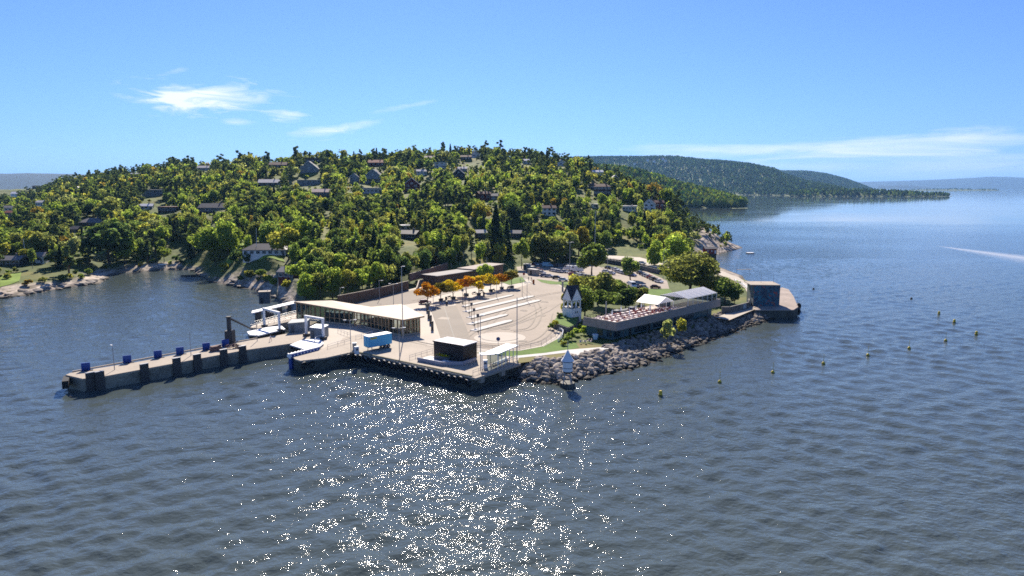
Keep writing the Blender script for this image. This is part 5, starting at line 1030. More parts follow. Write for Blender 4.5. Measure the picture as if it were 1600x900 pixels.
# two moored boats in the far bay, and the far jetties
m_hull = M('boat_white', (.7, .7, .72), .4, .05, 1.)
bs = None
for i, (px, py) in enumerate(((1083, 322), (1100, 321), (1109, 320), (1126, 319.5), (1140, 318.5), (1152, 317))):
    lb = 'white motorboat moored in the far bay, ' + ordinal(i, 'nearest the wooded hill') + (' from the wooded hill' if i else ''); g = G(px, py, 0); g = Vector((g.x, g.y, 0))
    if bs is None:
        bs = thing('motorboat', lb, 'boat', g, .2, 'boats in the far bay'); q = MB(); q.prism([(-6, -1.8), (3, -1.9), (7, 0), (3, 1.9), (-6, 1.8)], -.3, 1.6); q.build('hull', m_hull, bs, recalc=True); MB().box((-.5, 0, 2.3), (5, 2.6, 1.6)).build('cabin', m_white2, bs); MB().box((2.05, 0, 2.5), (.12, 2.2, .8)).build('windscreen', m_pane, bs)
    else: copy_tree(bs, g, random.uniform(-.4, .4), lb)
# ================================================================== houses on the hill
HOUSES = []      # (x, y, radius, column range, row range, distance) keeps trees off and names landmarks
def wcol(n, c): return planks('house_boards_' + n, c, 3.0, 'Z', .75, .8)
WM = {'black': wcol('black', (.03, .032, .035)), 'dark': wcol('dark', (.055, .05, .045)), 'brown': wcol('brown', (.085, .055, .04)), 'white': wcol('white', (.70, .70, .70)), 'grey': wcol('grey', (.17, .19, .205)), 'red': wcol('red', (.13, .028, .022)), 'pale': wcol('pale', (.45, .44, .43))}
RFM = {'slate': m_slate, 'pale': M('pale_roof_felt', (.52, .48, .45), .8, .1, .5), 'brown': M('brown_roof_tiles', (.15, .085, .06), .8, .2, 1.5), 'red': M('red_roof_tiles', (.26, .075, .045), .8, .2, 1.5), 'white': m_kr, 'tan': M('tan_roof_felt', (.50, .36, .29), .8, .1, .5), 'grey': M('grey_roof_tiles', (.20, .19, .19), .8, .2, 1.), 'brick': M('dark_red_roof', (.09, .03, .028), .8, .2, 1.)}
m_trim = m_white2
def house(px, py, wpx, hw, kind, wall, roof, label, land, rz=0., dp=None, nwin=4, storeys=1, chim=True, gw=None, extra=None):
    """base of the front wall at the pixel; wpx: frontage in pixels; kind: gable (ridge along), front (gable end faces us), hip, flat"""
    g = hit(px, py, 230, 1600); w = wpx * g.y / F; d = dp or min(max(w * .6, 6), 11)
    t = thing('house', label, 'house', (g.x, g.y + d / 2, g.z), rz, 'houses on the wooded hill')
    wm, rm = WM[wall], RFM[roof]
    MB().box((0, 0, hw / 2 - 1.5), (w, d, hw + 3)).build('wall', wm, t)
    ov = .5
    if kind == 'flat':
        MB().box((0, -.3, hw + .2), (w + 1.2, d + 1.4, .35)).build('roof', rm, t); rt = hw + .4
    else:
        rh = (d if kind != 'front' else w) * (.26 if kind != 'front' else .42); q = MB(); x, y = w / 2 + ov, d / 2 + ov; e = -.25
        if kind == 'gable': v = [(-x, -y, e), (x, -y, e), (x, y, e), (-x, y, e), (-x, 0, rh), (x, 0, rh)]; f = [(0, 1, 5, 4), (2, 3, 4, 5)]; gf = [((-w / 2, -d / 2), (-w / 2, d / 2), (-w / 2, 0)), ((w / 2, -d / 2), (w / 2, d / 2), (w / 2, 0))]
        elif kind == 'front': v = [(-x, -y, e), (-x, y, e), (x, y, e), (x, -y, e), (0, -y, rh), (0, y, rh)]; f = [(0, 1, 5, 4), (2, 3, 4, 5)]; gf = [((-w / 2, -d / 2), (w / 2, -d / 2), (0, -d / 2)), ((-w / 2, d / 2), (w / 2, d / 2), (0, d / 2))]
        else:
            k = max(0, x - y * .95); v = [(-x, -y, e), (x, -y, e), (x, y, e), (-x, y, e), (-k, 0, rh), (k, 0, rh)]; f = [(0, 1, 5, 4), (2, 3, 4, 5), (1, 2, 5), (3, 0, 4)]; gf = []
        up = [(a, b, c + hw) for a, b, c in v]; lo = [(a, b, c + hw - .22) for a, b, c in v]; n = len(v)
        ed = {}
        for F_ in f:
            for i in range(len(F_)): a, b = F_[i], F_[(i + 1) % len(F_)]; ed.setdefault(frozenset((a, b)), []).append((a, b))
        q.add(up + lo, f + [tuple(n + i for i in F_[::-1]) for F_ in f] + [(b, a, n + a, n + b) for k_, l_ in ed.items() if len(l_) == 1 for a, b in l_]); q.build('roof', rm, t, recalc=True)
        for i, tri in enumerate(gf):
            MB().add([(*tri[0], hw), (*tri[1], hw), (*tri[2], hw + rh * .93)], [(0, 1, 2)]).build('gable', wm, t)
        rt = hw + rh
        if kind == 'front':
            for s in (-1, 1): MB().tube((s * x, -y - .02, hw + e), (0, -y - .02, hw + rh), .16, .16, 4).build('bargeboard', m_trim, t)
    yf = -d / 2 - .03; sh = hw / storeys
    for s in range(storeys):
        for k in range(nwin):
            xw = -w / 2 + w * (k + .5) / nwin; ww = min(1.7, w / nwin * .62); wh = min(1.3, sh * .48); zc = s * sh + sh * .56
            fr = MB().box((xw, yf, zc), (ww + .3, .06, wh + .3)).build('window', m_trim, t); MB().box((xw, yf - .04, zc), (ww, .04, wh)).build('pane', m_pane, fr)
    if kind == 'front': fr = MB().box((0, yf, hw + .9), (1.5, .06, 1.3)).build('window', m_trim, t); MB().box((0, yf - .04, hw + .9), (1.1, .04, 1.0)).build('pane', m_pane, fr)
    MB().box((w / 2 - 1.0, yf - .005, 1.0), (.95, .05, 2.0)).build('door', m_dgrey if wall != 'black' else m_brown, t)
    if chim: MB().box((w * .18, .5, rt + .35), (.9, .8, 1.6)).build('chimney', M_chim, t)
    if extra == 'terrace':
        MB().box((0, -d / 2 - 1.8, storeys > 1 and sh or .1), (w * .9, 3.4, .25)).build('terrace', m_conc, t)
        for k in range(6): MB().tube((-w * .45 + w * .9 * k / 5, -d / 2 - 3.4, (sh if storeys > 1 else .1)), (-w * .45 + w * .9 * k / 5, -d / 2 - 3.4, (sh if storeys > 1 else .1) + 1.0), .05, .05, 4).build('railing_post', m_trim, t)
        MB().tube((-w * .45, -d / 2 - 3.4, (sh if storeys > 1 else .1) + 1.0), (w * .45, -d / 2 - 3.4, (sh if storeys > 1 else .1) + 1.0), .05, .05, 4).build('railing', m_trim, t)
        if storeys > 1:
            for s_ in (-1, 1): MB().box((s_ * w * .42, -d / 2 - 3.3, sh / 2 - 1), (.2, .2, sh + 2)).build('terrace_post', m_trim, t)
    top = proj(g.x, g.y, g.z + rt)[1]
    HOUSES.append((g.x, g.y + d / 2, max(w, d) * .62 + 2.0, px - wpx * .45, px + wpx * .45, top, py - (py - top) * .28, g.y)); LAND.append((land, g.x, g.y + d / 2))
    return t
M_chim = M('chimney_brick', (.22, .19, .17), .85, .2, 2.); LAND = []
H = house
H(13, 416, 34, 3.0, 'gable', 'dark', 'grey', 'low dark cabin with a long grey roof on the cove shore', 'the low cabin at the cove', .05, nwin=5)
H(140, 355, 38, 3.4, 'hip', 'black', 'grey', 'black cabin with a row of white framed windows above the cove', 'the black cabin above the cove', -.12, nwin=5)
H(227, 328, 17, 3.2, 'gable', 'pale', 'white', 'pale house with a glaring white roof, left of a brown flat cabin', 'the white roofed house', .3, nwin=3)
H(262, 332, 30, 4.0, 'flat', 'brown', 'brown', 'brown flat roofed cabin among pines on the left slope', 'the brown flat roofed cabin', -.1, nwin=5, chim=False)
H(238, 307, 32, 5.6, 'flat', 'grey', 'pale', 'grey two storey flat roofed house on the left slope', 'the grey flat roofed house', .1, nwin=4, storeys=2, chim=False)
H(332, 331, 44, 3.2, 'gable', 'dark', 'slate', 'long dark house with a pale terrace and white windows on the left slope', 'the long dark house', -.05, nwin=7, extra='terrace')
H(412, 401, 66, 3.2, 'hip', 'white', 'slate', 'long white house with a dark hipped roof above a bright lawn', 'the white house with the lawn', .06, nwin=7, dp=9)
H(420, 291, 34, 3.4, 'gable', 'dark', 'pale', 'dark wide gabled house with a pale roof below the crest', 'the pale roofed dark house', .15, nwin=4)
H(483, 291, 36, 5.5, 'flat', 'grey', 'white', 'big grey house with a white flat roof halfway up the hill', 'the big grey white roofed house', -.1, nwin=4, storeys=2, chim=False)
H(482, 270, 28, 4.0, 'front', 'grey', 'slate', 'grey gabled house with white bargeboards just above the flat white roof', 'the grey gabled house', .1, nwin=3)
H(501, 308, 28, 4.2, 'gable', 'dark', 'tan', 'dark house with a long pinkish tan roof in the middle of the hill', 'the tan roofed house', 0, nwin=5)
H(553, 287, 13, 6.2, 'front', 'grey', 'slate', 'narrow grey gable end with white trim, left of the twin gabled house', 'the narrow grey gable', .1, nwin=2, storeys=2)
H(584, 285, 24, 6.0, 'front', 'grey', 'slate', 'tall grey house with a white trimmed front gable and balcony', 'the tall grey house with the balcony', -.12, nwin=3, storeys=2, extra='terrace')
H(581, 303, 30, 4.6, 'flat', 'pale', 'white', 'pale terraced house with railings below the tall grey house', 'the pale terraced house', .05, nwin=5, extra='terrace', chim=False)
H(643, 299, 24, 5.6, 'front', 'red', 'brown', 'dark red gabled house with a white arched window on the middle slope', 'the dark red gabled house', .08, nwin=2, storeys=2)
H(658, 274, 15, 4.0, 'gable', 'white', 'pale', 'small white house just below the crest, right of the red gable', 'the small white crest house', .2, nwin=3)
H(688, 262, 17, 5.0, 'flat', 'white', 'white', 'white cubic house with a flat projecting roof near the top', 'the white cubic house', -.2, nwin=2, storeys=2, chim=False)
H(717, 279, 17, 4.6, 'front', 'black', 'slate', 'black gabled house with white trim below the hilltop', 'the black gabled house', -.1, nwin=2)
H(722, 269, 14, 3.4, 'gable', 'dark', 'pale', 'low house with a silver grey roof behind the black gable', 'the silver roofed house', .1, nwin=3)
H(743, 246, 12, 4.6, 'front', 'white', 'grey', 'white gabled house standing on the hilltop', 'the white hilltop gable', .2, nwin=2)
H(728, 250, 16, 3.2, 'gable', 'brown', 'brown', 'brown low house on the hilltop left of the white gable', 'the brown hilltop house', 0, nwin=3)
H(755, 314, 20, 5.6, 'gable', 'red', 'brick', 'dark red barn like house in the middle of the right slope', 'the dark red barn house', .5, nwin=2)
H(770, 312, 14, 3.0, 'gable', 'pale', 'grey', 'low pale annex beside the dark red barn house', 'the pale annex', .1, nwin=2, chim=False)
H(857, 337, 22, 5.4, 'gable', 'white', 'brick', 'white two storey house with a dark red roof on the right slope', 'the white house with the dark red roof', .2, nwin=3, storeys=2)
H(942, 305, 26, 7.0, 'hip', 'brown', 'brown', 'big dark timber house with stepped brown roofs on the right shoulder', 'the big dark timber house', -.15, nwin=5, storeys=2, chim=True)
H(928, 296, 14, 4.0, 'hip', 'brown', 'brown', 'smaller brown roofed wing left of the big dark timber house', 'the brown roofed wing', -.15, nwin=3, chim=False)
H(985, 331, 24, 4.0, 'flat', 'white', 'white', 'pale flat roofed villa with a terrace near the right shore', 'the pale flat villa', -.1, nwin=5, extra='terrace', chim=True)
H(1016, 330, 17, 5.6, 'front', 'white', 'slate', 'white gable end house near the right shore', 'the white gable near the shore', -.35, nwin=2, storeys=2)
H(1030, 327, 14, 5.4, 'gable', 'red', 'brick', 'dark red house tucked against the white gable near the right shore', 'the red house near the shore', .1, nwin=2)
H(934, 267, 16, 3.6, 'gable', 'white', 'white', 'white roofed house on the far right shoulder of the ridge', 'the white roofed ridge house', .1, nwin=4)
H(961, 274, 12, 4.6, 'front', 'dark', 'slate', 'small dark A shaped house on the right shoulder of the ridge', 'the dark A shaped house', .1, nwin=2)
H(488, 252, 24, 5.4, 'flat', 'brown', 'brown', 'brown box house standing on the crest of the hill', 'the brown crest house', .1, nwin=3, chim=True)
H(433, 259, 26, 3.8, 'gable', 'brown', 'brown', 'brown gabled house on the crest left of the brown box house', 'the brown gabled crest house', .1, nwin=3)
H(588, 260, 26, 4.2, 'gable', 'red', 'red', 'reddish brown house below the crest, above the tall grey house', 'the reddish crest house', -.1, nwin=4)
H(318, 267, 20, 3.6, 'gable', 'pale', 'pale', 'pale roofed house on the left crest', 'the pale left crest house', .1, nwin=3)
H(210, 268, 14, 3.2, 'gable', 'white', 'white', 'small white house on the far left ridge', 'the small white ridge house', .1, nwin=2, chim=False)
H(672, 243, 18, 3.0, 'gable', 'pale', 'tan', 'low tan roofed house on the top of the hill', 'the tan hilltop house', .1, nwin=3)
H(876, 257, 10, 3.6, 'front', 'white', 'pale', 'tiny white gable near the right end of the crest', 'the tiny white gable', .1, nwin=1, chim=False)
H(822, 256, 10, 3.4, 'gable', 'white', 'white', 'tiny white roofed house on the right part of the crest', 'the tiny white roofed house', .1, nwin=2, chim=False)
H(640, 374, 30, 3.0, 'gable', 'dark', 'slate', 'low black roofed cabin hidden among the trees behind the brown wall', 'the black roofed cabin', -.4, nwin=3)
H(632, 361, 16, 3.0, 'flat', 'pale', 'white', 'small white flat roof among trees above the black roofed cabin', 'the small white flat roof', .2, nwin=2, chim=False)
H(751, 373, 16, 3.4, 'gable', 'brown', 'pale', 'small brown hut with a pale roof beside the tall spruce', 'the pale roofed hut', .3, nwin=2, chim=False)
H(806, 372, 18, 3.0, 'gable', 'dark', 'grey', 'grey roofed garage beside the road bend above the car park', 'the grey roofed garage', -.2, nwin=2, chim=False)
H(450, 438, 28, 3.4, 'gable', 'red', 'grey', 'small dark red cabin with a grey roof on the rocks by the ferry berth', 'the red cabin on the rocks', -.3, nwin=3, chim=False)
H(114, 364, 12, 2.6, 'gable', 'dark', 'slate', 'small black shed left of the black cabin above the cove', 'the small black shed', .1, nwin=1, chim=False)
H(60, 412, 12, 3.6, 'gable', 'white', 'grey', 'small white gabled hut beside the low cabin at the cove', 'the white hut at the cove', .2, nwin=1, chim=False)
H(930, 325, 10, 2.6, 'flat', 'white', 'white', 'small white pavilion roof right of the white red roofed house', 'the small white pavilion', 0, nwin=1, chim=False)
for px, py, w, wl, rf, lb in ((28, 307, 22, 'white', 'white', 'white row house of the distant village, uppermost'), (58, 309, 14, 'red', 'red', 'red house of the distant village beside the white row house'), (44, 316, 14, 'white', 'red', 'white house with a red roof in the distant village'), (30, 318, 12, 'white', 'grey', 'white house with a grey roof in the distant village'), (62, 323, 12, 'white', 'pale', 'white house with a pale roof in the distant village, nearest the tall trees'), (10, 331, 16, 'white', 'grey', 'white house at the left edge of the distant village'), (14, 340, 12, 'grey', 'red', 'grey house with a red roof at the left edge of the distant village'), (55, 295, 9, 'dark', 'slate', 'dark house with a slate roof above the distant village'), (120, 300, 5, 'white', 'slate', 'white chapel like house with a steep roof among the distant trees')):
    H(px, py, w, 4.5, 'front' if w < 6 else 'gable', wl, rf, lb, 'the distant village', random.uniform(-.2, .2), nwin=3 if w > 9 else 1, chim=False)
# lawns and bare patches that show between the trees
CLEAR = [(282, 392, 14), (440, 416, 12), (122, 420, 10), (310, 402, 8), (395, 412, 26), (360, 395, 14), (372, 383, 10), (345, 420, 12), (430, 408, 14), (150, 384, 10), (128, 380, 10), (152, 397, 9), (330, 352, 6), (485, 270, 6), (455, 288, 6), (545, 300, 8), (790, 380, 8), (805, 392, 10), (820, 400, 10), (732, 415, 12), (700, 330, 5), (745, 258, 14), (770, 335, 6), (670, 280, 9), (735, 350, 6), (645, 415, 8), (655, 408, 8), (10, 440, 18), (45, 432, 20), (80, 425, 14), (270, 395, 12), (280, 385, 10), (300, 408, 10), (510, 340, 4), (508, 356, 4), (507, 372, 4), (1085, 385, 16), (1105, 378, 14), (905, 300, 8), (975, 352, 6), (980, 386, 24), (1015, 395, 24), (1045, 405, 16)]
CLEARW = [(*hit(a, b, 230, 1300)[:2], r) for a, b, r in CLEAR]
def lawn(px, col):
    pts = [hit(a, b, 230, 900) for a, b in px]; c = sum(pts, Vector()) / len(pts); n = 14; V = []; 
    # a draped patch of grass, sampled on the slope
    for i in range(n + 1):
        for j in range(n + 1):
            u, v = i / n, j / n; a = pts[0].lerp(pts[1], u).lerp(pts[3].lerp(pts[2], u), v); V.append((a.x, a.y, hz(a.x, a.y) + .22))
    idx = np.arange((n + 1) ** 2).reshape(n + 1, n + 1); Q = np.stack([idx[:-1, :-1], idx[1:, :-1], idx[1:, 1:], idx[:-1, 1:]], -1).reshape(-1, 4)
    structure(np_mesh('lawn', np.array(V), Q, col, smooth=True))
m_lawn2 = M('bright_lawn', (.16, .24, .03), .95, .25, .15, .3, fine=12)  # lighter, yellower grass colour for the hillside lawns
lawn([(350, 418), (364, 412), (388, 380), (378, 372)], m_lawn2); lawn([(378, 417), (446, 411), (440, 403), (392, 405)], m_lawn2); lawn([(118, 393), (160, 398), (166, 392), (128, 383)], m_lawn2); lawn([(0, 450), (30, 440), (34, 425), (0, 432)], m_lawn2); lawn([(1112, 459), (1140, 462), (1136, 457), (1114, 455)], m_lawn2)
lawn([(735, 418), (768, 414), (762, 402), (738, 404)], M('yellow_grass', (.24, .21, .04), .95, .25, .2, .3, fine=12))
# ================================================================== trees
def crown_leafy(n, rad, hh, z0, s, seed, lobes=14, spread=.72):
    r = np.random.default_rng(seed); P_ = []; Nn = []
    lc = r.normal(size=(lobes, 3)); lc /= np.linalg.norm(lc, axis=1)[:, None]; lc *= (r.uniform(.25, 1, lobes) ** .5)[:, None] * spread
    lr = r.uniform(.26, .46, lobes); w = lr ** 2; w /= w.sum()
    k = r.choice(lobes, n, p=w); d = r.normal(size=(n, 3)); d /= np.linalg.norm(d, axis=1)[:, None]
    p = lc[k] + d * (lr[k] * (r.uniform(.35, 1.08, n) ** .45))[:, None]
    p[:, 2] = np.where(p[:, 2] < 0, p[:, 2] * .8, p[:, 2])
    c = p * np.array([rad, rad, hh / 2]); c[:, 2] += z0 + hh / 2
    nr = d + r.normal(size=d.shape) * .55 + np.array([0, 0, .35]); return leafquads(c, nr, s, r)
def crown_pine(n, rad, hh, z0, s, seed):
    r = np.random.default_rng(seed); L_ = 11; lc = np.stack([r.normal(size=L_) * .5, r.normal(size=L_) * .5, np.linspace(.08, .95, L_)], 1); lc[:, :2] *= (1.05 - lc[:, 2:] * .7)
    lr = r.uniform(.3, .5, L_) * (1.05 - lc[:, 2] * .45); k = r.choice(L_, n, p=lr ** 2 / (lr ** 2).sum()); d = r.normal(size=(n, 3)); d /= np.linalg.norm(d, axis=1)[:, None]
    o = d * (lr[k] * r.uniform(.3, 1.05, n) ** .5)[:, None]; c = np.stack([(lc[k, 0] + o[:, 0]) * rad, (lc[k, 1] + o[:, 1]) * rad, z0 + (lc[k, 2]) * hh + o[:, 2] * rad * .55], 1)
    return leafquads(c, d + r.normal(size=d.shape) * .8 + np.array([0, 0, .4]), s, r)
def crown_spruce(n, rad, hh, z0, s, seed):
    r = np.random.default_rng(seed); t = r.uniform(0, 1, n) ** 1.35; lay = np.floor(t * 13) / 13; R_ = rad * (1 - t) * (.72 + .4 * ((t * 13) % 1 < .45)) + .12
    a = r.uniform(0, 6.283, n); a += .25 * np.sin(a * 5 + lay * 40); q = R_ * r.uniform(.35, 1.0, n) ** .5 * (.85 + .25 * np.sin(a * 7 + lay * 31)); c = np.stack([q * np.cos(a), q * np.sin(a), z0 + t * hh - q * .28], 1)
    return leafquads(c, np.stack([np.cos(a), np.sin(a), np.full(n, .9)], 1) + r.normal(size=(n, 3)) * .5, s, r)
def trunk_mb(h, r0, bend, limbs, spread, seed, z_from=.35):
    r = random.Random(seed); q = MB(); p = Vector((0, 0, -.6)); n = 4; pts = [p]
    for i in range(n): p = p + Vector((r.uniform(-bend, bend), r.uniform(-bend, bend), (h + .6) / n)); pts.append(p)
    for i in range(n): q.tube(pts[i], pts[i + 1], r0 * (1 - .2 * i), r0 * (1 - .2 * (i + 1)) + .02, 6)
    for i in range(limbs):
        f = z_from + (1 - z_from) * i / max(limbs, 1) * .85; k = min(int(f * n), n - 1); b = pts[k].lerp(pts[k + 1], f * n - k); a = r.uniform(0, 6.28); l = spread * r.uniform(.6, 1)
        q.tube(b, b + Vector((l * math.cos(a), l * math.sin(a), l * r.uniform(.5, 1.1))), r0 * .38, r0 * .1, 5)
    return q
def make_proto(kind, V, Q, tmb, leaf, bark):
    cm = np_mesh('crown', V, Q, leaf); t = tmb.build('trunk', bark); cme, tme = cm.data, t.data; bpy.data.objects.remove(cm); bpy.data.objects.remove(t); return cme, tme
m_leafF = leafmat('autumn_leaf', False, .45, 1.5)
PROTO = {'leafy_tree': [], 'pine_tree': [], 'spruce_tree': [], 'birch_tree': [], 'shrub': [], 'autumn_tree': [], 'big_maple': []}
for i in range(6): PROTO['leafy_tree'].append(make_proto('leafy', *crown_leafy(2500, 4.9 + .5 * (i % 3), 10.2 - .4 * (i % 2), 1.2, .4, 100 + i, 13 + i), trunk_mb(9, .28, .25, 6, 3., i), m_leaf, m_bark))
for i in range(4): PROTO['birch_tree'].append(make_proto('birch', *crown_leafy(1500, 3.1, 10.6, 2.6, .32, 140 + i, 16), trunk_mb(11.5, .2, .2, 6, 1.8, 40 + i), m_leaf, m_birch))
for i in range(5): PROTO['pine_tree'].append(make_proto('pine', *crown_pine(1500, 3.3 + .3 * (i % 2), 8.6, 4.2, .34, 160 + i), trunk_mb(12, .26, .3, 8, 2.2, 60 + i, .4), m_needle, m_barkp))
for i in range(3): PROTO['spruce_tree'].append(make_proto('spruce', *crown_spruce(1700, 3.1 + .3 * i, 12.5, .8, .4, 180 + i), trunk_mb(12.8, .24, .06, 4, 1.2, 80 + i, .2), m_needle, m_bark))
for i in range(4): PROTO['shrub'].append(make_proto('shrub', *crown_leafy(620, 1.7, 2.6, .05, .23, 200 + i, 9), trunk_mb(1.6, .1, .15, 4, .8, 90 + i, .1), m_leaf, m_bark))
for i in range(3): PROTO['autumn_tree'].append(make_proto('autumn', *crown_leafy(1300, 2.5, 4.7, 1.5, .24, 220 + i, 11), trunk_mb(4.4, .11, .08, 6, 1.4, 95 + i, .4), m_leafF, m_bark))
for i in range(1): PROTO['big_maple'].append(make_proto('maple', *crown_leafy(9000, 9.5, 13, 2.4, .42, 240 + i, 34, .78), trunk_mb(10, .55, .5, 10, 5.5, 99 + i), m_leaf, m_bark))
TC = {'bright': (.086, .115, .028), 'olive': (.076, .088, .033), 'green': (.056, .080, .026), 'dark': (.034, .054, .022), 'yellow': (.112, .118, .030), 'pine': (.038, .054, .027), 'spruce': (.022, .036, .018), 'orange': (.52, .235, .02), 'gold': (.54, .41, .03), 'bronze': (.17, .145, .03), 'rust': (.10, .078, .02), 'grey': (.10, .115, .06)}
for k_ in ('bright', 'olive', 'green', 'dark', 'yellow', 'pine', 'spruce', 'grey', 'rust'): TC[k_] = tuple(v * q_ for v, q_ in zip(TC[k_], (2.3, 2.15, 2.0)))
UNIT = {'leafy_tree': 11.4, 'birch_tree': 13.2, 'pine_tree': 13.2, 'spruce_tree': 13.2, 'shrub': 2.7, 'autumn_tree': 6.2, 'big_maple': 15.4}
UW = {'leafy_tree': 10., 'birch_tree': 6.4, 'pine_tree': 6.6, 'spruce_tree': 6.6, 'shrub': 3.6, 'autumn_tree': 4.4, 'big_maple': 19.}
def plant(kind, x, y, z, h, col, label, group, w=None, cat='tree', rz=None, seed=None):
    pr = PROTO[kind]; k = random.randrange(len(pr)) if seed is None else seed % len(pr); s = h / UNIT[kind]; sw = (w / UW[kind]) if w else s
    t = thing(kind if kind != 'big_maple' else 'maple_tree', label, cat, (x, y, z), random.uniform(0, 6.28) if rz is None else rz, group); t.scale = (sw, sw, s)
    c = bpy.data.objects.new('crown', pr[k][0]); COL.objects.link(c); c.parent = t; f = random.uniform(.8, 1.25); c.color = (*[v * f for v in col], 1)
    b = bpy.data.objects.new('trunk', pr[k][1]); COL.objects.link(b); b.parent = t; return t
TREES = []      # everything explicit keeps the scatter off
def put(kind, px, py, hpx, wpx, col, label, group=None, z=None, cat='tree'):
    g = G(px, py, z) if z is not None else hit(px, py, 150, 1200); d = g.y / F
    plant(kind, g.x, g.y, g.z - .1, hpx * d * 1.04, TC[col], label, group, wpx * d * (1.42 if kind == 'autumn_tree' else 1.15), cat); TREES.append((g.x, g.y, wpx * d * .5))
# the autumn row on the paving, each in a low planter
pl0 = None
for i, (px, py, h, w, c, lb) in enumerate(((668, 476.5, 37, 26, 'orange', 'orange maple nearest the ferry hall'), (689, 470, 31, 22, 'bronze', 'bronze green maple between the orange and the yellow one'), (708.5, 467, 31, 24, 'gold', 'clear yellow maple, third in the paved row'), (729, 461.5, 35, 24, 'orange', 'tall orange maple in the middle of the paved row'), (748, 461, 33, 24, 'gold', 'golden maple right of the tall orange one'), (767, 455, 28, 20, 'gold', 'small golden orange maple, sixth in the paved row'), (784, 451, 27, 18, 'orange', 'thin orange maple with bare lower trunk'), (800, 449, 32, 20, 'bronze', 'olive maple at the far end of the paved row'))):
    put('autumn_tree', px, py, h, w, c, lb, 'autumn trees in a row on the paving', 3.0)
    g = G(px, py, 3.0); l2 = 'round dark planter at the foot of the ' + ['orange maple nearest the ferry hall', 'bronze green maple', 'clear yellow maple', 'tall orange maple', 'golden maple', 'small golden orange maple', 'thin orange maple', 'olive maple'][i]
    if pl0 is None: pl0 = thing('tree_planter', l2, 'planter', g, 0, 'planters under the autumn trees'); MB().lathe([(.75, 0), (.9, .75), (.78, .8)], n=12).build('pot', m_fend, pl0); MB().lathe([(.95, .68), (.95, .8), (.8, .8)], n=12).build('rim', m_dgrey, pl0)
    else: copy_tree(pl0, g, i, l2)
for a in ((758, 440, 30, 24, 'bright', 'bright green maple before the dark service building'),): put('leafy_tree', *a, z=3.0)
# trees that can be named one by one
for k, a in (('leafy_tree', (925, 433, 53, 46, 'green', 'large round green tree in the middle of the car park')), ('leafy_tree', (985, 437, 36, 34, 'green', 'smaller round green tree at the second lot')), ('big_maple', (1076, 463, 66, 94, 'olive', 'huge spreading olive maple behind the restaurant')),
             ('leafy_tree', (1022, 421, 48, 32, 'bright', 'bright green tree on the verge between the road and the huge maple')), ('leafy_tree', (1050, 418, 55, 44, 'bright', 'tall bright green tree leaning over the road bend')), ('leafy_tree', (1035, 404, 40, 34, 'yellow', 'yellow green tree beyond the road bend')), ('leafy_tree', (1065, 408, 40, 30, 'green', 'mid green tree between the road bend and the boathouse')),
             ('leafy_tree', (903, 469, 42, 34, 'yellow', 'yellow green tree rising behind the bell tower')), ('leafy_tree', (934, 476, 54, 50, 'olive', 'broad olive tree right of the bell tower')), ('leafy_tree', (913, 497, 50, 44, 'green', 'dark green tree directly behind the bell tower block')), ('leafy_tree', (962, 468, 36, 34, 'green', 'round green tree between the tower trees and the second lot')), ('leafy_tree', (946, 490, 40, 46, 'green', 'bushy green tree behind the near end of the restaurant')), ('leafy_tree', (884, 494, 40, 22, 'yellow', 'slim yellow green tree left of the bell tower')), ('leafy_tree', (978, 482, 34, 40, 'dark', 'low dark tree behind the middle of the restaurant')), ('leafy_tree', (1000, 476, 28, 30, 'olive', 'low olive tree behind the smaller marquee')),
             ('leafy_tree', (1110, 461, 28, 34, 'olive', 'olive bushy tree right of the larger marquee')), ('leafy_tree', (1133, 474, 40, 40, 'green', 'round dense green bush tree beside the mural building path')), ('leafy_tree', (1148, 476, 24, 18, 'dark', 'small dark bush tree on the low stone wall'))): put(k, *a, z=3.0)
for a in ((1043, 531, 34, 22, 'grey', 'silvery bush before the restaurant windows'), (1064, 522, 27, 16, 'yellow', 'yellow green bush before the restaurant windows')): put('shrub', *a, z=2.6, cat='shrub')
for i, (px, py) in enumerate(((860, 515), (868, 508), (876, 498), (886, 534), (880, 540), (893, 531), (874, 497), (990, 462), (1008, 460), (920, 505), (907, 516), (898, 524), (912, 522))): put('shrub', px, py, random.uniform(8, 15), random.uniform(10, 16), random.choice(('bright', 'green', 'yellow')), 'low shrub on the mound, ' + ['outside the curved barrier', 'beside the retaining wall corner', 'at the back of the retaining wall', 'below the white barrier', 'where the barrier meets the path', 'above the garden chairs', 'left foot of the bell tower', 'on the lawn by the smaller marquee', 'on the lawn right of the smaller marquee', 'under the restaurant fascia corner', 'in the shade right of the bell tower', 'at the restaurant corner wall', 'between the restaurant and the blue tub'][i], None, 3.0 if i not in (1, 6) else 4.6, 'shrub')
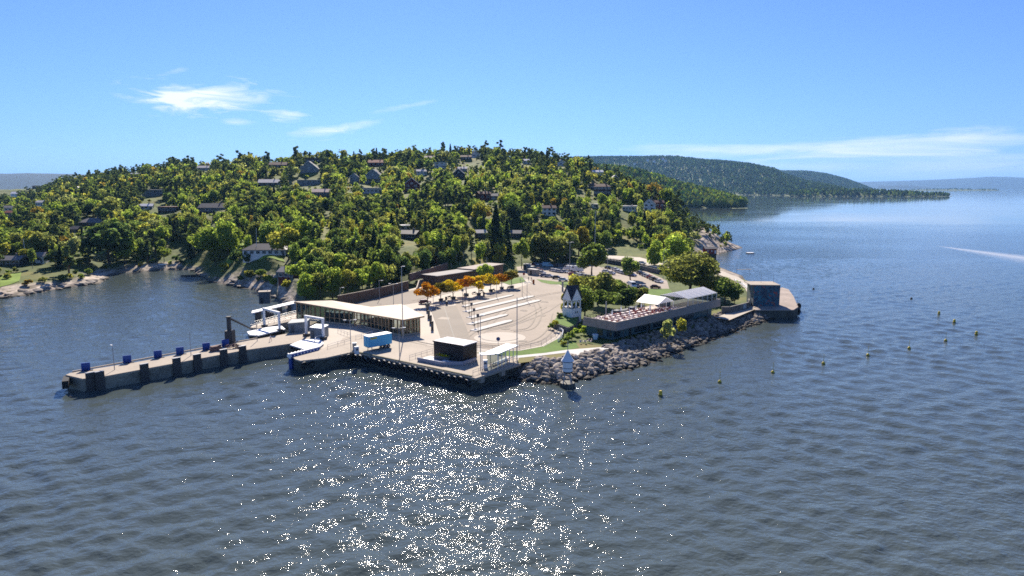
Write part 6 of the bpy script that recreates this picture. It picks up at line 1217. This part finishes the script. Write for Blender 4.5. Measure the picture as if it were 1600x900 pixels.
for k, a in (('spruce_tree', (775, 400, 76, 34, 'spruce', 'tallest dark spruce above the service building')), ('spruce_tree', (792, 397, 52, 24, 'spruce', 'slim dark spruce right of the tallest one')), ('leafy_tree', (852, 413, 52, 56, 'olive', 'broad olive tree behind the main car park')), ('leafy_tree', (886, 410, 50, 44, 'olive', 'olive tree behind the white vans')), ('leafy_tree', (815, 420, 50, 22, 'bright', 'slim bright tree at the car park entrance')), ('leafy_tree', (835, 412, 44, 36, 'dark', 'dark tree beside the utility sheds')), ('leafy_tree', (905, 404, 52, 36, 'bronze', 'bronze green tree above the round car park tree')), ('leafy_tree', (868, 408, 34, 30, 'bright', 'low bright tree in the hedge behind the lot')),
             ('leafy_tree', (172, 413, 66, 78, 'dark', 'big dark rounded tree on the cove shore')), ('leafy_tree', (195, 412, 44, 36, 'bright', 'bright edge tree beside the big dark cove tree')), ('leafy_tree', (338, 408, 62, 62, 'bright', 'big bright rounded tree left of the lawn')), ('leafy_tree', (357, 400, 58, 34, 'bright', 'second bright tree behind the big one left of the lawn')), ('leafy_tree', (452, 405, 52, 56, 'yellow', 'yellow green tree right of the white house')), ('leafy_tree', (480, 395, 54, 46, 'bright', 'bright tree behind the right end of the white house')), ('leafy_tree', (20, 400, 42, 50, 'green', 'round green tree above the low cabin')), ('leafy_tree', (70, 405, 44, 34, 'olive', 'olive tree right of the flagpole')), ('leafy_tree', (110, 412, 42, 32, 'grey', 'pale silvery tree on the cove shore')), ('leafy_tree', (46, 412, 24, 24, 'yellow', 'small yellow tree beside the low cabin')), ('leafy_tree', (175, 350, 42, 40, 'olive', 'round pollard like tree on the slope right of the black cabin'))): put(k, *a)
for i, (px, py, c) in enumerate(((368, 412, 'dark'), (386, 414, 'dark'))): put('shrub', px, py, 20, 15, c, ['dark conical shrub on the lawn, left one of the pair', 'dark conical shrub on the lawn, right one of the pair'][i], None, None, 'shrub')
for i, (px, py, h, w, c) in enumerate(((478, 470, 46, 32, 'bright'), (500, 467, 44, 30, 'olive'), (520, 467, 52, 36, 'bright'), (544, 464, 46, 34, 'yellow'), (566, 461, 44, 32, 'bright'), (586, 458, 52, 36, 'bright'), (606, 451, 44, 30, 'olive'), (624, 444, 50, 32, 'dark'), (492, 455, 50, 34, 'green'), (555, 448, 52, 34, 'olive'), (598, 440, 60, 36, 'green'), (470, 450, 44, 34, 'bright'), (660, 436, 52, 28, 'dark'), (640, 438, 46, 26, 'olive'))):
    put('leafy_tree', px, py, h, w, c, {'bright': 'bright green', 'olive': 'olive', 'yellow': 'yellow green', 'dark': 'dark', 'green': 'mid green'}[c] + ' tree behind the brown noise wall, ' + ordinal(i, 'nearest the ferry berth') + (' along it' if i else ''))
for a in ((296, 268, 24, 12, 'pine', 'tall twin pine on the left crest, standing clear of the skyline'), (303, 268, 21, 12, 'pine', 'slightly lower pine beside the tall one on the left crest'), (508, 256, 22, 16, 'dark', 'broad tree on the crest right of the brown box house'), (755, 246, 18, 14, 'pine', 'tall pine at the highest point of the hill'), (690, 250, 18, 14, 'green', 'round topped tree on the hilltop left of the summit pine')): put('pine_tree' if a[4] == 'pine' else 'leafy_tree', *a)
# ------------------------------------------------------------------ the wooded hill
def outside_frame(x, y, z): 
    a, b = proj(x, y, z); return a < -40 or a > 1640
cand = []; r2 = np.random.default_rng(11); grid = {}
def ok_dist(x, y, d):
    i, j = int(x // 8), int(y // 8)
    for a in (-1, 0, 1):
        for b in (-1, 0, 1):
            for (p, q, e) in grid.get((i + a, j + b), ()):
                if (p - x) ** 2 + (q - y) ** 2 < (.5 * (d + e)) ** 2: return False
    return True
def add_grid(x, y, d): grid.setdefault((int(x // 8), int(y // 8)), []).append((x, y, d))
for x, y, r in TREES: add_grid(x, y, r * 1.1)
N_ = 40000; uu = r2.uniform(-.80, .33, N_); yy = 262 * (1320 / 262) ** (r2.random(N_) ** .82); xx = uu * (yy * CP + 38 * SP)
SD = sdist(xx, yy); ZZ = hill(xx, yy); FL = np.interp(800 + F * uu, _pc, _pY[:, 0]); BASE = np.interp(800 + F * uu, _pc, _pY[:, 1]); CRY = np.interp(800 + F * uu, _pc, _pY[:, 4])
zone = fbm(xx, yy, 90, 3)
ROADS = []
for i in range(N_):
    x, y, z = xx[i], yy[i], ZZ[i]
    if SD[i] < (5 if y > 420 and x > 60 else 3.5) or y < FL[i] + 6 or y > CRY[i] + 90 or z < 2.2: continue
    if y < BASE[i] + 6 and 800 + F * uu[i] > 900: continue
    c = 800 + F * uu[i]
    if c > 1075 and r2.random() < .55: continue
    dens = .5 + zone[i]; k = r2.random()
    kind = 'pine_tree' if k < .17 + .6 * zone[i] + (.22 if y > CRY[i] - 90 else 0) + (.2 if c > 1060 else 0) + (.16 if c < 250 else 0) else 'birch_tree' if k < .46 else 'spruce_tree' if k < .53 else 'leafy_tree' if k < .88 else 'shrub'
    if SD[i] < 9 and not (y > 420 and x > 60):
        if r2.random() < .35: continue
        kind = 'shrub'
    h = {'pine_tree': r2.uniform(10, 18), 'birch_tree': r2.uniform(9, 15), 'spruce_tree': r2.uniform(8, 15), 'leafy_tree': r2.uniform(8.5, 15), 'shrub': r2.uniform(2, 4)}[kind]
    if c > 1060: h *= .55
    if y > CRY[i] - 45: h *= r2.uniform(.55, 1.25)
    w = UW[kind] * h / UNIT[kind] * (r2.uniform(.75, 1.2) if kind in ('leafy_tree', 'birch_tree', 'shrub') else r2.uniform(.85, 1.15))
    if not ok_dist(x, y, w * .60): continue
    if any((x - a) ** 2 + (y - b) ** 2 < (q + w * .4) ** 2 for a, b, q, *_ in HOUSES): continue
    if any((x - a) ** 2 + (y - b) ** 2 < (q * b / F + w * .35) ** 2 for a, b, q in CLEARW): continue
    px, pt = proj(x, y, z + h); _, pb = proj(x, y, z); hwp = w * .5 * F / y * .8
    if any(y < Hh[7] and (y < 800 or i % 2) and px + hwp > Hh[3] and px - hwp < Hh[4] and pt < Hh[6] and pb > Hh[5] for Hh in HOUSES): continue
    if any(y < b and abs(px - a) < hwp + q * .55 and pt < bb - 1 and pb > bb + 1 for (a, bb, q), (_, b, _) in zip(CLEAR, CLEARW)): continue
    add_grid(x, y, w * .60); cand.append((x, y, z, h, w, kind))
print('trees', len(cand))
near = {}
for t in cand: near.setdefault(t[5], []).append(t)
LIM = {'leafy_tree': 240, 'pine_tree': 280, 'birch_tree': 280, 'spruce_tree': 150, 'shrub': 230}
def tintof(kind):
    if kind == 'pine_tree': return 'pine'
    if kind == 'spruce_tree': return 'spruce'
    return random.choices(('bright', 'olive', 'green', 'dark', 'yellow', 'rust', 'grey'), (32, 24, 20, 7, 13, 2, 5))[0]
CW = {'pine': 'dark green', 'spruce': 'blackish', 'bright': 'bright green', 'olive': 'olive', 'green': 'mid green', 'dark': 'deep green', 'yellow': 'yellowish', 'rust': 'rusty', 'grey': 'silvery'}
KW = {'pine_tree': 'pine', 'spruce_tree': 'spruce', 'leafy_tree': 'broadleaf tree', 'birch_tree': 'birch', 'shrub': 'shrub'}
LANDX = LAND + [('the dark service building', *G(740, 438, 3)[:2]), ('the main car park', *G(860, 412, 3)[:2]), ('the road above the lots', *G(1000, 402, 5)[:2]), ('the red boathouse', *G(1110, 400, 1)[:2]), ('the cove beach', *G(270, 418, 1)[:2]), ('the rocky cape', *G(1140, 388, 1)[:2])]
picked = []; rest = {}
for kind, l in near.items():
    l.sort(key=lambda t: -t[3] / t[1]); picked += l[:LIM[kind]]; rest[kind] = l[LIM[kind]:]
cell = {}
for t in picked:
    x, y = t[0], t[1]; nm, lx, ly = min(LANDX, key=lambda q: (q[1] - x) ** 2 + (q[2] - y) ** 2); dx, dy = x - lx, y - ly
    side = ('right of' if dx > 0 else 'left of') if abs(dx) > abs(dy) else ('behind' if dy > 0 else 'in front of')
    tint = tintof(t[5]); cell.setdefault((KW[t[5]], tint, nm, side), []).append((math.hypot(dx, dy), t))
n_ = 0
for (kw, tint, nm, side), l in cell.items():
    l.sort(key=lambda q: q[0])
    for i, (_, t) in enumerate(l):
        lb = f'{CW[tint]} {kw} {side} {nm}' + (f', {"closest" if i == 0 else ordinal(i)}' if len(l) > 1 else '')
        plant(t[5], t[0], t[1], t[2] - .2, t[3], TC[tint], lb, {'shrub': 'shrubs on the wooded hill'}.get(t[5], kw + 's on the wooded hill' if kw != 'birch' else 'birches on the wooded hill'), t[4], 'shrub' if t[5] == 'shrub' else 'tree'); n_ += 1
print('individual', n_)
# the rest of the wood as one mass of each kind
def low(kind, i):
    f = {'leafy_tree': lambda: crown_leafy(330, 5.2, 10.0, 1.2, .85, 300 + i, 11), 'birch_tree': lambda: crown_leafy(260, 3.1, 10.6, 2.6, .68, 310 + i, 12), 'pine_tree': lambda: crown_pine(280, 3.4, 8.6, 4.2, .68, 320 + i), 'spruce_tree': lambda: crown_spruce(300, 3.2, 12.5, .8, .75, 330 + i), 'shrub': lambda: crown_leafy(130, 1.7, 2.6, .05, .45, 340 + i, 8)}[kind]
    return f()
def mass(name, items, mat, colf, lowf, label, cat):
    Vs = []; Ts = []; off = 0
    for t in items:
        V = lowf(); a = random.uniform(0, 6.28); s = t[3] / UNIT[t[5]]; sw = t[4] / UW[t[5]]; ca, sa_ = math.cos(a), math.sin(a)
        Vs.append(np.stack([(V[:, 0] * ca - V[:, 1] * sa_) * sw + t[0], (V[:, 0] * sa_ + V[:, 1] * ca) * sw + t[1], V[:, 2] * s + t[2] - .2], 1)); Ts.append(np.tile(np.array(colf()) * random.uniform(.8, 1.25), (len(V), 1)))
    if not Vs: return
    V = np.concatenate(Vs); o = np_mesh(name, V, np.arange(len(V)).reshape(-1, 4), mat, tint=np.concatenate(Ts)); tag(o, label, cat, kind='stuff')
for kind, l in rest.items():
    pr = [low(kind, i)[0] for i in range(5)]; mat = m_needleA if kind in ('pine_tree', 'spruce_tree') else m_leafA
    mass({'leafy_tree': 'broadleaf_woods', 'pine_tree': 'pine_woods', 'birch_tree': 'birch_woods', 'spruce_tree': 'spruce_woods', 'shrub': 'undergrowth'}[kind], l, mat, lambda: TC[tintof(kind)], lambda: random.choice(pr), 'wood covering the upper hill between the houses', 'woods')
# far forests on the ridges
def farwood(V, n, h, name, label, ymax=None, cols=((.105, .14, .065), (.14, .17, .078), (.075, .105, .055)), fac=8, wide=.33, dens=None):
    ny, nx = V.shape[:2]; r = np.random.default_rng(len(name) + n); k = 0; out = []; T = []
    i = r.uniform(0, ny * .78, n); j = r.uniform(0, nx - 1.001, n); i0 = i.astype(int); j0 = j.astype(int); fi = (i - i0)[:, None]; fj = (j - j0)[:, None]
    p = (V[i0, j0] * (1 - fi) + V[i0 + 1, j0] * fi) * (1 - fj) + (V[i0, j0 + 1] * (1 - fi) + V[i0 + 1, j0 + 1] * fi) * fj; p = p[p[:, 2] > .8]; m = len(p)
    hh = h * r.uniform(.6, 1.25, m); ww = hh * wide * r.uniform(.7, 1.3, m); a0 = r.uniform(0, 6.28, m); vs = [p + np.stack([0 * hh, 0 * hh, hh], 1)]
    for s in range(5): a = a0 + s * 1.2566; q = r.uniform(.75, 1.2, m); vs.append(p + np.stack([ww * q * np.cos(a), ww * q * np.sin(a), hh * r.uniform(.38, .62, m)], 1))
    vs.append(p + np.stack([0 * hh, 0 * hh, 0 * hh - .5], 1)); VV = np.stack(vs, 1).reshape(-1, 3); b = np.arange(m)[:, None] * 7
    Q = np.concatenate([b + np.array([[0, 1 + s, 1 + (s + 1) % 5]]) for s in range(5)] + [b + np.array([[6, 1 + (s + 1) % 5, 1 + s]]) for s in range(5)]); c = np.array(cols)[r.integers(0, len(cols), m)] * r.uniform(.7, 1.3, (m, 1))
    o = np_mesh(name, VV, Q, m_leafA, tint=np.repeat(c, 7, 0)); tag(o, label, 'forest', kind='stuff')
farwood(MID, 5200, 15, 'bay_forest', 'mixed wood covering the low headland across the bay', wide=.4, cols=((.17, .22, .06), (.26, .28, .08), (.09, .14, .05), (.21, .24, .07)))
farwood(RIDGE, 26000, 17, 'ridge_forest', 'forest covering the long ridge across the fjord'); farwood(RIDGE2, 12000, 17, 'back_ridge_forest', 'forest covering the ridge behind the long one'); farwood(ISLE, 900, 15, 'island_forest', 'trees covering the low island before the ridge', cols=((.10, .14, .045), (.17, .2, .06), (.07, .10, .04))); farwood(ISLE2, 250, 12, 'skerry_trees', 'low trees on the distant skerry'); 
# houses strewn over the far ridge and the far shore
hs_ = None; r3 = random.Random(4)
for i, (px, py) in enumerate(((1012, 250), (1022, 252), (1036, 248), (1040, 251), (1065, 253), (1078, 255), (1095, 256), (1108, 254), (1118, 255), (1130, 257), (1150, 258), (992, 256), (1045, 260), (1030, 262), (1160, 262), (1002, 262), (985, 260))):
    g = P(px, py + 1.2, 4700); lb = 'small pale house on the far wooded ridge'
    if hs_ is None:
        hs_ = thing('ridge_house', lb, 'house', g, .2, 'houses on the far ridge'); MB().box((0, 0, 2), (16, 10, 14)).build('wall', m_white2, hs_); q = MB(); q.add([(-9, -6, 9), (9, -6, 9), (9, 6, 9), (-9, 6, 9), (-9, 0, 13), (9, 0, 13)], [(0, 1, 5, 4), (2, 3, 4, 5), (0, 4, 3), (1, 2, 5)]); q.build('roof', RFM['grey'], hs_)
    else: copy_tree(hs_, g, r3.uniform(-.5, .5), lb)
# ------------------------------------------------------------------ boulders
def boulder_mesh(seed):
    b = bmesh.new(); bmesh.ops.create_icosphere(b, subdivisions=2, radius=.5); r = random.Random(seed); ax = [Vector((r.gauss(0, 1), r.gauss(0, 1), r.gauss(0, 1))).normalized() for _ in range(9)]
    for v in b.verts:
        for a in ax:
            d = v.co.dot(a); m = .30 + .12 * ((ax.index(a) * 7) % 5) / 5
            if d > m: v.co -= a * (d - m)
        v.co.x *= 1.3; v.co.z *= .8; v.co *= 1 + r.uniform(-.05, .05)
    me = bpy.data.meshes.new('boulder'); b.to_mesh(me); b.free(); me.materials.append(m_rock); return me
BM = [boulder_mesh(i) for i in range(6)]
line = [G(*p, 0) for p in ((800, 590), (822, 597), (850, 599), (880, 600), (915, 592), (960, 582), (1002, 572), (1060, 552), (1130, 525), (1190, 505), (1224, 494))]
seg = [(b - a).length for a, b in zip(line[:-1], line[1:])]; tot = sum(seg); cum = np.cumsum([0] + seg); st = []
for i in range(2300):
    d = r2.random() * tot; k = min(int(np.searchsorted(cum, d) - 1), len(seg) - 1); k = max(k, 0); a, b = line[k], line[k + 1]; f = (d - cum[k]) / seg[k]; p = a.lerp(b, f); n = Vector((-(b - a).y, (b - a).x, 0)).normalized()
    wd = 11.5 if d > 36 else 9; q = p + n * r2.uniform(-1.2, wd) ; z = hz(q.x, q.y)
    if z > 3.2 or z < -1.2: continue
    st.append((q.x, q.y, z, r2.uniform(.7, 2.0) * (1.15 if d < 45 else .9), d))
st.sort(key=lambda s: -s[3] / s[1]); 
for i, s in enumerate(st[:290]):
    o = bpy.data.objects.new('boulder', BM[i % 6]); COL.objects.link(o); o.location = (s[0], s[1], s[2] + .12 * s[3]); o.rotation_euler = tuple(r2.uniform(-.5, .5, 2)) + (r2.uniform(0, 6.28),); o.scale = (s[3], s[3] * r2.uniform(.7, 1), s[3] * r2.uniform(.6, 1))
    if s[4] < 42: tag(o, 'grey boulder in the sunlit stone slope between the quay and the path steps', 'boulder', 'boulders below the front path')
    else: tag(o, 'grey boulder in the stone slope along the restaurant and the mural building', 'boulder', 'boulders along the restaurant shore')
Vs = []; Fs = []; off = 0; bvs = [(np.array([v.co[:] for v in m.vertices]), np.array([p.vertices[:] for p in m.polygons])) for m in BM]
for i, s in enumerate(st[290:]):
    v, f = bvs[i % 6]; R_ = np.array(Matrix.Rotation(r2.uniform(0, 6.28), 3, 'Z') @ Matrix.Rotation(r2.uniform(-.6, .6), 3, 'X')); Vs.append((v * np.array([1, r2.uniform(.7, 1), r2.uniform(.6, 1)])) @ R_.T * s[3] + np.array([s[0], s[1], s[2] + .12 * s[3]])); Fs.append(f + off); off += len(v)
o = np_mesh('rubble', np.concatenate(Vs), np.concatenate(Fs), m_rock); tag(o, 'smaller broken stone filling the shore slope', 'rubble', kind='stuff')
# natural rocks along the cove, the cape and the berth
rk = [(r2.uniform(0, 170), None) for _ in range(34)] + [(r2.uniform(300, 450), None) for _ in range(30)]
shore = [(p[0], p[1]) for p in COAST_PX]; SX = [s[0] for s in shore[2:16]]; SY = [s[1] for s in shore[2:16]]
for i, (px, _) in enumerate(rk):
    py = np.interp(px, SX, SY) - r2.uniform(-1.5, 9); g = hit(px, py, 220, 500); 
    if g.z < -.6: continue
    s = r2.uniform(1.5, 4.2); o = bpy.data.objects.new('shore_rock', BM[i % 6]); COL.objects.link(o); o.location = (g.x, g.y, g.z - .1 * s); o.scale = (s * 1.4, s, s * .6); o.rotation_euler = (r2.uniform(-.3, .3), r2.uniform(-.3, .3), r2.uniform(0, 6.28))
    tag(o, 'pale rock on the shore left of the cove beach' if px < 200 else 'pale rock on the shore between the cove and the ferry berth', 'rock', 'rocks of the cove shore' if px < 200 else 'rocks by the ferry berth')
# steps from the front path to the water
a, b = G(905, 553, 3.0), G(934, 581, .4); t = thing('stone_steps', 'pale stone steps running down the boulder slope to the water', 'steps', a); d = b - a; an = math.atan2(d.y, d.x); n = 12
for k in range(n): MB().box((d.x * (k + .5) / n, d.y * (k + .5) / n, d.z * (k + .5) / n - .2), (Vector((d.x, d.y, 0)).length / n + .02, 1.8, .7), an).build('step', m_path, t)
# beached boat and driftwood at the cove
g = hit(318, 413); t = thing('beached_boat', 'small white boat drawn up on the cove beach', 'boat', hit(254, 415), .3); q = MB(); q.prism([(-1.8, -.7), (1.2, -.7), (2.2, 0), (1.2, .7), (-1.8, .7)], 0, .8); q.build('hull', m_hull, t, recalc=True); MB().box((-.2, 0, .7), (.3, 1.3, .08)).build('thwart', m_wood, t); MB().box((-1.7, 0, .7), (.15, 1.2, .3)).build('transom', m_white2, t)
g = G(296, 431, .2); o = MB().tube((-4, -.5, 0), (4, .8, .2), .45, .35, 7).tube((0, 0, 0), (3, -1.6, .4), .25, .12, 6).build('driftwood_log', m_bark); o.location = g; tag(o, 'dark log floating at the mouth of the cove', 'log')
# pale gravel of the beach
# ------------------------------------------------------------------ light
SUN_AZ, SUN_EL = R(-6.5), R(36)
sdir = Vector((math.sin(SUN_AZ) * math.cos(SUN_EL), math.cos(SUN_AZ) * math.cos(SUN_EL), math.sin(SUN_EL)))
sun_d = bpy.data.lights.new('sun', 'SUN'); sun = bpy.data.objects.new('sun', sun_d); COL.objects.link(sun)
sun_d.energy = 4.6; sun_d.angle = R(.53); sun_d.color = (1, .90, .77); sun.rotation_euler = sdir.to_track_quat('Z', 'Y').to_euler(); sun.location = (0, 300, 300)
W = bpy.data.worlds.new('World'); SC.world = W; W.use_nodes = True
nt = W.node_tree; N, L = nt.nodes, nt.links; bg = N['Background']
sky = N.new('ShaderNodeTexSky'); sky.sky_type = 'NISHITA'; sky.sun_disc = False; sky.sun_elevation = SUN_EL; sky.sun_rotation = SUN_AZ
sky.altitude = 0; sky.air_density = 1.0; sky.dust_density = SKY_DUST; sky.ozone_density = 2.0
def mth(op, a, b=None, c=None):
    q = N.new('ShaderNodeMath'); q.operation = op
    for i, v in enumerate((a, b, c)):
        if v is None: continue
        if isinstance(v, (int, float)): q.inputs[i].default_value = v
        else: L.new(v, q.inputs[i])
    return q.outputs[0]
tc = N.new('ShaderNodeTexCoord'); sx = N.new('ShaderNodeSeparateXYZ'); L.new(tc.outputs['Generated'], sx.inputs[0])
az = mth('ARCTAN2', sx.outputs[0], sx.outputs[1]); el = mth('ARCSINE', sx.outputs[2])
def azel(px, py):
    d = Vector(rayd(px, py)).normalized(); return math.atan2(d.x, d.y), math.asin(d.z)
cmb = N.new('ShaderNodeCombineXYZ'); L.new(az, cmb.inputs[0]); L.new(el, cmb.inputs[1])
def wisps(sx_, sy_, rot, detail, dis):
    mp = N.new('ShaderNodeMapping'); mp.inputs['Scale'].default_value = (sx_, sy_, 1); mp.inputs['Rotation'].default_value = (0, 0, rot); L.new(cmb.outputs[0], mp.inputs['Vector'])
    q = N.new('ShaderNodeTexNoise'); q.inputs['Scale'].default_value = 1; q.inputs['Detail'].default_value = detail; q.inputs['Roughness'].default_value = .62; q.inputs['Distortion'].default_value = dis
    L.new(mp.outputs[0], q.inputs['Vector']); return q.outputs['Fac']
w1 = wisps(16, 90, -.18, 9, .9); w2 = wisps(6, 60, -.04, 8, .5)
total = None
for px, py, wx, wy, rot, amp, src, lo, hi in ((322, 152, 92, 24, .05, .95, w1, .30, .72), (300, 158, 60, 16, -.15, .9, w1, .3, .65), (445, 181, 42, 10, -.05, 1.0, w1, .3, .7), (500, 206, 50, 11, .1, .62, w1, .34, .75), (545, 198, 60, 8, .2, .4, w1, .38, .75), (372, 190, 25, 6, 0, .35, w1, .38, .75),
                                             (1350, 228, 330, 17, .02, .85, w2, .28, .75), (1450, 262, 300, 22, 0, .5, w2, .3, .75), (640, 165, 50, 4, .2, .3, w1, .4, .8), (278, 110, 22, 5, .2, .4, w1, .35, .75)):
    a0, e0 = azel(px, py); rx = wx / F; ry = wy / F
    da = mth('SUBTRACT', az, a0); de = mth('SUBTRACT', el, e0)
    xr = mth('ADD', mth('MULTIPLY', da, math.cos(rot)), mth('MULTIPLY', de, math.sin(rot))); yr = mth('SUBTRACT', mth('MULTIPLY', de, math.cos(rot)), mth('MULTIPLY', da, math.sin(rot)))
    d2 = mth('ADD', mth('POWER', mth('ABSOLUTE', mth('DIVIDE', xr, rx)), 2), mth('POWER', mth('ABSOLUTE', mth('DIVIDE', yr, ry)), 2))
    gs = mth('EXPONENT', mth('MULTIPLY', d2, -1.0))
    # the wisp noise eats into the soft blob
    v = mth('MULTIPLY', mth('MAXIMUM', mth('SUBTRACT', mth('ADD', gs, mth('MULTIPLY', mth('SUBTRACT', src, .5), 1.9)), .38), 0), amp)
    v = mth('MULTIPLY', v, mth('MINIMUM', mth('MULTIPLY', gs, 3), 1))
    total = v if total is None else mth('ADD', total, v)
fac = mth('MINIMUM', total, .8)
hs = N.new('ShaderNodeHueSaturation'); hs.inputs['Saturation'].default_value = SKY_SAT; hs.inputs['Value'].default_value = 1; L.new(sky.outputs[0], hs.inputs['Color'])
tn = N.new('ShaderNodeMix'); tn.data_type = 'RGBA'; tn.blend_type = 'MULTIPLY'; tn.inputs['Factor'].default_value = 1; tn.inputs['B'].default_value = (*SKY_TINT, 1); L.new(hs.outputs[0], tn.inputs['A'])
mx = N.new('ShaderNodeMix'); mx.data_type = 'RGBA'; L.new(fac, mx.inputs['Factor']); L.new(tn.outputs['Result'], mx.inputs['A']); mx.inputs['B'].default_value = (CLOUD, CLOUD * 1.0, CLOUD * 1.02, 1)
L.new(mx.outputs['Result'], bg.inputs['Color']); bg.inputs['Strength'].default_value = SKY_STR
# ------------------------------------------------------------------ air
hb = MB(); hb.box((0, 14500, 300), (90000, 31000, 620)); hz_o = None
m, nt2, N2, L2, b2, o2 = nodes('air'); N2.remove(b2)
pv = N2.new('ShaderNodeVolumePrincipled'); pv.inputs['Color'].default_value = (.26, .54, 1, 1); pv.inputs['Density'].default_value = HAZE_D; pv.inputs['Anisotropy'].default_value = .25
L2.new(pv.outputs[0], o2.inputs['Volume'])
haze = hb.build('haze', m); haze['kind'] = 'stuff'
SC.view_settings.view_transform = 'Standard'; SC.view_settings.look = 'None'; SC.view_settings.exposure = EXPO; SC.view_settings.gamma = 1
SC.render.engine = 'CYCLES'; cy = SC.cycles
cy.use_denoising = DENOISE; cy.pixel_filter_type = 'BLACKMAN_HARRIS'; cy.filter_width = 1.65; cy.use_adaptive_sampling = False; cy.max_bounces = 8; cy.diffuse_bounces = 4; cy.glossy_bounces = 3; cy.transmission_bounces = 4; cy.transparent_max_bounces = 8; cy.volume_bounces = 0
cy.sample_clamp_indirect = 4; cy.caustics_reflective = False; cy.caustics_refractive = False
